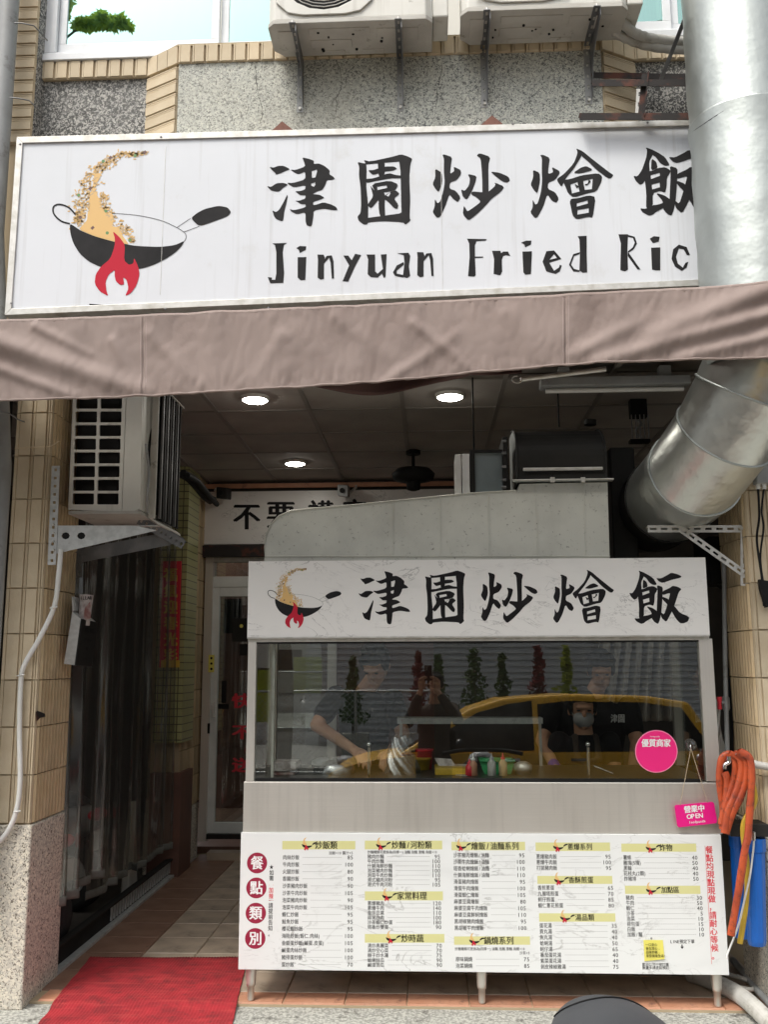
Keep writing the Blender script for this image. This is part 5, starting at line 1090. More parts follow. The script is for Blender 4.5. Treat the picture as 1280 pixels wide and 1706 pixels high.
rows([('沙茶豬肉燴飯/油麵', 95), ('沙茶牛肉燴飯/油麵', 100), ('塔香蛤蜊燴飯/油麵', 110), ('什錦海鮮燴飯/油麵', 110), ('滑蛋豬肉燴飯', 95), ('滑蛋牛肉燴飯', 100), ('滑蛋蝦仁燴飯', 105), ('麻婆豆腐燴飯', 80), ('麻婆豆腐牛肉燴飯', 105), ('麻婆豆腐鮮蚵燴飯', 110), ('黑胡椒豬肉燴飯', 95), ('黑胡椒牛肉燴飯', 100)], 756.7, 877, 862, 1424.8, 1546, 7)
heading(756, 882, 1560, 1574, '鍋燒系列', 805, 855, 792)
typeset(ink, '炒麵種類可更換為(四擇一):油麵.泡麵.意麵.烏龍+10', 757, 1580.8, 5.1, 6, YM, .01, fn=F1); typeset(ink, '沙茶+5', 881, 1587.6, 5.4, 6, YM, .01, 'r', fn=F1)
rows([('原味鍋燒', 75), ('泡菜鍋燒', 85)], 758, 880.5, 864, 1598, 1609, 7)
heading(895.6, 1021, 1403.6, 1417.8, '蔥爆系列', 949, 991, 936)
rows([('蔥爆豬肉飯', 95), ('蔥爆牛肉飯', 100), ('打拋豬肉飯', 95)], 896, 1022, 1008, 1427, 1446, 7)
heading(897, 1022.5, 1459.3, 1472.6, '香酥煎蛋', 949, 991, 936)
rows([('香煎蔥蛋', 65), ('九層塔煎蛋', 70), ('蚵仔煎蛋', 85), ('蝦仁蔥花煎蛋', 80)], 897, 1024, 1010, 1479, 1508.5, 7)
heading(898, 1025, 1521.5, 1535.5, '湯品類', 958, 990, 944)
rows([('蛋花湯', 35), ('貢丸湯', 40), ('魚丸湯', 40), ('蛤蜊湯', 50), ('蚵仔湯', 65), ('番茄蛋花湯', 40), ('紫菜蛋花湯', 40), ('剝皮辣椒雞湯', 75)], 898, 1027.5, 1012, 1542, 1610.5, 7)
heading(1040, 1166, 1405.5, 1419, '炸物', 1104, 1126, 1092)
rows([('薯條', 40), ('雞塊(5塊)', 50), ('黑輪', 40), ('花枝丸(2顆)', 40), ('炸豬排', 50)], 1042, 1167.5, 1154, 1428.6, 1464, 7)
heading(1043, 1169, 1475.6, 1489.3, '加點區', 1103, 1134, 1089)
rows([('豬肉', 30), ('牛肉', 50), ('蝦仁', 40), ('沙茶', 5), ('泡菜', 10), ('荷包蛋', 15), ('白飯', 10), ('加飯/麵', 10)], 1043.5, 1171.5, 1159, 1495.5, 1556.8, 7)
typeset(ink, 'LINE預定下單', 1114, 1568.6, 6.3, 7.4, YM, .02, fn=F1); rectp(ink, 1132.6, 1134.4, 1573.5, 1578, F1); ink.add([F1(1130.6, 1577), F1(1136.4, 1577), F1(1133.5, 1581)], [(0, 1, 2)])
typeset(ink, '歡迎公司行號訂購', 1066, 1606.8, 5.5, 6, YM, .012, fn=F1); typeset(ink, '數量多請提前預訂', 1066, 1612.3, 5.5, 6, YM, .012, fn=F1)
for i_, ch in enumerate('餐點均現點現做，請耐心等候。'): rc_ = MB(); typeset(rc_, ch, 1187.5, 1416+13.6*i_, 12.6, 13.6, YM, .035, vert=True, fn=F1); part(rc_, 'red_character', M['redtxt'], mn)
rl_ = MB(); rectp(rl_, 1180.6, 1181.2, 1409, 1606, F2); part(rl_, 'red_line', M['redtxt'], mn)
for ch, cy, cx in (('餐', 1437.7, 427), ('點', 1479.3, 426.6), ('類', 1521.3, 426.4), ('別', 1563.5, 426.2)):
    mar.add([F0(cx+17*math.cos(a*.19635), cy+17.4*math.sin(a*.19635)) for a in range(32)], [tuple(range(32))]); wht = MB(); typeset(wht, ch, cx, cy, 22, 24, YM, .04, 'c', fn=F1); part(wht, 'badge_character', M['whitep'], mn)
typeset(ink, '★如需', 451.5, 1444.5, 7.8, 9.3, YM, .02, vert=True, fn=F1); typeset(redm, '加辣', 451.3, 1483, 7.8, 10, YM, .03, vert=True, fn=F1)
for yy, s_ in ((1474.8, -1), (1499.5, 1)): redm.add([F1(447.5, yy), F1(455, yy), F1(455, yy-1.2*s_*-1), F1(454, yy), F1(448.5, yy), F1(447.5, yy+1.2*s_)], [(0, 1, 2, 3, 4, 5)])
typeset(ink, '請提前告知。', 451, 1508.5, 7.8, 9.5, YM, .02, vert=True, fn=F1)
for mb_, nm, mt in ((ink, 'black_lettering', 'black'), (redm, 'red_lettering', 'redtxt'), (band, 'heading_bands', 'olive'), (mar, 'round_badges', 'maroon'), (dash, 'dotted_leaders', 'dashink')): part(mb_, nm, M[mt], mn)
class _FR: pass
for (lx, ly) in heads:
    sc = .0235; ox, oy = lx-640*sc*1.0, ly-640*sc
    for pts, mt, dd, in (([(350, 150), (520, 80), (420, 180), (370, 300), (400, 420), (470, 500), (560, 680), (340, 640), (240, 570), (260, 400), (280, 280)], 'rice', .002), ([(150, 548), (340, 625), (600, 690), (940, 650), (860, 760), (640, 860), (380, 840), (220, 730)], 'ink', .0022), ([(960, 508), (1060, 440), (1220, 420), (1240, 490), (1015, 590), (940, 640), (900, 600)], 'ink', .0022), ([(440, 600), (545, 690), (540, 790), (620, 800), (650, 900), (580, 1040), (540, 930), (470, 900), (420, 1040), (320, 940), (400, 800)], 'red', .0024)):
        c = MB(); f = MF(dd); c.flat(chaikin(pts, 1), lambda x, y, d: f(ox+x*sc*1.0, oy+y*sc), 0); part(c, 'small_emblem', M[mt], mn)
nt_ = part(MB().hexa([F2(1070, 1566), F2(1102, 1566), F2(1103, 1597), F2(1070, 1601)], [F2(1070, 1566)-Vector((0, .002, 0)), F2(1102, 1566)-Vector((0, .002, 0)), F2(1103, 1597)-Vector((0, .006, 0)), F2(1070, 1601)-Vector((0, .003, 0))]), 'note_paper', M['note'], mn)
c = MB(); fN = MF(.022)
for i, s_ in enumerate(('一口安心', '食在放心、', '品味炒飯、', '享受美味生活!')): typeset(c, s_, 1072.5, 1573+6.2*i, 4.9, 5.4, YM, .015, fn=fN)
part(c, 'note_lettering', M['black'], mn); part(MB().ball(MF(.004)(1083, 1563), (.005, .003, .005), 8, 6), 'pin', M['grey'], mn)
# legs
for (u, yy) in ((418, YK+.03), (803, YK+.03), (1195, YK+.03), (418, yb-.06), (803, yb-.06), (1195, yb-.06)):
    x = P(u, 1640, YK+.03).x
    part(MB().tube([(x, yy, .005), (x, yy, .012), (x, yy, .07), (x, yy, .0705), (x, yy, .085), (x, yy, .175)], [.014, .0165, .0165, .021, .023, .028], 20), 'leg', M['steelv'], st)
# ---- things on the glass
sk = thing('round_sticker', 'round pink sticker with white characters on the stall glass, lower right', 'sticker', P(1095, 1288, YK+.008))
ysk = YK+.009
part(MB().prism([(1095+35.5*math.cos(a*.1309), 1252+35.5*math.sin(a*.1309)) for a in range(48)], lambda x, y, d: (P(x, y, YK).x, ysk+(-.002 if d else 0), P(x, y, YK).z), 0, 1), 'rim_disc', M['pinkpale'], sk)
part(MB().prism([(1095+34*math.cos(a*.1309), 1252+34*math.sin(a*.1309)) for a in range(48)], lambda x, y, d: (P(x, y, YK).x, ysk-(.0024 if d else .002), P(x, y, YK).z), 0, 1), 'disc', M['pink'], sk)
c = MB(); typeset(c, '優質商家', 1094, 1238, 12.2, 14, ysk-.003, .05, 'c'); typeset(c, 'foodpanda', 1092, 1227, 3, 3.4, ysk-.003, .02, 'c'); part(c, 'lettering', M['whitep'], sk)
hk = thing('suction_hook', 'clear suction cup with a cord on the stall glass right of the pink sticker', 'hook', P(1151, 1255, YK))
part(MB().tube([P(1151, 1241, YK+.012), P(1151, 1241, YK+.004), P(1151, 1241, YK-.006)], [.030, .026, .008], 24), 'cup', M['chromeg'], hk); part(MB().tube([P(1151, 1241, YK-.005), P(1151, 1243, YK-.016), P(1152, 1248, YK-.012)], .003, 8), 'hook', M['chrome'], hk)
ys_ = YK-.03
os_ = thing('open_sign', 'magenta hanging card reading OPEN in front of the steel apron', 'sign', P(1160, 1378, ys_))
cd4 = [(1125, 1344), (1127, 1341.5), (1188, 1336), (1190.5, 1338), (1196, 1368), (1194, 1371.5), (1132, 1378.5), (1129.5, 1376)]
part(MB().prism(cd4, lambda x, y, d: P(x, y, ys_)+Vector((0, d, 0)), 0, .006), 'card', M['magenta'], os_)
def sf_(a, b): t = math.atan2(-6, 66); x, y = a*math.cos(t)-b*math.sin(t), a*math.sin(t)+b*math.cos(t); return P(1159.5+x, 1357+y, ys_-.0012)
c = MB(); typeset(c, '營業中', -1, -9.5, 11.6, 12.5, 0, .055, 'c', fn=sf_); typeset(c, 'OPEN', -1, 2.2, 10.5, 11, 0, .04, 'c', fn=sf_); typeset(c, 'foodpanda', 2, 12, 5.0, 6, 0, .03, 'c', fn=sf_); part(c, 'lettering', M['whitep'], os_)
for a, b in (((1152, 1247), (1134, 1341)), ((1152, 1247), (1180, 1337))): part(MB().tube([P(*a, YK-.013), P(*b, ys_-.001)], .0016, 6), 'cord', M['cord'], os_)
# ================================================================== right side: hoses, filters, pipes
def ppx(pts, Y, n=8): return smooth_path([P(a, b, Y if not callable(Y) else Y(i)) for i, (a, b) in enumerate(pts)], n)
z6 = lambda L: [(1120+a/5.6875, 1100+b/5.6875) for a, b in L]; z7 = lambda L: [(1080+a/5.235, 1380+b/5.235) for a, b in L]
def flathose(mb, path, w, th):
    """lay-flat hose: flattened tube"""
    n = 10; vs = []; prev = None
    for i, p in enumerate(path):
        t = (path[min(i+1, len(path)-1)]-path[max(i-1, 0)]).normalized(); y = Vector((.25, -1, 0)).normalized(); x = t.cross(y).normalized(); y = x.cross(t)
        for k in range(n): q = 2*math.pi*k/n; vs.append(p+x*math.cos(q)*w*(1+.06*math.sin(i*.5))+y*math.sin(q)*th)
    mb.add(vs, [(i*n+k, i*n+(k+1) % n, (i+1)*n+(k+1) % n, (i+1)*n+k) for i in range(len(path)-1) for k in range(n)], True)
hc = thing('hose_coil', 'orange rubber hose hung in a coil on the right pillar beside the stall', 'hose', P(1230, 1500, 4.56))
S_ = [[(560,940),(545,890),(480,930),(455,1050),(465,1250),(490,1420),(480,1600)],[(500,1060),(525,1130),(520,1300),(480,1500),(475,1560)],[(540,885),(600,940),(600,1100),(540,1300),(500,1450),(490,1600)],[(580,878),(650,950),(655,1100),(590,1300),(530,1450),(500,1640)],[(620,868),(700,940),(712,1100),(660,1280),(580,1440),(510,1640)],[(640,866),(740,930),(757,1100),(750,1300),(735,1500),(722,1680)]]
for i, s in enumerate(S_):
    pts = z6(s)
    if i == 5: pts += z7([(850,180),(800,500),(725,935)])
    mb = MB(); flathose(mb, ppx(pts, lambda j, i=i: 4.60-.012*i-.004*j*(i % 2)), .019, .012); part(mb, 'hose_loop', M['hose'], hc)
mb = MB(); flathose(mb, ppx(z6([(770,1180),(790,1330),(740,1440),(685,1530),(680,1690)])+z7([(865,300),(862,620),(805,1005)]), 4.575), .014, .009); solo(mb, 'yellow_hose', M['hosey'], 'yellow hose hanging between the orange hose and the blue filter', 'hose')
part(MB().tube([P(1228, 1262, 4.68), P(1228, 1262, 4.56), P(1228, 1256, 4.55)], .006, 8), 'hanging_hook', M['bracket'], hc)
wf = thing('water_filter', 'tall blue water filter canister at the foot of the right pillar', 'water filter', P(1260, 1576, 4.62))
def canister(t, u, v0, v1, r, Y, lean=0):
    a, b = P(u, v0, Y), P(u+lean, v1, Y); n = 40; vs = []
    for (p, rr) in ((a, r*1.06), (a.lerp(b, .12), r*1.06), (a.lerp(b, .125), r*.97), (a.lerp(b, .96), r*.9), (b, r*.8)):
        for k in range(n): q = 2*math.pi*k/n; w = rr*(1+(.03 if k % 4 < 2 else -.01)); vs.append(p+Vector((math.cos(q)*w, math.sin(q)*w, 0)))
    mb = MB(); mb.add(vs, [(i*n+k, i*n+(k+1) % n, (i+1)*n+(k+1) % n, (i+1)*n+k) for i in range(4) for k in range(n)], False); mb.add(vs[-n:], [tuple(range(n))]); mb.add(vs[:n], [tuple(range(n))]); part(mb, 'canister', M['blue'], t)
canister(wf, 1258, 1396, 1574, .046, 4.62, 4)
part(solidrect(1216, 1280, 1372, 1393, 4.60, 4.58, 4.72), 'mounting_plate', M['hooddark'], wf, bevel=.004); part(MB().cyl(P(1256, 1386, 4.55), P(1256, 1400, 4.55), .010, 12), 'valve', M['chrome'], wf)
wf2 = thing('water_filter', 'second blue filter canister in the shade behind the orange hose, beside the menu board', 'water filter', P(1231, 1560, 4.72)); canister(wf2, 1231, 1390, 1562, .042, 4.76, 8)
solo(MB().tube(ppx(z7([(925,30),(925,150),(895,400),(860,560),(790,850),(700,1085),(690,1140)]), 4.555), .0045, 8), 'thin_tube', M['white'], 'thin white water tube running down past the blue filter', 'tube')
# pipes
wpz = thing('water_pipe', 'grey water pipe with a valve rising behind the right edge of the stall', 'pipe', P(1213, 1262, 4.9))
part(MB().tube([P(1207, 930, 4.95), P(1209, 1100, 4.95), P(1213, 1262, 4.9)], .012, 12), 'pipe', M['grey'], wpz); part(MB().tube([P(1209, 1160, 4.945), P(1210, 1163, 4.945), P(1211, 1180, 4.94), P(1211, 1184, 4.94)], [.014, .019, .019, .014], 12), 'valve_body', M['grey'], wpz)
part(MB().cyl(P(1203, 1171, 4.93), P(1211, 1171, 4.93), .010, 10), 'valve_neck', M['grey'], wpz)
vh = thing('valve_handle', 'red tap handle on the grey water pipe', 'handle', P(1200, 1182, 4.92))
vh_ = MB(); vh_.prism([(1195, 1161), (1203, 1161), (1202, 1171), (1203, 1182), (1197, 1182), (1197, 1171)], lambda x, y, d: P(x, y, 4.92)+Vector((0, d, 0)), -.012, .012); part(vh_, 'handle', M['redtxt'], vh, bevel=.003)
tp_ = thing('chrome_tap', 'small chrome tap in front of the orange hose coil', 'tap', P(1208, 1282, 4.54))
part(MB().tube(ppx(z6([(545,950),(540,970),(505,990),(500,1030)]), 4.53, 5), .009, 10), 'spout', M['chrome'], tp_); part(MB().cyl(P(1215, 1268, 4.53), P(1215, 1260, 4.53), .011, 10), 'knob', M['chrome'], tp_)
solo(MB().tube([P(1252, 1271, 4.63), P(1262, 1274, 4.62), P(1290, 1279, 4.60)], .018, 12), 'pipe_stub', M['corr'], 'short grey pipe stub sticking out of the right pillar beside the hose', 'pipe')
for nm, pts, r, lab in (('drain_pipe', [(1222, 1600), (1242, 1623), (1261, 1647), (1290, 1680)], .018, 'smooth grey drain pipe lying on the ground right of the stall'), ('waste_pipe', [(1206, 1622), (1232, 1628), (1255, 1638), (1258, 1646), (1245, 1648), (1206, 1636)], .011, 'thin bent pipe lying behind the corrugated hose')):
    solo(MB().tube(smooth_path([PZ(a, b, .035) for a, b in pts], 8), r, 12), nm, M['corr'] if r < .015 else M['grey'], lab, 'pipe')
pp = smooth_path([PZ(a, b, .04) for a, b in ((1150, 1622), (1180, 1632), (1204, 1642), (1233, 1658), (1261, 1681), (1300, 1722))], 20)
solo(MB().tube(pp, [.034+(.006 if k % 2 else -.006) for k in range(len(pp))], 18, smooth=False), 'corrugated_hose', M['corr'], 'thick pale corrugated drain hose curving out from under the stall', 'hose')
bxz = thing('junction_box', 'grey electrical box with two cable glands at the right edge under the duct', 'junction box', P(1270, 808, 4.64))
part(solidrect(1258, 1300, 742, 806, 4.6, 4.58, 4.645), 'box', M['grey'], bxz, bevel=.006)
for u in (1264, 1274): part(MB().cyl(P(u, 806, 4.61), P(u, 815, 4.61), .011, 10), 'cable_gland', M['white'], bxz)
for k, (pts, r) in enumerate((([(1264, 814), (1266, 860), (1262, 900), (1270, 960), (1274, 1010)], .006), ([(1274, 814), (1270, 850), (1273, 880), (1268, 930), (1276, 985), (1290, 1010)], .005))):
    solo(MB().tube(ppx(pts, 4.61), r, 8), 'black_cable', M['dark'], ('black cable from the left gland of the grey box' if k == 0 else 'black cable from the right gland of the grey box'), 'cable', 'cables on the right pillar')
solo(MB().prism([(1267, 965), (1282, 968), (1285, 1010), (1278, 1012), (1268, 980)], lambda x, y, d: P(x, y, 4.6)+Vector((0, d, 0)), 0, .03), 'black_bag', M['dark'], 'small folded black umbrella hanging on the right pillar', 'umbrella')
mb = MB()
for i in range(5): mb.tube(ppx([(1196+i*4, 975), (1215+i*3, 1000+i*4), (1208+i*2, 1080), (1214+i*3, 1180), (1218+i*2, 1262)], 5.02+.01*i), .006, 7)
solo(mb, 'cable_bundle', M['dark'], 'bundle of dark cables hanging between the header sign and the right pillar', 'cable')
solo(solidrect(1183, 1236, 893, 972, 5.15, 5.15, 5.45), 'black_box', M['dark'], 'black metal box behind the slotted bracket', 'box', bevel=.01)
solo(solidrect(1205, 1213, 915, 945, 5.14, 5.135, 5.149), 'warning_label', M['white'], 'small white label on the black box behind the bracket', 'label')
solo(MB().grid(lambda x, y: P(1189+(10+12*y)*x, 1165+100*y, 4.98)+Vector((0, .03*math.sin(x*5+y*6), 0)), 8, 16), 'plastic_sheet', M['corr'], 'grey plastic sheet hanging behind the right frame post of the stall', 'sheet')
# ================================================================== inside the stall
WT = zG0-.002
Yi = 5.05
def iz(v, Y=Yi): return P(800, v, Y).z
def pot(name, lab, cat, u0, u1, vt, m_, Y=Yi, lid=None, taper=.85, group=None):
    a, b = P(u0, 1290, Y), P(u1, 1290, Y); c = (a.x+b.x)/2; r = (b.x-a.x)/2; t = thing(name, lab, cat, (c, Y, WT), group)
    z1 = iz(vt, Y); part(MB().tube([(c, Y, WT), (c, Y, WT+.002), (c, Y, z1-.012), (c, Y, z1-.012), (c, Y, z1)], [r*taper*.9, r*taper, r*.97, r*1.06, r*1.06], 24), 'tub' if not lid else 'body', m_, t)
    if lid: part(MB().tube([(c, Y, z1), (c, Y, z1+.02), (c, Y, z1+.035)], [r*1.08, r*1.08, r*.5], 24), 'lid', lid, t)
    return t
pot('yellow_bucket', 'yellow bucket nested with a red one inside the stall, centre', 'bucket', 688, 718, 1262, M['hosey'], 5.2); pot('red_bucket', 'red bucket sitting in the yellow bucket inside the stall', 'bucket', 692, 722, 1248, M['redtxt'], 5.24)
for q in (): pass
pot('steel_pot', 'steel pot behind the glass beside the green basket', 'pot', 858, 886, 1280, M['steelv'], 5.0, M['steelv']); pot('steel_bowl', 'low steel bowl right of the yellow tray', 'bowl', 760, 785, 1290, M['steelv'], 4.95)
pot('dark_wok', 'dark round pot inside the stall at the left', 'pot', 520, 552, 1274, M['hooddark'], 5.1, M['grey'])
t = thing('serving_tray', 'yellow tray with white paper box lids in the middle of the stall', 'tray', P(750, 1300, 5.0)); part(MB().box(P(725, 1290, 5.0).x, P(778, 1290, 5.0).x, 4.95, 5.15, WT, WT+.035), 'tray', M['hosey'], t, bevel=.005)
t = thing('paper_box', 'open white paper food box on the yellow tray', 'box', P(750, 1288, 5.1)); part(MB().hexa([(P(724, 1262, 5.1).x, 5.08, iz(1262, 5.1)), (P(752, 1262, 5.1).x, 5.08, iz(1264, 5.1)), (P(768, 1280, 5.1).x, 5.05, iz(1287, 5.1)), (P(738, 1286, 5.1).x, 5.05, iz(1287, 5.1))], [(P(724, 1262, 5.1).x, 5.084, iz(1262, 5.1)), (P(752, 1262, 5.1).x, 5.084, iz(1264, 5.1)), (P(768, 1280, 5.1).x, 5.054, iz(1287, 5.1)), (P(738, 1286, 5.1).x, 5.054, iz(1287, 5.1))]), 'lid', M['paper'], t); part(MB().box(P(752, 1290, 5.1).x, P(782, 1290, 5.1).x, 5.05, 5.15, WT+.036, iz(1276, 5.1)), 'base', M['paper'], t)
t = thing('plastic_basket', 'green plastic basket with sauce bottles behind the glass', 'basket', P(828, 1300, 5.08))
x0, x1 = P(800, 1290, 5.08).x, P(856, 1290, 5.08).x
for yy in (5.0, 5.16): part(MB().hexa([(x0+.02, yy, WT), (x1-.02, yy, WT), (x1, yy, iz(1266)), (x0, yy, iz(1266))], [(x0+.02, yy+.004, WT), (x1-.02, yy+.004, WT), (x1, yy+.004, iz(1266)), (x0, yy+.004, iz(1266))]), 'side', M['green'], t)
part(MB().tube([(x0, 4.99, iz(1266)), (x1, 4.99, iz(1266)), (x1, 5.17, iz(1266)), (x0, 5.17, iz(1266)), (x0, 4.99, iz(1266))], .006, 8), 'rim', M['green'], t)
def bottle(u, vt, m_, lab, Y=4.93, cap='redtxt'):
    c = P(u, 1295, Y); z1 = P(u, vt, Y).z; h = z1-WT; t = thing('sauce_bottle', lab, 'bottle', (c.x, Y, WT), 'bottles in the stall')
    part(MB().tube([(c.x, Y, WT+h*k) for k in (0, .02, .55, .7, .72)], [.018, .022, .022, .010, .009], 16), 'body', m_, t); part(MB().tube([(c.x, Y, WT+h*k) for k in (.72, .8, .82, 1)], [.012, .012, .005, .002], 12), 'cap', M[cap], t)
bottle(789, 1256, M['terra'], 'orange sauce bottle with white cap left of the green basket', cap='white'); bottle(783, 1264, M['redtxt'], 'short red sauce bottle left of the green basket')
bottle(820, 1254, M['corr'], 'left clear squeeze bottle in front of the green basket', cap='grey'); bottle(839, 1254, M['rice2'], 'right brownish squeeze bottle in front of the green basket', cap='redtxt')
def bagf(x, y):
    q = 2*math.pi*x; r = .085*(1-.45*y**1.5)*(1+.12*math.sin(q*5+y*9)+.1*math.sin(q*9+y*17)); c = P(670, 1290, 5.0); return Vector((c.x+r*math.cos(q), 5.0+r*.8*math.sin(q), WT+.002+(iz(1228, 5.0)-WT)*y+.01*math.sin(q*4)*y))
solo(MB().grid(bagf, 60, 24), 'plastic_bag', M['bagmat'], 'crumpled translucent plastic bag standing inside the stall, centre left', 'bag')
for u0, u1, vt, m_, lab in ((455, 494, 1285, 'maroonpale', 'red-brown food carton at the left end inside the stall'), (457, 496, 1268, 'paper', 'white paper carton on the red-brown carton inside the stall')):
    zz0 = WT if vt == 1285 else iz(1284, 5.0)+.002; solo(MB().box(P(u0, 1290, 5.0).x, P(u1, 1290, 5.0).x, 4.93, 5.1, zz0, iz(vt, 5.0)), 'food_carton', M[m_], lab, 'carton', bevel=.004)
mb = MB(); mb.ball(P(560, 1290, 5.02), (.10, .08, .085), 20, 12, lambda d: 1+.18*mnoise.noise(d*4)); solo(mb, 'plastic_bag', M['bagmat'], 'low bundle of clear plastic bags at the left inside the stall', 'bag')
for u, lab in ((615, 'left chrome glass post with a ball top behind the pane'), (982, 'right chrome glass post with a ball top behind the pane')):
    Yp = YK+.09; x = P(u, 1290, Yp).x; t = thing('chrome_post', lab, 'post', (x, Yp, WT), 'chrome posts behind the pane')
    part(MB().cyl((x, Yp, WT), (x, Yp, P(u, 1245, Yp).z), .008, 12), 'tube', M['chrome'], t); part(MB().ball((x, Yp, P(u, 1240, Yp).z), .013, 14, 8), 'ball_top', M['chrome'], t)
solo(MB().tube([P(990, 1276, 4.95), P(1022, 1289, 4.95)], .005, 8), 'ladle_handle', M['chrome'], 'thin steel ladle handle by the right chrome post', 'ladle')
ishelf = thing('inner_shelf', 'steel shelf strip crossing the inside of the stall at mid height', 'shelf', P(785, 1207, 5.3))
part(solidrect(662, 905, 1196, 1206, 5.3, 5.3, 5.42), 'shelf_board', M['galvw'], ishelf)
for u in (668, 900): x = P(u, 1200, 5.4).x; part(MB().box(x-.008, x+.008, 5.4, 5.42, WT-.2, iz(1206, 5.4)), 'shelf_post', M['steelv'], ishelf)
def svf(x, y): u = 1000+130*x; v = 1066+135*y; p = P(u-18*y*(1-x), v, 6.5); p.y += .05*math.sin(x*46+y*1.5)+.02*math.sin(x*90); return p
o = part(MB().grid(svf, 160, 20), 'curtain_cloth', M['silver'], thing('silver_curtain', 'silver pleated curtain at the right end inside the stall', 'curtain', P(1065, 1201, 5.9)))
o.modifiers.new('s', 'SOLIDIFY').thickness = .003
# ================================================================== people
def limb(mb, pts, rad): mb.tube(smooth_path(pts, 5), [rad[0]+(rad[-1]-rad[0])*k/(5*(len(pts)-1)) for k in range(5*(len(pts)-1)+1)], 14); mb.ball(pts[0], rad[0], 14, 8); mb.ball(pts[-1], rad[-1], 14, 8)
def torso(mb, rings, n=24):
    vs = [(c[0]+rx*math.cos(2*math.pi*k/n), c[1]+ry*math.sin(2*math.pi*k/n), c[2]) for c, rx, ry in rings for k in range(n)]
    mb.add(vs, [(i*n+k, i*n+(k+1) % n, (i+1)*n+(k+1) % n, (i+1)*n+k) for i in range(len(rings)-1) for k in range(n)], True); mb.add(vs[:n], [tuple(range(n))]); mb.add(vs[-n:], [tuple(range(n))])
def hand(mb, w, d, side, pn, curl=.5, s=1.0):
    """palm and five fingers; w wrist, d forward, side = thumb side direction, pn palm normal (direction fingers curl to)"""
    w, d, side, pn = Vector(w), Vector(d).normalized(), Vector(side).normalized(), Vector(pn).normalized()
    k = w+d*.085*s
    for i in range(4): mb.tube([w+side*(.012-.008*i)*s, k+side*(.030-.02*i)*s], [.017*s, .012*s], 10)
    mb.tube([w, k], [.022*s, .02*s], 10)
    for i, L in enumerate((.070, .078, .072, .056)):
        p = k+side*(.031-.0205*i)*s; q = [p]; a = .15
        for seg in (.45, .32, .23): a += curl; p = p+(d*math.cos(a)+pn*math.sin(a))*L*seg*s; q.append(p)
        mb.tube(q, [.0098*s, .009*s, .0085*s, .0072*s], 8); mb.ball(q[-1], .0075*s, 8, 6)
    p0 = w+d*.025*s+side*.024*s; q = [p0, p0+(side*.8+d*.5+pn*.3).normalized()*.035*s, p0+(side*.7+d*.9+pn*.6).normalized()*.066*s]; mb.tube(q, [.014*s, .011*s, .008*s], 8)
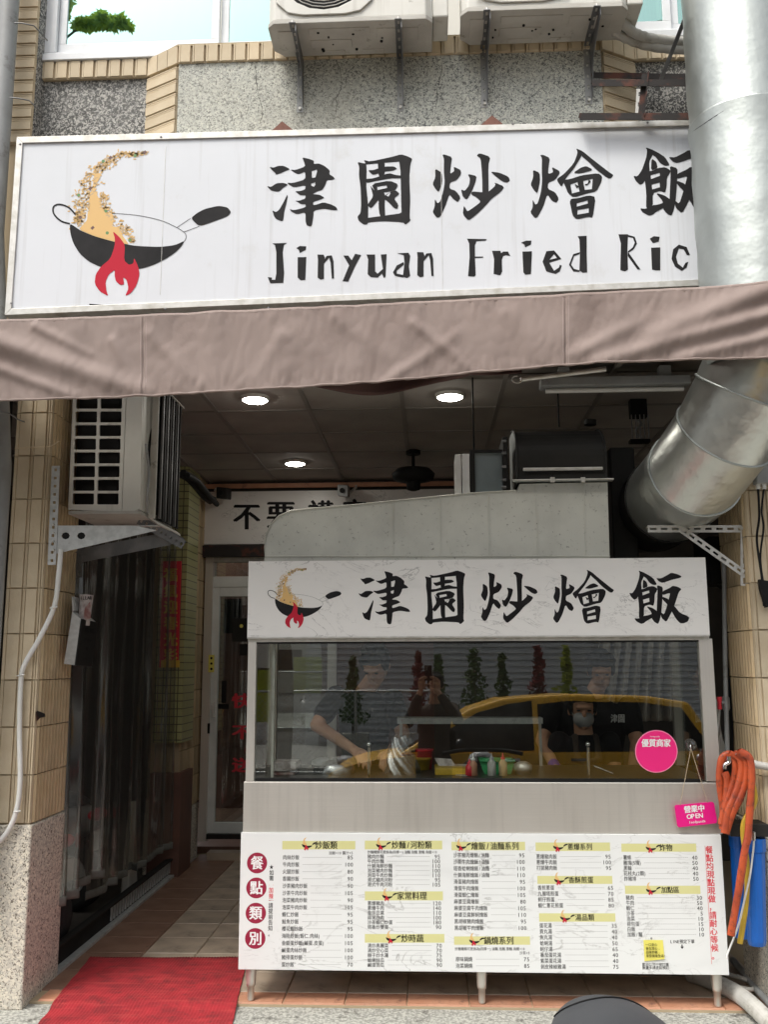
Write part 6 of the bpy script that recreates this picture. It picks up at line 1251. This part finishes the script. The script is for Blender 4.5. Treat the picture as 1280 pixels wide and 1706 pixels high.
def person(name, label, hc_, face, sh, el, wr_, hips, skinarms=True, hairfn=None, mask=False, vest=False, glove=None, tee='tee', floor_z=0., hdir=None, build=1.0, feet=True, curl=.5, trousers='tee'):
    hc_ = Vector(hc_); f = Vector(face).normalized(); r = f.cross(Vector((0, 0, 1))).normalized(); up = r.cross(f)
    t = thing(name, label, 'person', (hips[0], hips[1], floor_z)); B = MB()
    def hp(a, b, c): return hc_+r*a+f*b+up*c
    def hb(mb, c, rr):      # oriented ellipsoid
        m2 = MB(); m2.ball((0, 0, 0), rr, 18, 12); mb.add([hp(c[0]+v[0], c[1]+v[1], c[2]+v[2]) for v in m2.v], m2.f, True)
    hb(B, (0, -.01, .02), (.075, .092, .095)); hb(B, (0, .028, -.045), (.054, .062, .065)); hb(B, (0, .088, -.018), (.013, .022, .022)); hb(B, (0, .075, .022), (.05, .02, .012)); hb(B, (0, .078, -.062), (.022, .014, .008)); hb(B, (0, .07, -.09), (.02, .018, .018))
    for s in (-1, 1): hb(B, (s*.077, -.01, -.01), (.010, .018, .028))
    S0, S1 = [Vector(x) for x in sh]; nk = (S0+S1)/2
    limb(B, [hp(0, -.02, -.06), nk+Vector((0, 0, .03))], [.052, .058])
    hips = Vector(hips); lr = (S1-S0).length/2*build
    torso(B, [((hips.x, hips.y, hips.z-.05), lr*.80, .11), ((hips.x, hips.y, hips.z+.08), lr*.78, .105), (tuple(hips.lerp(nk, .5)), lr*.76, .10), (tuple(hips.lerp(nk, .8)), lr*.92, .115), (tuple(nk+Vector((0, 0, -.02))), lr*.80, .08), (tuple(nk+Vector((0, 0, .035))), lr*.35, .055)])
    for i in (0, 1):
        limb(B, [sh[i], el[i]], [.052, .041]); limb(B, [el[i], wr_[i]], [.041, .027])
        d = (Vector(wr_[i])-Vector(el[i])).normalized()
        hd_ = (hdir[i] if hdir else (d, Vector((-1 if i else 1, 0, .2)), Vector((0, 0, -1))))
        hand(B, wr_[i], hd_[0], hd_[1], hd_[2], curl)
    T = MB(); 
    for s in (-1, 1):
        hx = hips.x+s*.095
        if feet:
            limb(B, [(hx, hips.y, hips.z-.03), (hx+s*.01, hips.y-.03, floor_z+(hips.z-floor_z)*.52), (hx+s*.02, hips.y+.02, floor_z+.09)], [.085, .045]); 
            limb(T, [(hx, hips.y, hips.z-.02), (hx+s*.01, hips.y-.03, floor_z+(hips.z-floor_z)*.52), (hx+s*.02, hips.y+.02, floor_z+.10)], [.10, .065])
            fd = Vector((f.x, f.y, 0)).normalized(); a = Vector((hx+s*.02, hips.y+.02, floor_z+.045)); part(MB().tube([a-fd*.08, a-fd*.05, a+fd*.1, a+fd*.18, a+fd*.2], [.03, .044, .045, .036, .02], 12), 'shoe', M['dark'], t)
    torso(T, [((hips.x, hips.y, hips.z-.08), lr*.86, .125), ((hips.x, hips.y, hips.z+.1), lr*.84, .12)])
    def skin_obj(mb, nm, m_, vox=.009):
        o = part(mb, nm, m_, t); rm = o.modifiers.new('r', 'REMESH'); rm.mode = 'VOXEL'; rm.voxel_size = vox; rm.use_smooth_shade = True
        sm2 = o.modifiers.new('s', 'SMOOTH'); sm2.iterations = 3; sm2.factor = .5; return o
    skin_obj(B, 'body', M['skin'], .0065); skin_obj(T, 'trousers', M[trousers], .014)
    C = MB(); torso(C, [((hips.x, hips.y, hips.z+.0), lr*.90, .135), (tuple(hips.lerp(nk, .5)), lr*.86, .125), (tuple(hips.lerp(nk, .8)), lr*.98, .135), (tuple(nk+Vector((0, 0, -.015))), lr*.88, .10), (tuple(nk+Vector((0, 0, .045))), lr*.42, .07)])
    for i in (0, 1):
        s_ = Vector(sh[i])
        if hdir: limb(C, [s_, el[i]], [.066, .058]); limb(C, [el[i], Vector(el[i]).lerp(Vector(wr_[i]), .75)], [.058, .046])
        else: limb(C, [s_, s_.lerp(Vector(el[i]), .62)], [.066, .064])
    skin_obj(C, 'shirt', M[tee], .011)
    H = MB(); m2 = MB()
    hb(H, (0, -.03, .035), (.086, .092, .090)); hb(H, (-.02, .052, .072), (.052, .034, .030)); hb(H, (.03, .05, .074), (.046, .034, .028))
    for s in (-1, 1): hb(H, (s*.068, .0, .022), (.020, .05, .055))
    for _ in range(26): a = rnd.uniform(0, 6.28); b_ = rnd.uniform(.1, 1.35); hb(H, (.082*math.sin(b_)*math.cos(a), -.02+.086*math.sin(b_)*math.sin(a), .045+.08*math.cos(b_)), (.02, .02, .016))
    skin_obj(H, 'hair', M['hair'], .008)
    for s in (-1, 1): e = MB(); m2 = MB(); m2.ball((0, 0, 0), (.012, .006, .0055), 10, 6); e.add([hp(s*.031+v[0], .083+v[1], .004+v[2]) for v in m2.v], m2.f, True); part(e, 'eye', M['dark'], t)
    if mask:
        e = MB(); m2 = MB(); m2.ball((0, 0, 0), (.062, .058, .052), 20, 12); e.add([hp(v[0], .048+v[1], -.05+v[2]) for v in m2.v if 1], m2.f, True); part(e, 'face_mask', M['mask'], t)
        for s in (-1, 1): part(MB().tube([hp(s*.055, .06, -.03), hp(s*.082, -.01, .01)], .0025, 6), 'mask_strap', M['mask'], t)
    if vest:
        V = MB(); torso(V, [((hips.x, hips.y-.01, hips.z+.0), lr*.72, .15), (tuple(hips.lerp(nk, .5)+Vector((0, -.01, 0))), lr*.70, .14), (tuple(hips.lerp(nk, .85)+Vector((0, -.01, 0))), lr*.52, .145)])
        for s in (-1, 1): V.tube([(nk.x+s*lr*.42, nk.y-.13, nk.z-.1), (nk.x+s*lr*.4, nk.y-.05, nk.z+.04), (nk.x+s*lr*.35, nk.y+.08, nk.z)], .022, 8)
        skin_obj(V, 'apron', M['vest'], .012)
    if glove is not None:
        g = MB(); i = glove; d = (Vector(wr_[i])-Vector(el[i])).normalized(); g.tube([Vector(wr_[i])-d*.06, Vector(wr_[i])], [.035, .031], 12); m3 = MB(); hand(m3, wr_[i], *(hdir[i] if hdir else (d, Vector((-1 if i else 1, 0, .2)), Vector((0, 0, -1)))), curl, 1.09); g.add(m3.v, m3.f, True); skin_obj(g, 'rubber_glove', M['glove'], .006)
    return t
# left cook leaning over the worktop
Yc1 = 5.62
hL = P(626, 1108, Yc1-.1)
person('person', 'young cook with dark hair leaning over the worktop at the left inside the stall', hL, (-.25, -.75, -.62), (P(560, 1160, Yc1), P(655, 1165, Yc1+.02)), (P(528, 1208, Yc1-.12), P(672, 1225, Yc1-.1)), (P(588, 1248, Yc1-.4), P(652, 1252, Yc1-.36)), P(608, 1330, Yc1+.12), build=.95)
# masked cook
Yc2 = 5.72
pm_ = person('person', 'cook in a grey face mask, black shirt and brown apron inside the stall', P(971, 1182, Yc2-.03), (-.05, -1, -.08), (P(932, 1236, Yc2), P(1016, 1236, Yc2)), (P(924, 1275, Yc2-.05), P(1024, 1275, Yc2-.05)), (P(936, 1312, Yc2-.2), P(1008, 1312, Yc2-.2)), P(975, 1400, Yc2), mask=True, vest=True)
# taller person behind, only dimly seen
Yc3 = 6.0
pd = person('person', 'taller cook in a black shirt with white characters and a purple glove', P(1002, 1118, Yc3), (-.1, -1, -.35), (P(922, 1176, Yc3), P(1048, 1176, Yc3)), (P(904, 1234, Yc3-.15), P(1062, 1236, Yc3-.12)), (P(926, 1280, Yc3-.5), P(1054, 1286, Yc3-.4)), P(985, 1320, Yc3+.05), glove=0)
c = MB(); typeset(c, '津園', 1030, 1197, 12, 15, Yc3-.155, .04, 'c'); part(c, 'chest_lettering', M['whitep'], pd)
# the photographer, seen only as a reflection in the glass
hdp = [(Vector((.1, .55, 1)).normalized(), Vector((1, 0, 0)), Vector((.3, .6, 0))), (Vector((-.1, .55, 1)).normalized(), Vector((-1, 0, 0)), Vector((-.3, .6, 0)))]
person('person', 'photographer holding up a phone, reflected in the stall glass', (.075, -.34, 1.50), (-.12, 1, .12), ((-.13, -.42, 1.26), (.25, -.42, 1.26)), ((-.21, -.20, 1.12), (.30, -.20, 1.14)), ((-.075, -.125, 1.46), (.08, -.125, 1.46)), (.05, -.44, .74), hdir=hdp, floor_z=-.14, curl=.3, tee='vest', trousers='dark')
ph = thing('phone', 'black phone held upright by the reflected photographer', 'phone', (0, -.05, 1.54))
part(MB().box(-.038, .038, -.052, -.043, 1.545, 1.695), 'phone_body', M['dark'], ph, bevel=.004)
for a, b in ((-.022, 1.675), (-.005, 1.675), (-.014, 1.655)): part(MB().cyl((a, -.043, b), (a, -.040, b), .007, 12), 'lens', M['chrome'], ph)
# ================================================================== across the street, seen in the glass, steel and windows
def car(name, label, x0, y0, L, Wd, prof, green, paint, zr=-.14, wheels=(.17, .80), flip=1):
    """prof: body side outline (0..1 along L, height m); green: greenhouse outline; front at x0 (towards -X)"""
    t = thing(name, label, 'car', (x0+L/2, y0-Wd/2, zr)); X = lambda a: x0+a*L
    B = MB(); B.prism(chaikin([(X(a), h+zr) for a, h in prof], 1), lambda x, z, d: (x, y0-d, z), .03, Wd-.03); part(B, 'body', M[paint], t, bevel=.05)
    g0 = [(X(a), h+zr) for a, h in green]; n = len(g0); zlo = min(p[1] for p in g0); zhi = max(p[1] for p in g0)
    def gin(z): return .07+.16*(z-zlo)/(zhi-zlo)
    vs = [(x, y0-gin(z), z) for x, z in g0]+[(x, y0-Wd+gin(z), z) for x, z in g0]
    Gm = MB(); Gm.add(vs, [tuple(range(n)), tuple(range(2*n-1, n-1, -1))]+[(i, (i+1) % n, n+(i+1) % n, n+i) for i in range(n)]); part(Gm, 'cabin', M[paint], t, bevel=.03)
    # side windows, windscreen
    cx = sum(p[0] for p in g0)/n
    lo = [p for p in g0]
    sidew = [(cx+(x-cx)*.93, zlo+.03+(z-zlo)*.845) for x, z in g0]
    xm = X(.52)
    for side in (0, 1):
        for seg in (0, 1):
            pts = [(min(x, xm-.03) if seg == 0 else max(x, xm+.03), z) for x, z in sidew]
            f = lambda x, z, d: (x, (y0-gin(z)+.004+d) if side == 0 else (y0-Wd+gin(z)-.004-d), z)
            w = MB(); w.flat(pts, f, 0); part(w, 'side_window', M['carblack'], t)
    ws = [g0[0], g0[1]]; wsm = MB(); a, b = g0[0], g0[1]; e = .012
    wsm.add([(a[0]-e, y0-.14, a[1]+.04), (a[0]-e, y0-Wd+.14, a[1]+.04), (b[0]-e, y0-Wd+.28, b[1]-.03), (b[0]-e, y0-.28, b[1]-.03)], [(0, 1, 2, 3)]); part(wsm, 'windscreen', M['carblack'], t)
    for a in wheels:
        for yy, s in ((y0-.0, -1), (y0-Wd+.0, 1)):
            w = part(MB().tube([(X(a), yy+s*.0, zr+.32), (X(a), yy+s*.02, zr+.32), (X(a), yy+s*.2, zr+.32)], [.29, .32, .32], 28), 'wheel', M['tyre'], t); part(MB().cyl((X(a), yy-s*.008, zr+.32), (X(a), yy+s*.01, zr+.32), .2, 20), 'rim', M['chrome'], w)
    for yy in (y0-.2, y0-Wd+.2):
        part(MB().ball((X(.022), yy, zr+.70), (.12, .14, .07), 14, 8), 'headlight', M['headl'], t); part(MB().box(X(.985), X(1.002), yy-.12, yy+.12, zr+.75, zr+.9), 'tail_light', M['redtxt'], t)
    for s, yy in ((1, y0), (-1, y0-Wd)): part(MB().ball((X(.33), yy+s*.10, zr+1.0), (.06, .10, .07), 12, 8), 'wing_mirror', M['carblack'], t)
    for k in (.44, .60): part(MB().box(X(k), X(k)+.16, y0-.03, y0-.01, zr+.82, zr+.85), 'door_handle', M['chrome'], t)
    return t
M['carblack'] = mat('dark car window', (.010, .010, .011), .08); M['headl'] = mat('headlight lens', (.5, .5, .5), .1)
car('taxi', 'yellow taxi parked behind the photographer, reflected in the stall glass', -1.15, -.95, 4.5, 1.72,
    [(0, .30), (0, .60), (.02, .72), (.10, .82), (.26, .90), (.94, .92), (.99, .88), (1, .5), (.99, .28), (.5, .25)],
    [(.18, .88), (.36, 1.38), (.44, 1.49), (.60, 1.535), (.80, 1.51), (.90, 1.44), (.97, .90)], 'yellowcar')
van_ = car('van', 'white van parked down the side street, reflected at the left of the stall glass', -6.2, -30.0, 3.6, 1.7,
    [(0, .35), (0, .9), (.03, 1.0), (.1, 1.05), (.98, 1.05), (1, .9), (1, .35), (.5, .3)],
    [(.06, 1.03), (.20, 1.78), (.26, 1.88), (.6, 1.9), (.97, 1.86), (.99, 1.05)], 'white')
van_.rotation_euler = (0, 0, R(-90))
# buildings over the road
b1 = thing('warehouse', 'white ribbed warehouse across the street, reflected in the glass', 'building', (4, -16, -.14))
part(MB().box(-3.2, 13, -22, -15, -.14, 7.5), 'wall', M['ribwall'], b1)
rib = MB().box(-8.1, 8.1, 0, .05, -.04, .04).mesh('cladding_rib', M['ribwall'])
for k in range(46): piece('cladding_rib', rib, b1, (4.9, -14.99, .1+.16*k))
for x in (0.2, 4.2): part(MB().box(x, x+1.4, -14.93, -14.9, 2.6, 3.5), 'window', M['carblack'], b1)
part(MB().box(-3.4, 13.2, -22.2, -14.8, 7.5, 7.8), 'roof', M['grey'], b1)
b4 = thing('row_house', 'beige house closing the side street, reflected behind the van', 'building', (-6, -42, -.14)); part(MB().box(-16, 2, -46, -40, -.14, 9), 'wall', M['cream'], b4)
wr_ = MB().box(-.8, .8, -.02, .05, -.6, .6).mesh('window', M['dark'])
for i in range(6):
    for j in range(3): piece('window', wr_, b4, (-14+2.8*i, -39.97, 1.8+2.7*j))
b2 = thing('apartment_block', 'grey apartment block across the street left of the warehouse, reflected in the glass', 'building', (-10, -18, -.14))
part(MB().box(-26, -8.2, -24, -15.5, -.14, 11), 'wall', M['concrete'], b2)
wf_ = MB().box(-.7, .7, -.02, .05, -.55, .55).mesh('window', M['carblack']); lg = MB().box(-.85, .85, 0, .2, -.05, .05).mesh('ledge', M['cream'])
for i in range(6):
    for j in range(4): piece('window', wf_, b2, (-23.5+2.3*i, -15.48, 1.6+2.6*j)); piece('ledge', lg, b2, (-23.5+2.3*i, -15.5, 1.0+2.6*j))
b3 = thing('brick_house', 'brown house across the street at the right, reflected in the steel', 'building', (18, -18, -.14)); part(MB().box(13.4, 24, -24, -15.2, -.14, 9), 'wall', M['brownwall'], b3); part(MB().box(13.2, 24.2, -24.2, -15, 9, 9.3), 'roof', M['grey'], b3)
# small trees in planters
def leafcloud(pts, size, r):
    mb = MB()
    for p in pts:
        a = Vector((r.uniform(-1, 1), r.uniform(-1, 1), r.uniform(-1, 1))).normalized(); b = a.cross(Vector((r.uniform(-1, 1), r.uniform(-1, 1), r.uniform(-1, 1)))).normalized(); s = size*r.uniform(.6, 1.3)
        mb.add([p-a*s, p+b*s*.42, p+a*s, p-b*s*.42], [(0, 1, 2, 3)])
    return mb
rt_ = random.Random(5)
Dm = lambda Yt: 2*(YK+.02)-Yt      # mirrored depth
for i, (u, top, kind, lab) in enumerate(((588, 1100, 'leafg', 'leftmost green'), (697, 1092, 'leafr', 'left dark red'), (731, 1098, 'leafg', 'slim green third from left'), (790, 1088, 'leafg', 'widest green'), (838, 1096, 'leafg', 'slim green fifth from left'), (898, 1084, 'leafr', 'brightest red'), (945, 1082, 'leafy', 'rightmost thin'))):
    Yt = -11.5; x = P(u, 1130, Dm(Yt)).x; ztop = 1.614+(1137-top)/1540*Dm(Yt); t = thing('conifer', lab+' small conifer in a planter, reflected in the stall glass', 'tree', (x, Yt, -.14), 'small conifers across the street')
    part(MB().box(x-.35, x+.35, Yt-.35, Yt+.35, -.14, .45), 'planter', M['concrete'], t); part(MB().tube([(x, Yt, .4), (x+.02, Yt, 1.2), (x, Yt, ztop-.1)], [.04, .03, .008], 8), 'trunk', M['bark'], t)
    pts = []; wd_ = .55 if 'wide' in lab else .34
    for _ in range(620): h = rt_.random()**1.3; q = rt_.uniform(0, 6.28); rr = wd_*(1-h*.8)*rt_.random()**.45*(1+.28*math.sin(h*19+q*2+i))*(.75+.5*mnoise.noise(Vector((q, h*6, i*3.1)))); pts.append(Vector((x+rr*math.cos(q), Yt+rr*math.sin(q), .7+(ztop-.7)*h)))
    part(leafcloud(pts, .075, rt_), 'crown', M[kind], t)
# street tree whose leaves show in the upstairs window
tr = thing('street_tree', 'tall leafy street tree behind the photographer, its leaves reflected in the upstairs window', 'tree', (-2.2, -4.2, -.14))
Yt = -4.0; Dw = 2*4.875-Yt
def mir(u, v, dy=0): p = P(u, v, Dw+dy); return Vector((p.x, 2*4.875-p.y, p.z))
br = [mir(160, 66), mir(110, 20), mir(60, -60)]
tb_ = MB(); tb_.tube(smooth_path([(-2.2, -4.2, -.14), (-2.25, -4.15, 2.5), (-3.6, -4.2, 6), (-5.6, -4.1, 9.0), (-6.9, -4.0, 12.5), (-7.2, -4.0, 15)], 6), [.19-.005*k for k in range(31)], 12)
tb_.tube(smooth_path([(-6.4, -4.05, 11.0), mir(130, 64), mir(222, 62)], 6), [.03-.002*k for k in range(13)], 8); tb_.tube([(-6.8, -4, 12.3), mir(112, 10)], [.05, .015], 8); part(tb_, 'trunk', M['bark'], tr)
pts = []
for _ in range(900): a = rt_.random(); pts.append(mir(130+94*a, 60-(8+16*math.sin(a*3.1)+4*math.sin(a*17))*rt_.random(), rt_.uniform(-.6, .6)))
for _ in range(600): a = rt_.random(); pts.append(mir(98+(36-14*a)*rt_.random(), -25+70*a, rt_.uniform(-.6, .6)))
for _ in range(1800): q = Vector((rt_.gauss(0, 1), rt_.gauss(0, 1), rt_.gauss(0, .8))); pts.append(Vector((-6.6, -4.6, 18.6))+q*1.1)
part(leafcloud(pts, .09, rt_), 'crown', M['leafy'], tr)
# chain link fence on the far kerb
fc = thing('chain_link_fence', 'chain link fence along the road, reflected at the left of the stall glass', 'fence', (-3, -6, -.14))
for k in range(6): part(MB().cyl((-6.2+1.25*k, -6, -.14), (-6.2+1.25*k, -6, 1.42), .025, 8), 'post', M['galv'], fc)
for z in (1.4, .1): part(MB().cyl((-6.2, -6, z), (.05, -6, z), .02, 8), 'rail', M['galv'], fc)
mb = MB()
for k in range(-14, 63):
    for s in (-1, 1):
        x0_, x1_ = -6.2+.1*k, -6.2+.1*k+s*1.3
        a, b = Vector((x0_, -6, .1)), Vector((x1_, -6, 1.4))
        if -6.2 <= min(a.x, b.x) and max(a.x, b.x) <= .05: mb.tube([a, b], .004, 3, False)
o = part(mb, 'wire_mesh', M['galv'], fc); o['kind'] = 'stuff'
solo(MB().box(-3.2, -2.3, -6.08, -6.04, .9, 1.75), 'green_board', M['leafy'], 'plain green board on the chain link fence, reflected at the left of the glass', 'board')
struct(MB().box(-40, 40, -15, -8.2, -.139, -.02), 'far_pavement', M['concrete'])
# ================================================================== scooters
def scooter(label, loc, rz, paint, mirrors=True):
    root = thing('scooter', label, 'scooter', (0, 0, 0))
    def seatf(x, y):      # x around, y along
        Y = -.62+.80*y; w = .165*(1-.0*y)*max(0.02, math.sin(math.pi*min(1, (y*1.02+.001)))**.38); h = .095*max(.05, math.sin(math.pi*min(1, y*1.0+.0001))**.45); q = 2*math.pi*x
        return Vector((w*math.cos(q), Y, .685+h*(math.sin(q) if math.sin(q) > 0 else .35*math.sin(q))))
    part(MB().grid(seatf, 40, 30), 'seat', M['seat'], root)
    part(MB().tube([seatf(.06+.38*k/20, .20+.03*math.sin(k*.3))*1.0+Vector((0, 0, .0015)) for k in range(21)], .0022, 6), 'seat_seam', M['dark'], root)
    part(MB().tube([(0, -.70, .60), (0, -.55, .58), (0, -.2, .52), (0, .1, .42), (0, .22, .3)], [.05, .13, .17, .15, .12], 20), 'tail_body', M[paint], root)
    part(MB().box(-.15, .15, .1, .5, .26, .32), 'footboard', M['dark'], root, bevel=.02)
    part(MB().hexa([(-.2, .50, .28), (.2, .50, .28), (.17, .42, .85), (-.17, .42, .85)], [(-.12, .62, .30), (.12, .62, .30), (.10, .56, .88), (-.10, .56, .88)]), 'front_shield', M[paint], root, bevel=.03)
    part(MB().tube([(0, .58, .25), (0, .44, .9)], [.04, .035], 12), 'steering_column', M['dark'], root)
    part(MB().tube(smooth_path([(-.32, .30, .93), (-.15, .40, .95), (.15, .40, .95), (.32, .30, .93)], 4), .016, 10), 'handlebar', M['dark'], root)
    part(MB().ball((0, .52, .86), (.11, .08, .08), 16, 10), 'headlight', M['headl'], root); part(MB().ball((0, -.69, .62), (.10, .05, .04), 14, 8), 'tail_light', M['redtxt'], root)
    for y in (-.52, .66):
        w = part(MB().tube([(-.05, y, .23), (-.045, y, .23), (.045, y, .23), (.05, y, .23)], [.18, .23, .23, .18], 28), 'wheel', M['tyre'], root); part(MB().cyl((-.055, y, .23), (.055, y, .23), .13, 20), 'rim', M['galvw'], w)
    part(MB().tube([(.13, -.1, .2), (.15, -.6, .3)], [.03, .05], 14), 'exhaust', M['chrome'], root)
    part(MB().box(-.1, .1, -.72, -.70, .40, .52), 'number_plate', M['white'], root)
    if mirrors:
        for s in (-1, 1): part(MB().tube([(s*.2, .38, .95), (s*.27, .34, 1.12)], .007, 6), 'mirror_stem', M['dark'], root); part(MB().ball((s*.29, .34, 1.15), (.06, .015, .04), 14, 8), 'mirror', M['dark'], root)
    root.location = loc; root.rotation_euler = (0, 0, rz); WO[root.name] = Vector(loc); return root
sp = P(1009, 1668, 2.50)
scooter('worn dark scooter seat poking up at the bottom edge in front of the stall', (sp.x, 2.5-.45, sp.z-.755), R(180), 'dark', False)
scooter('dark parked scooter dimly seen behind the plastic curtain, nearer one', (-2.75, 5.55, 0), R(75), 'grey'); scooter('second dark scooter behind the plastic curtain, farther one', (-2.9, 6.45, 0), R(80), 'grey')
def bgf(x, y): q = 2*math.pi*x; r = .11*(1+.1*math.sin(q*5))*(1-.55*y); return Vector((-2.12+r*.4*math.cos(q), 6.75+r*math.sin(q), .02+.62*y))
solo(MB().grid(bgf, 30, 8), 'cloth_bag', M['cream'], 'pale draped cloth behind the curtain near the black slatted rail', 'cloth')
bpy.data.objects.remove(_ob)
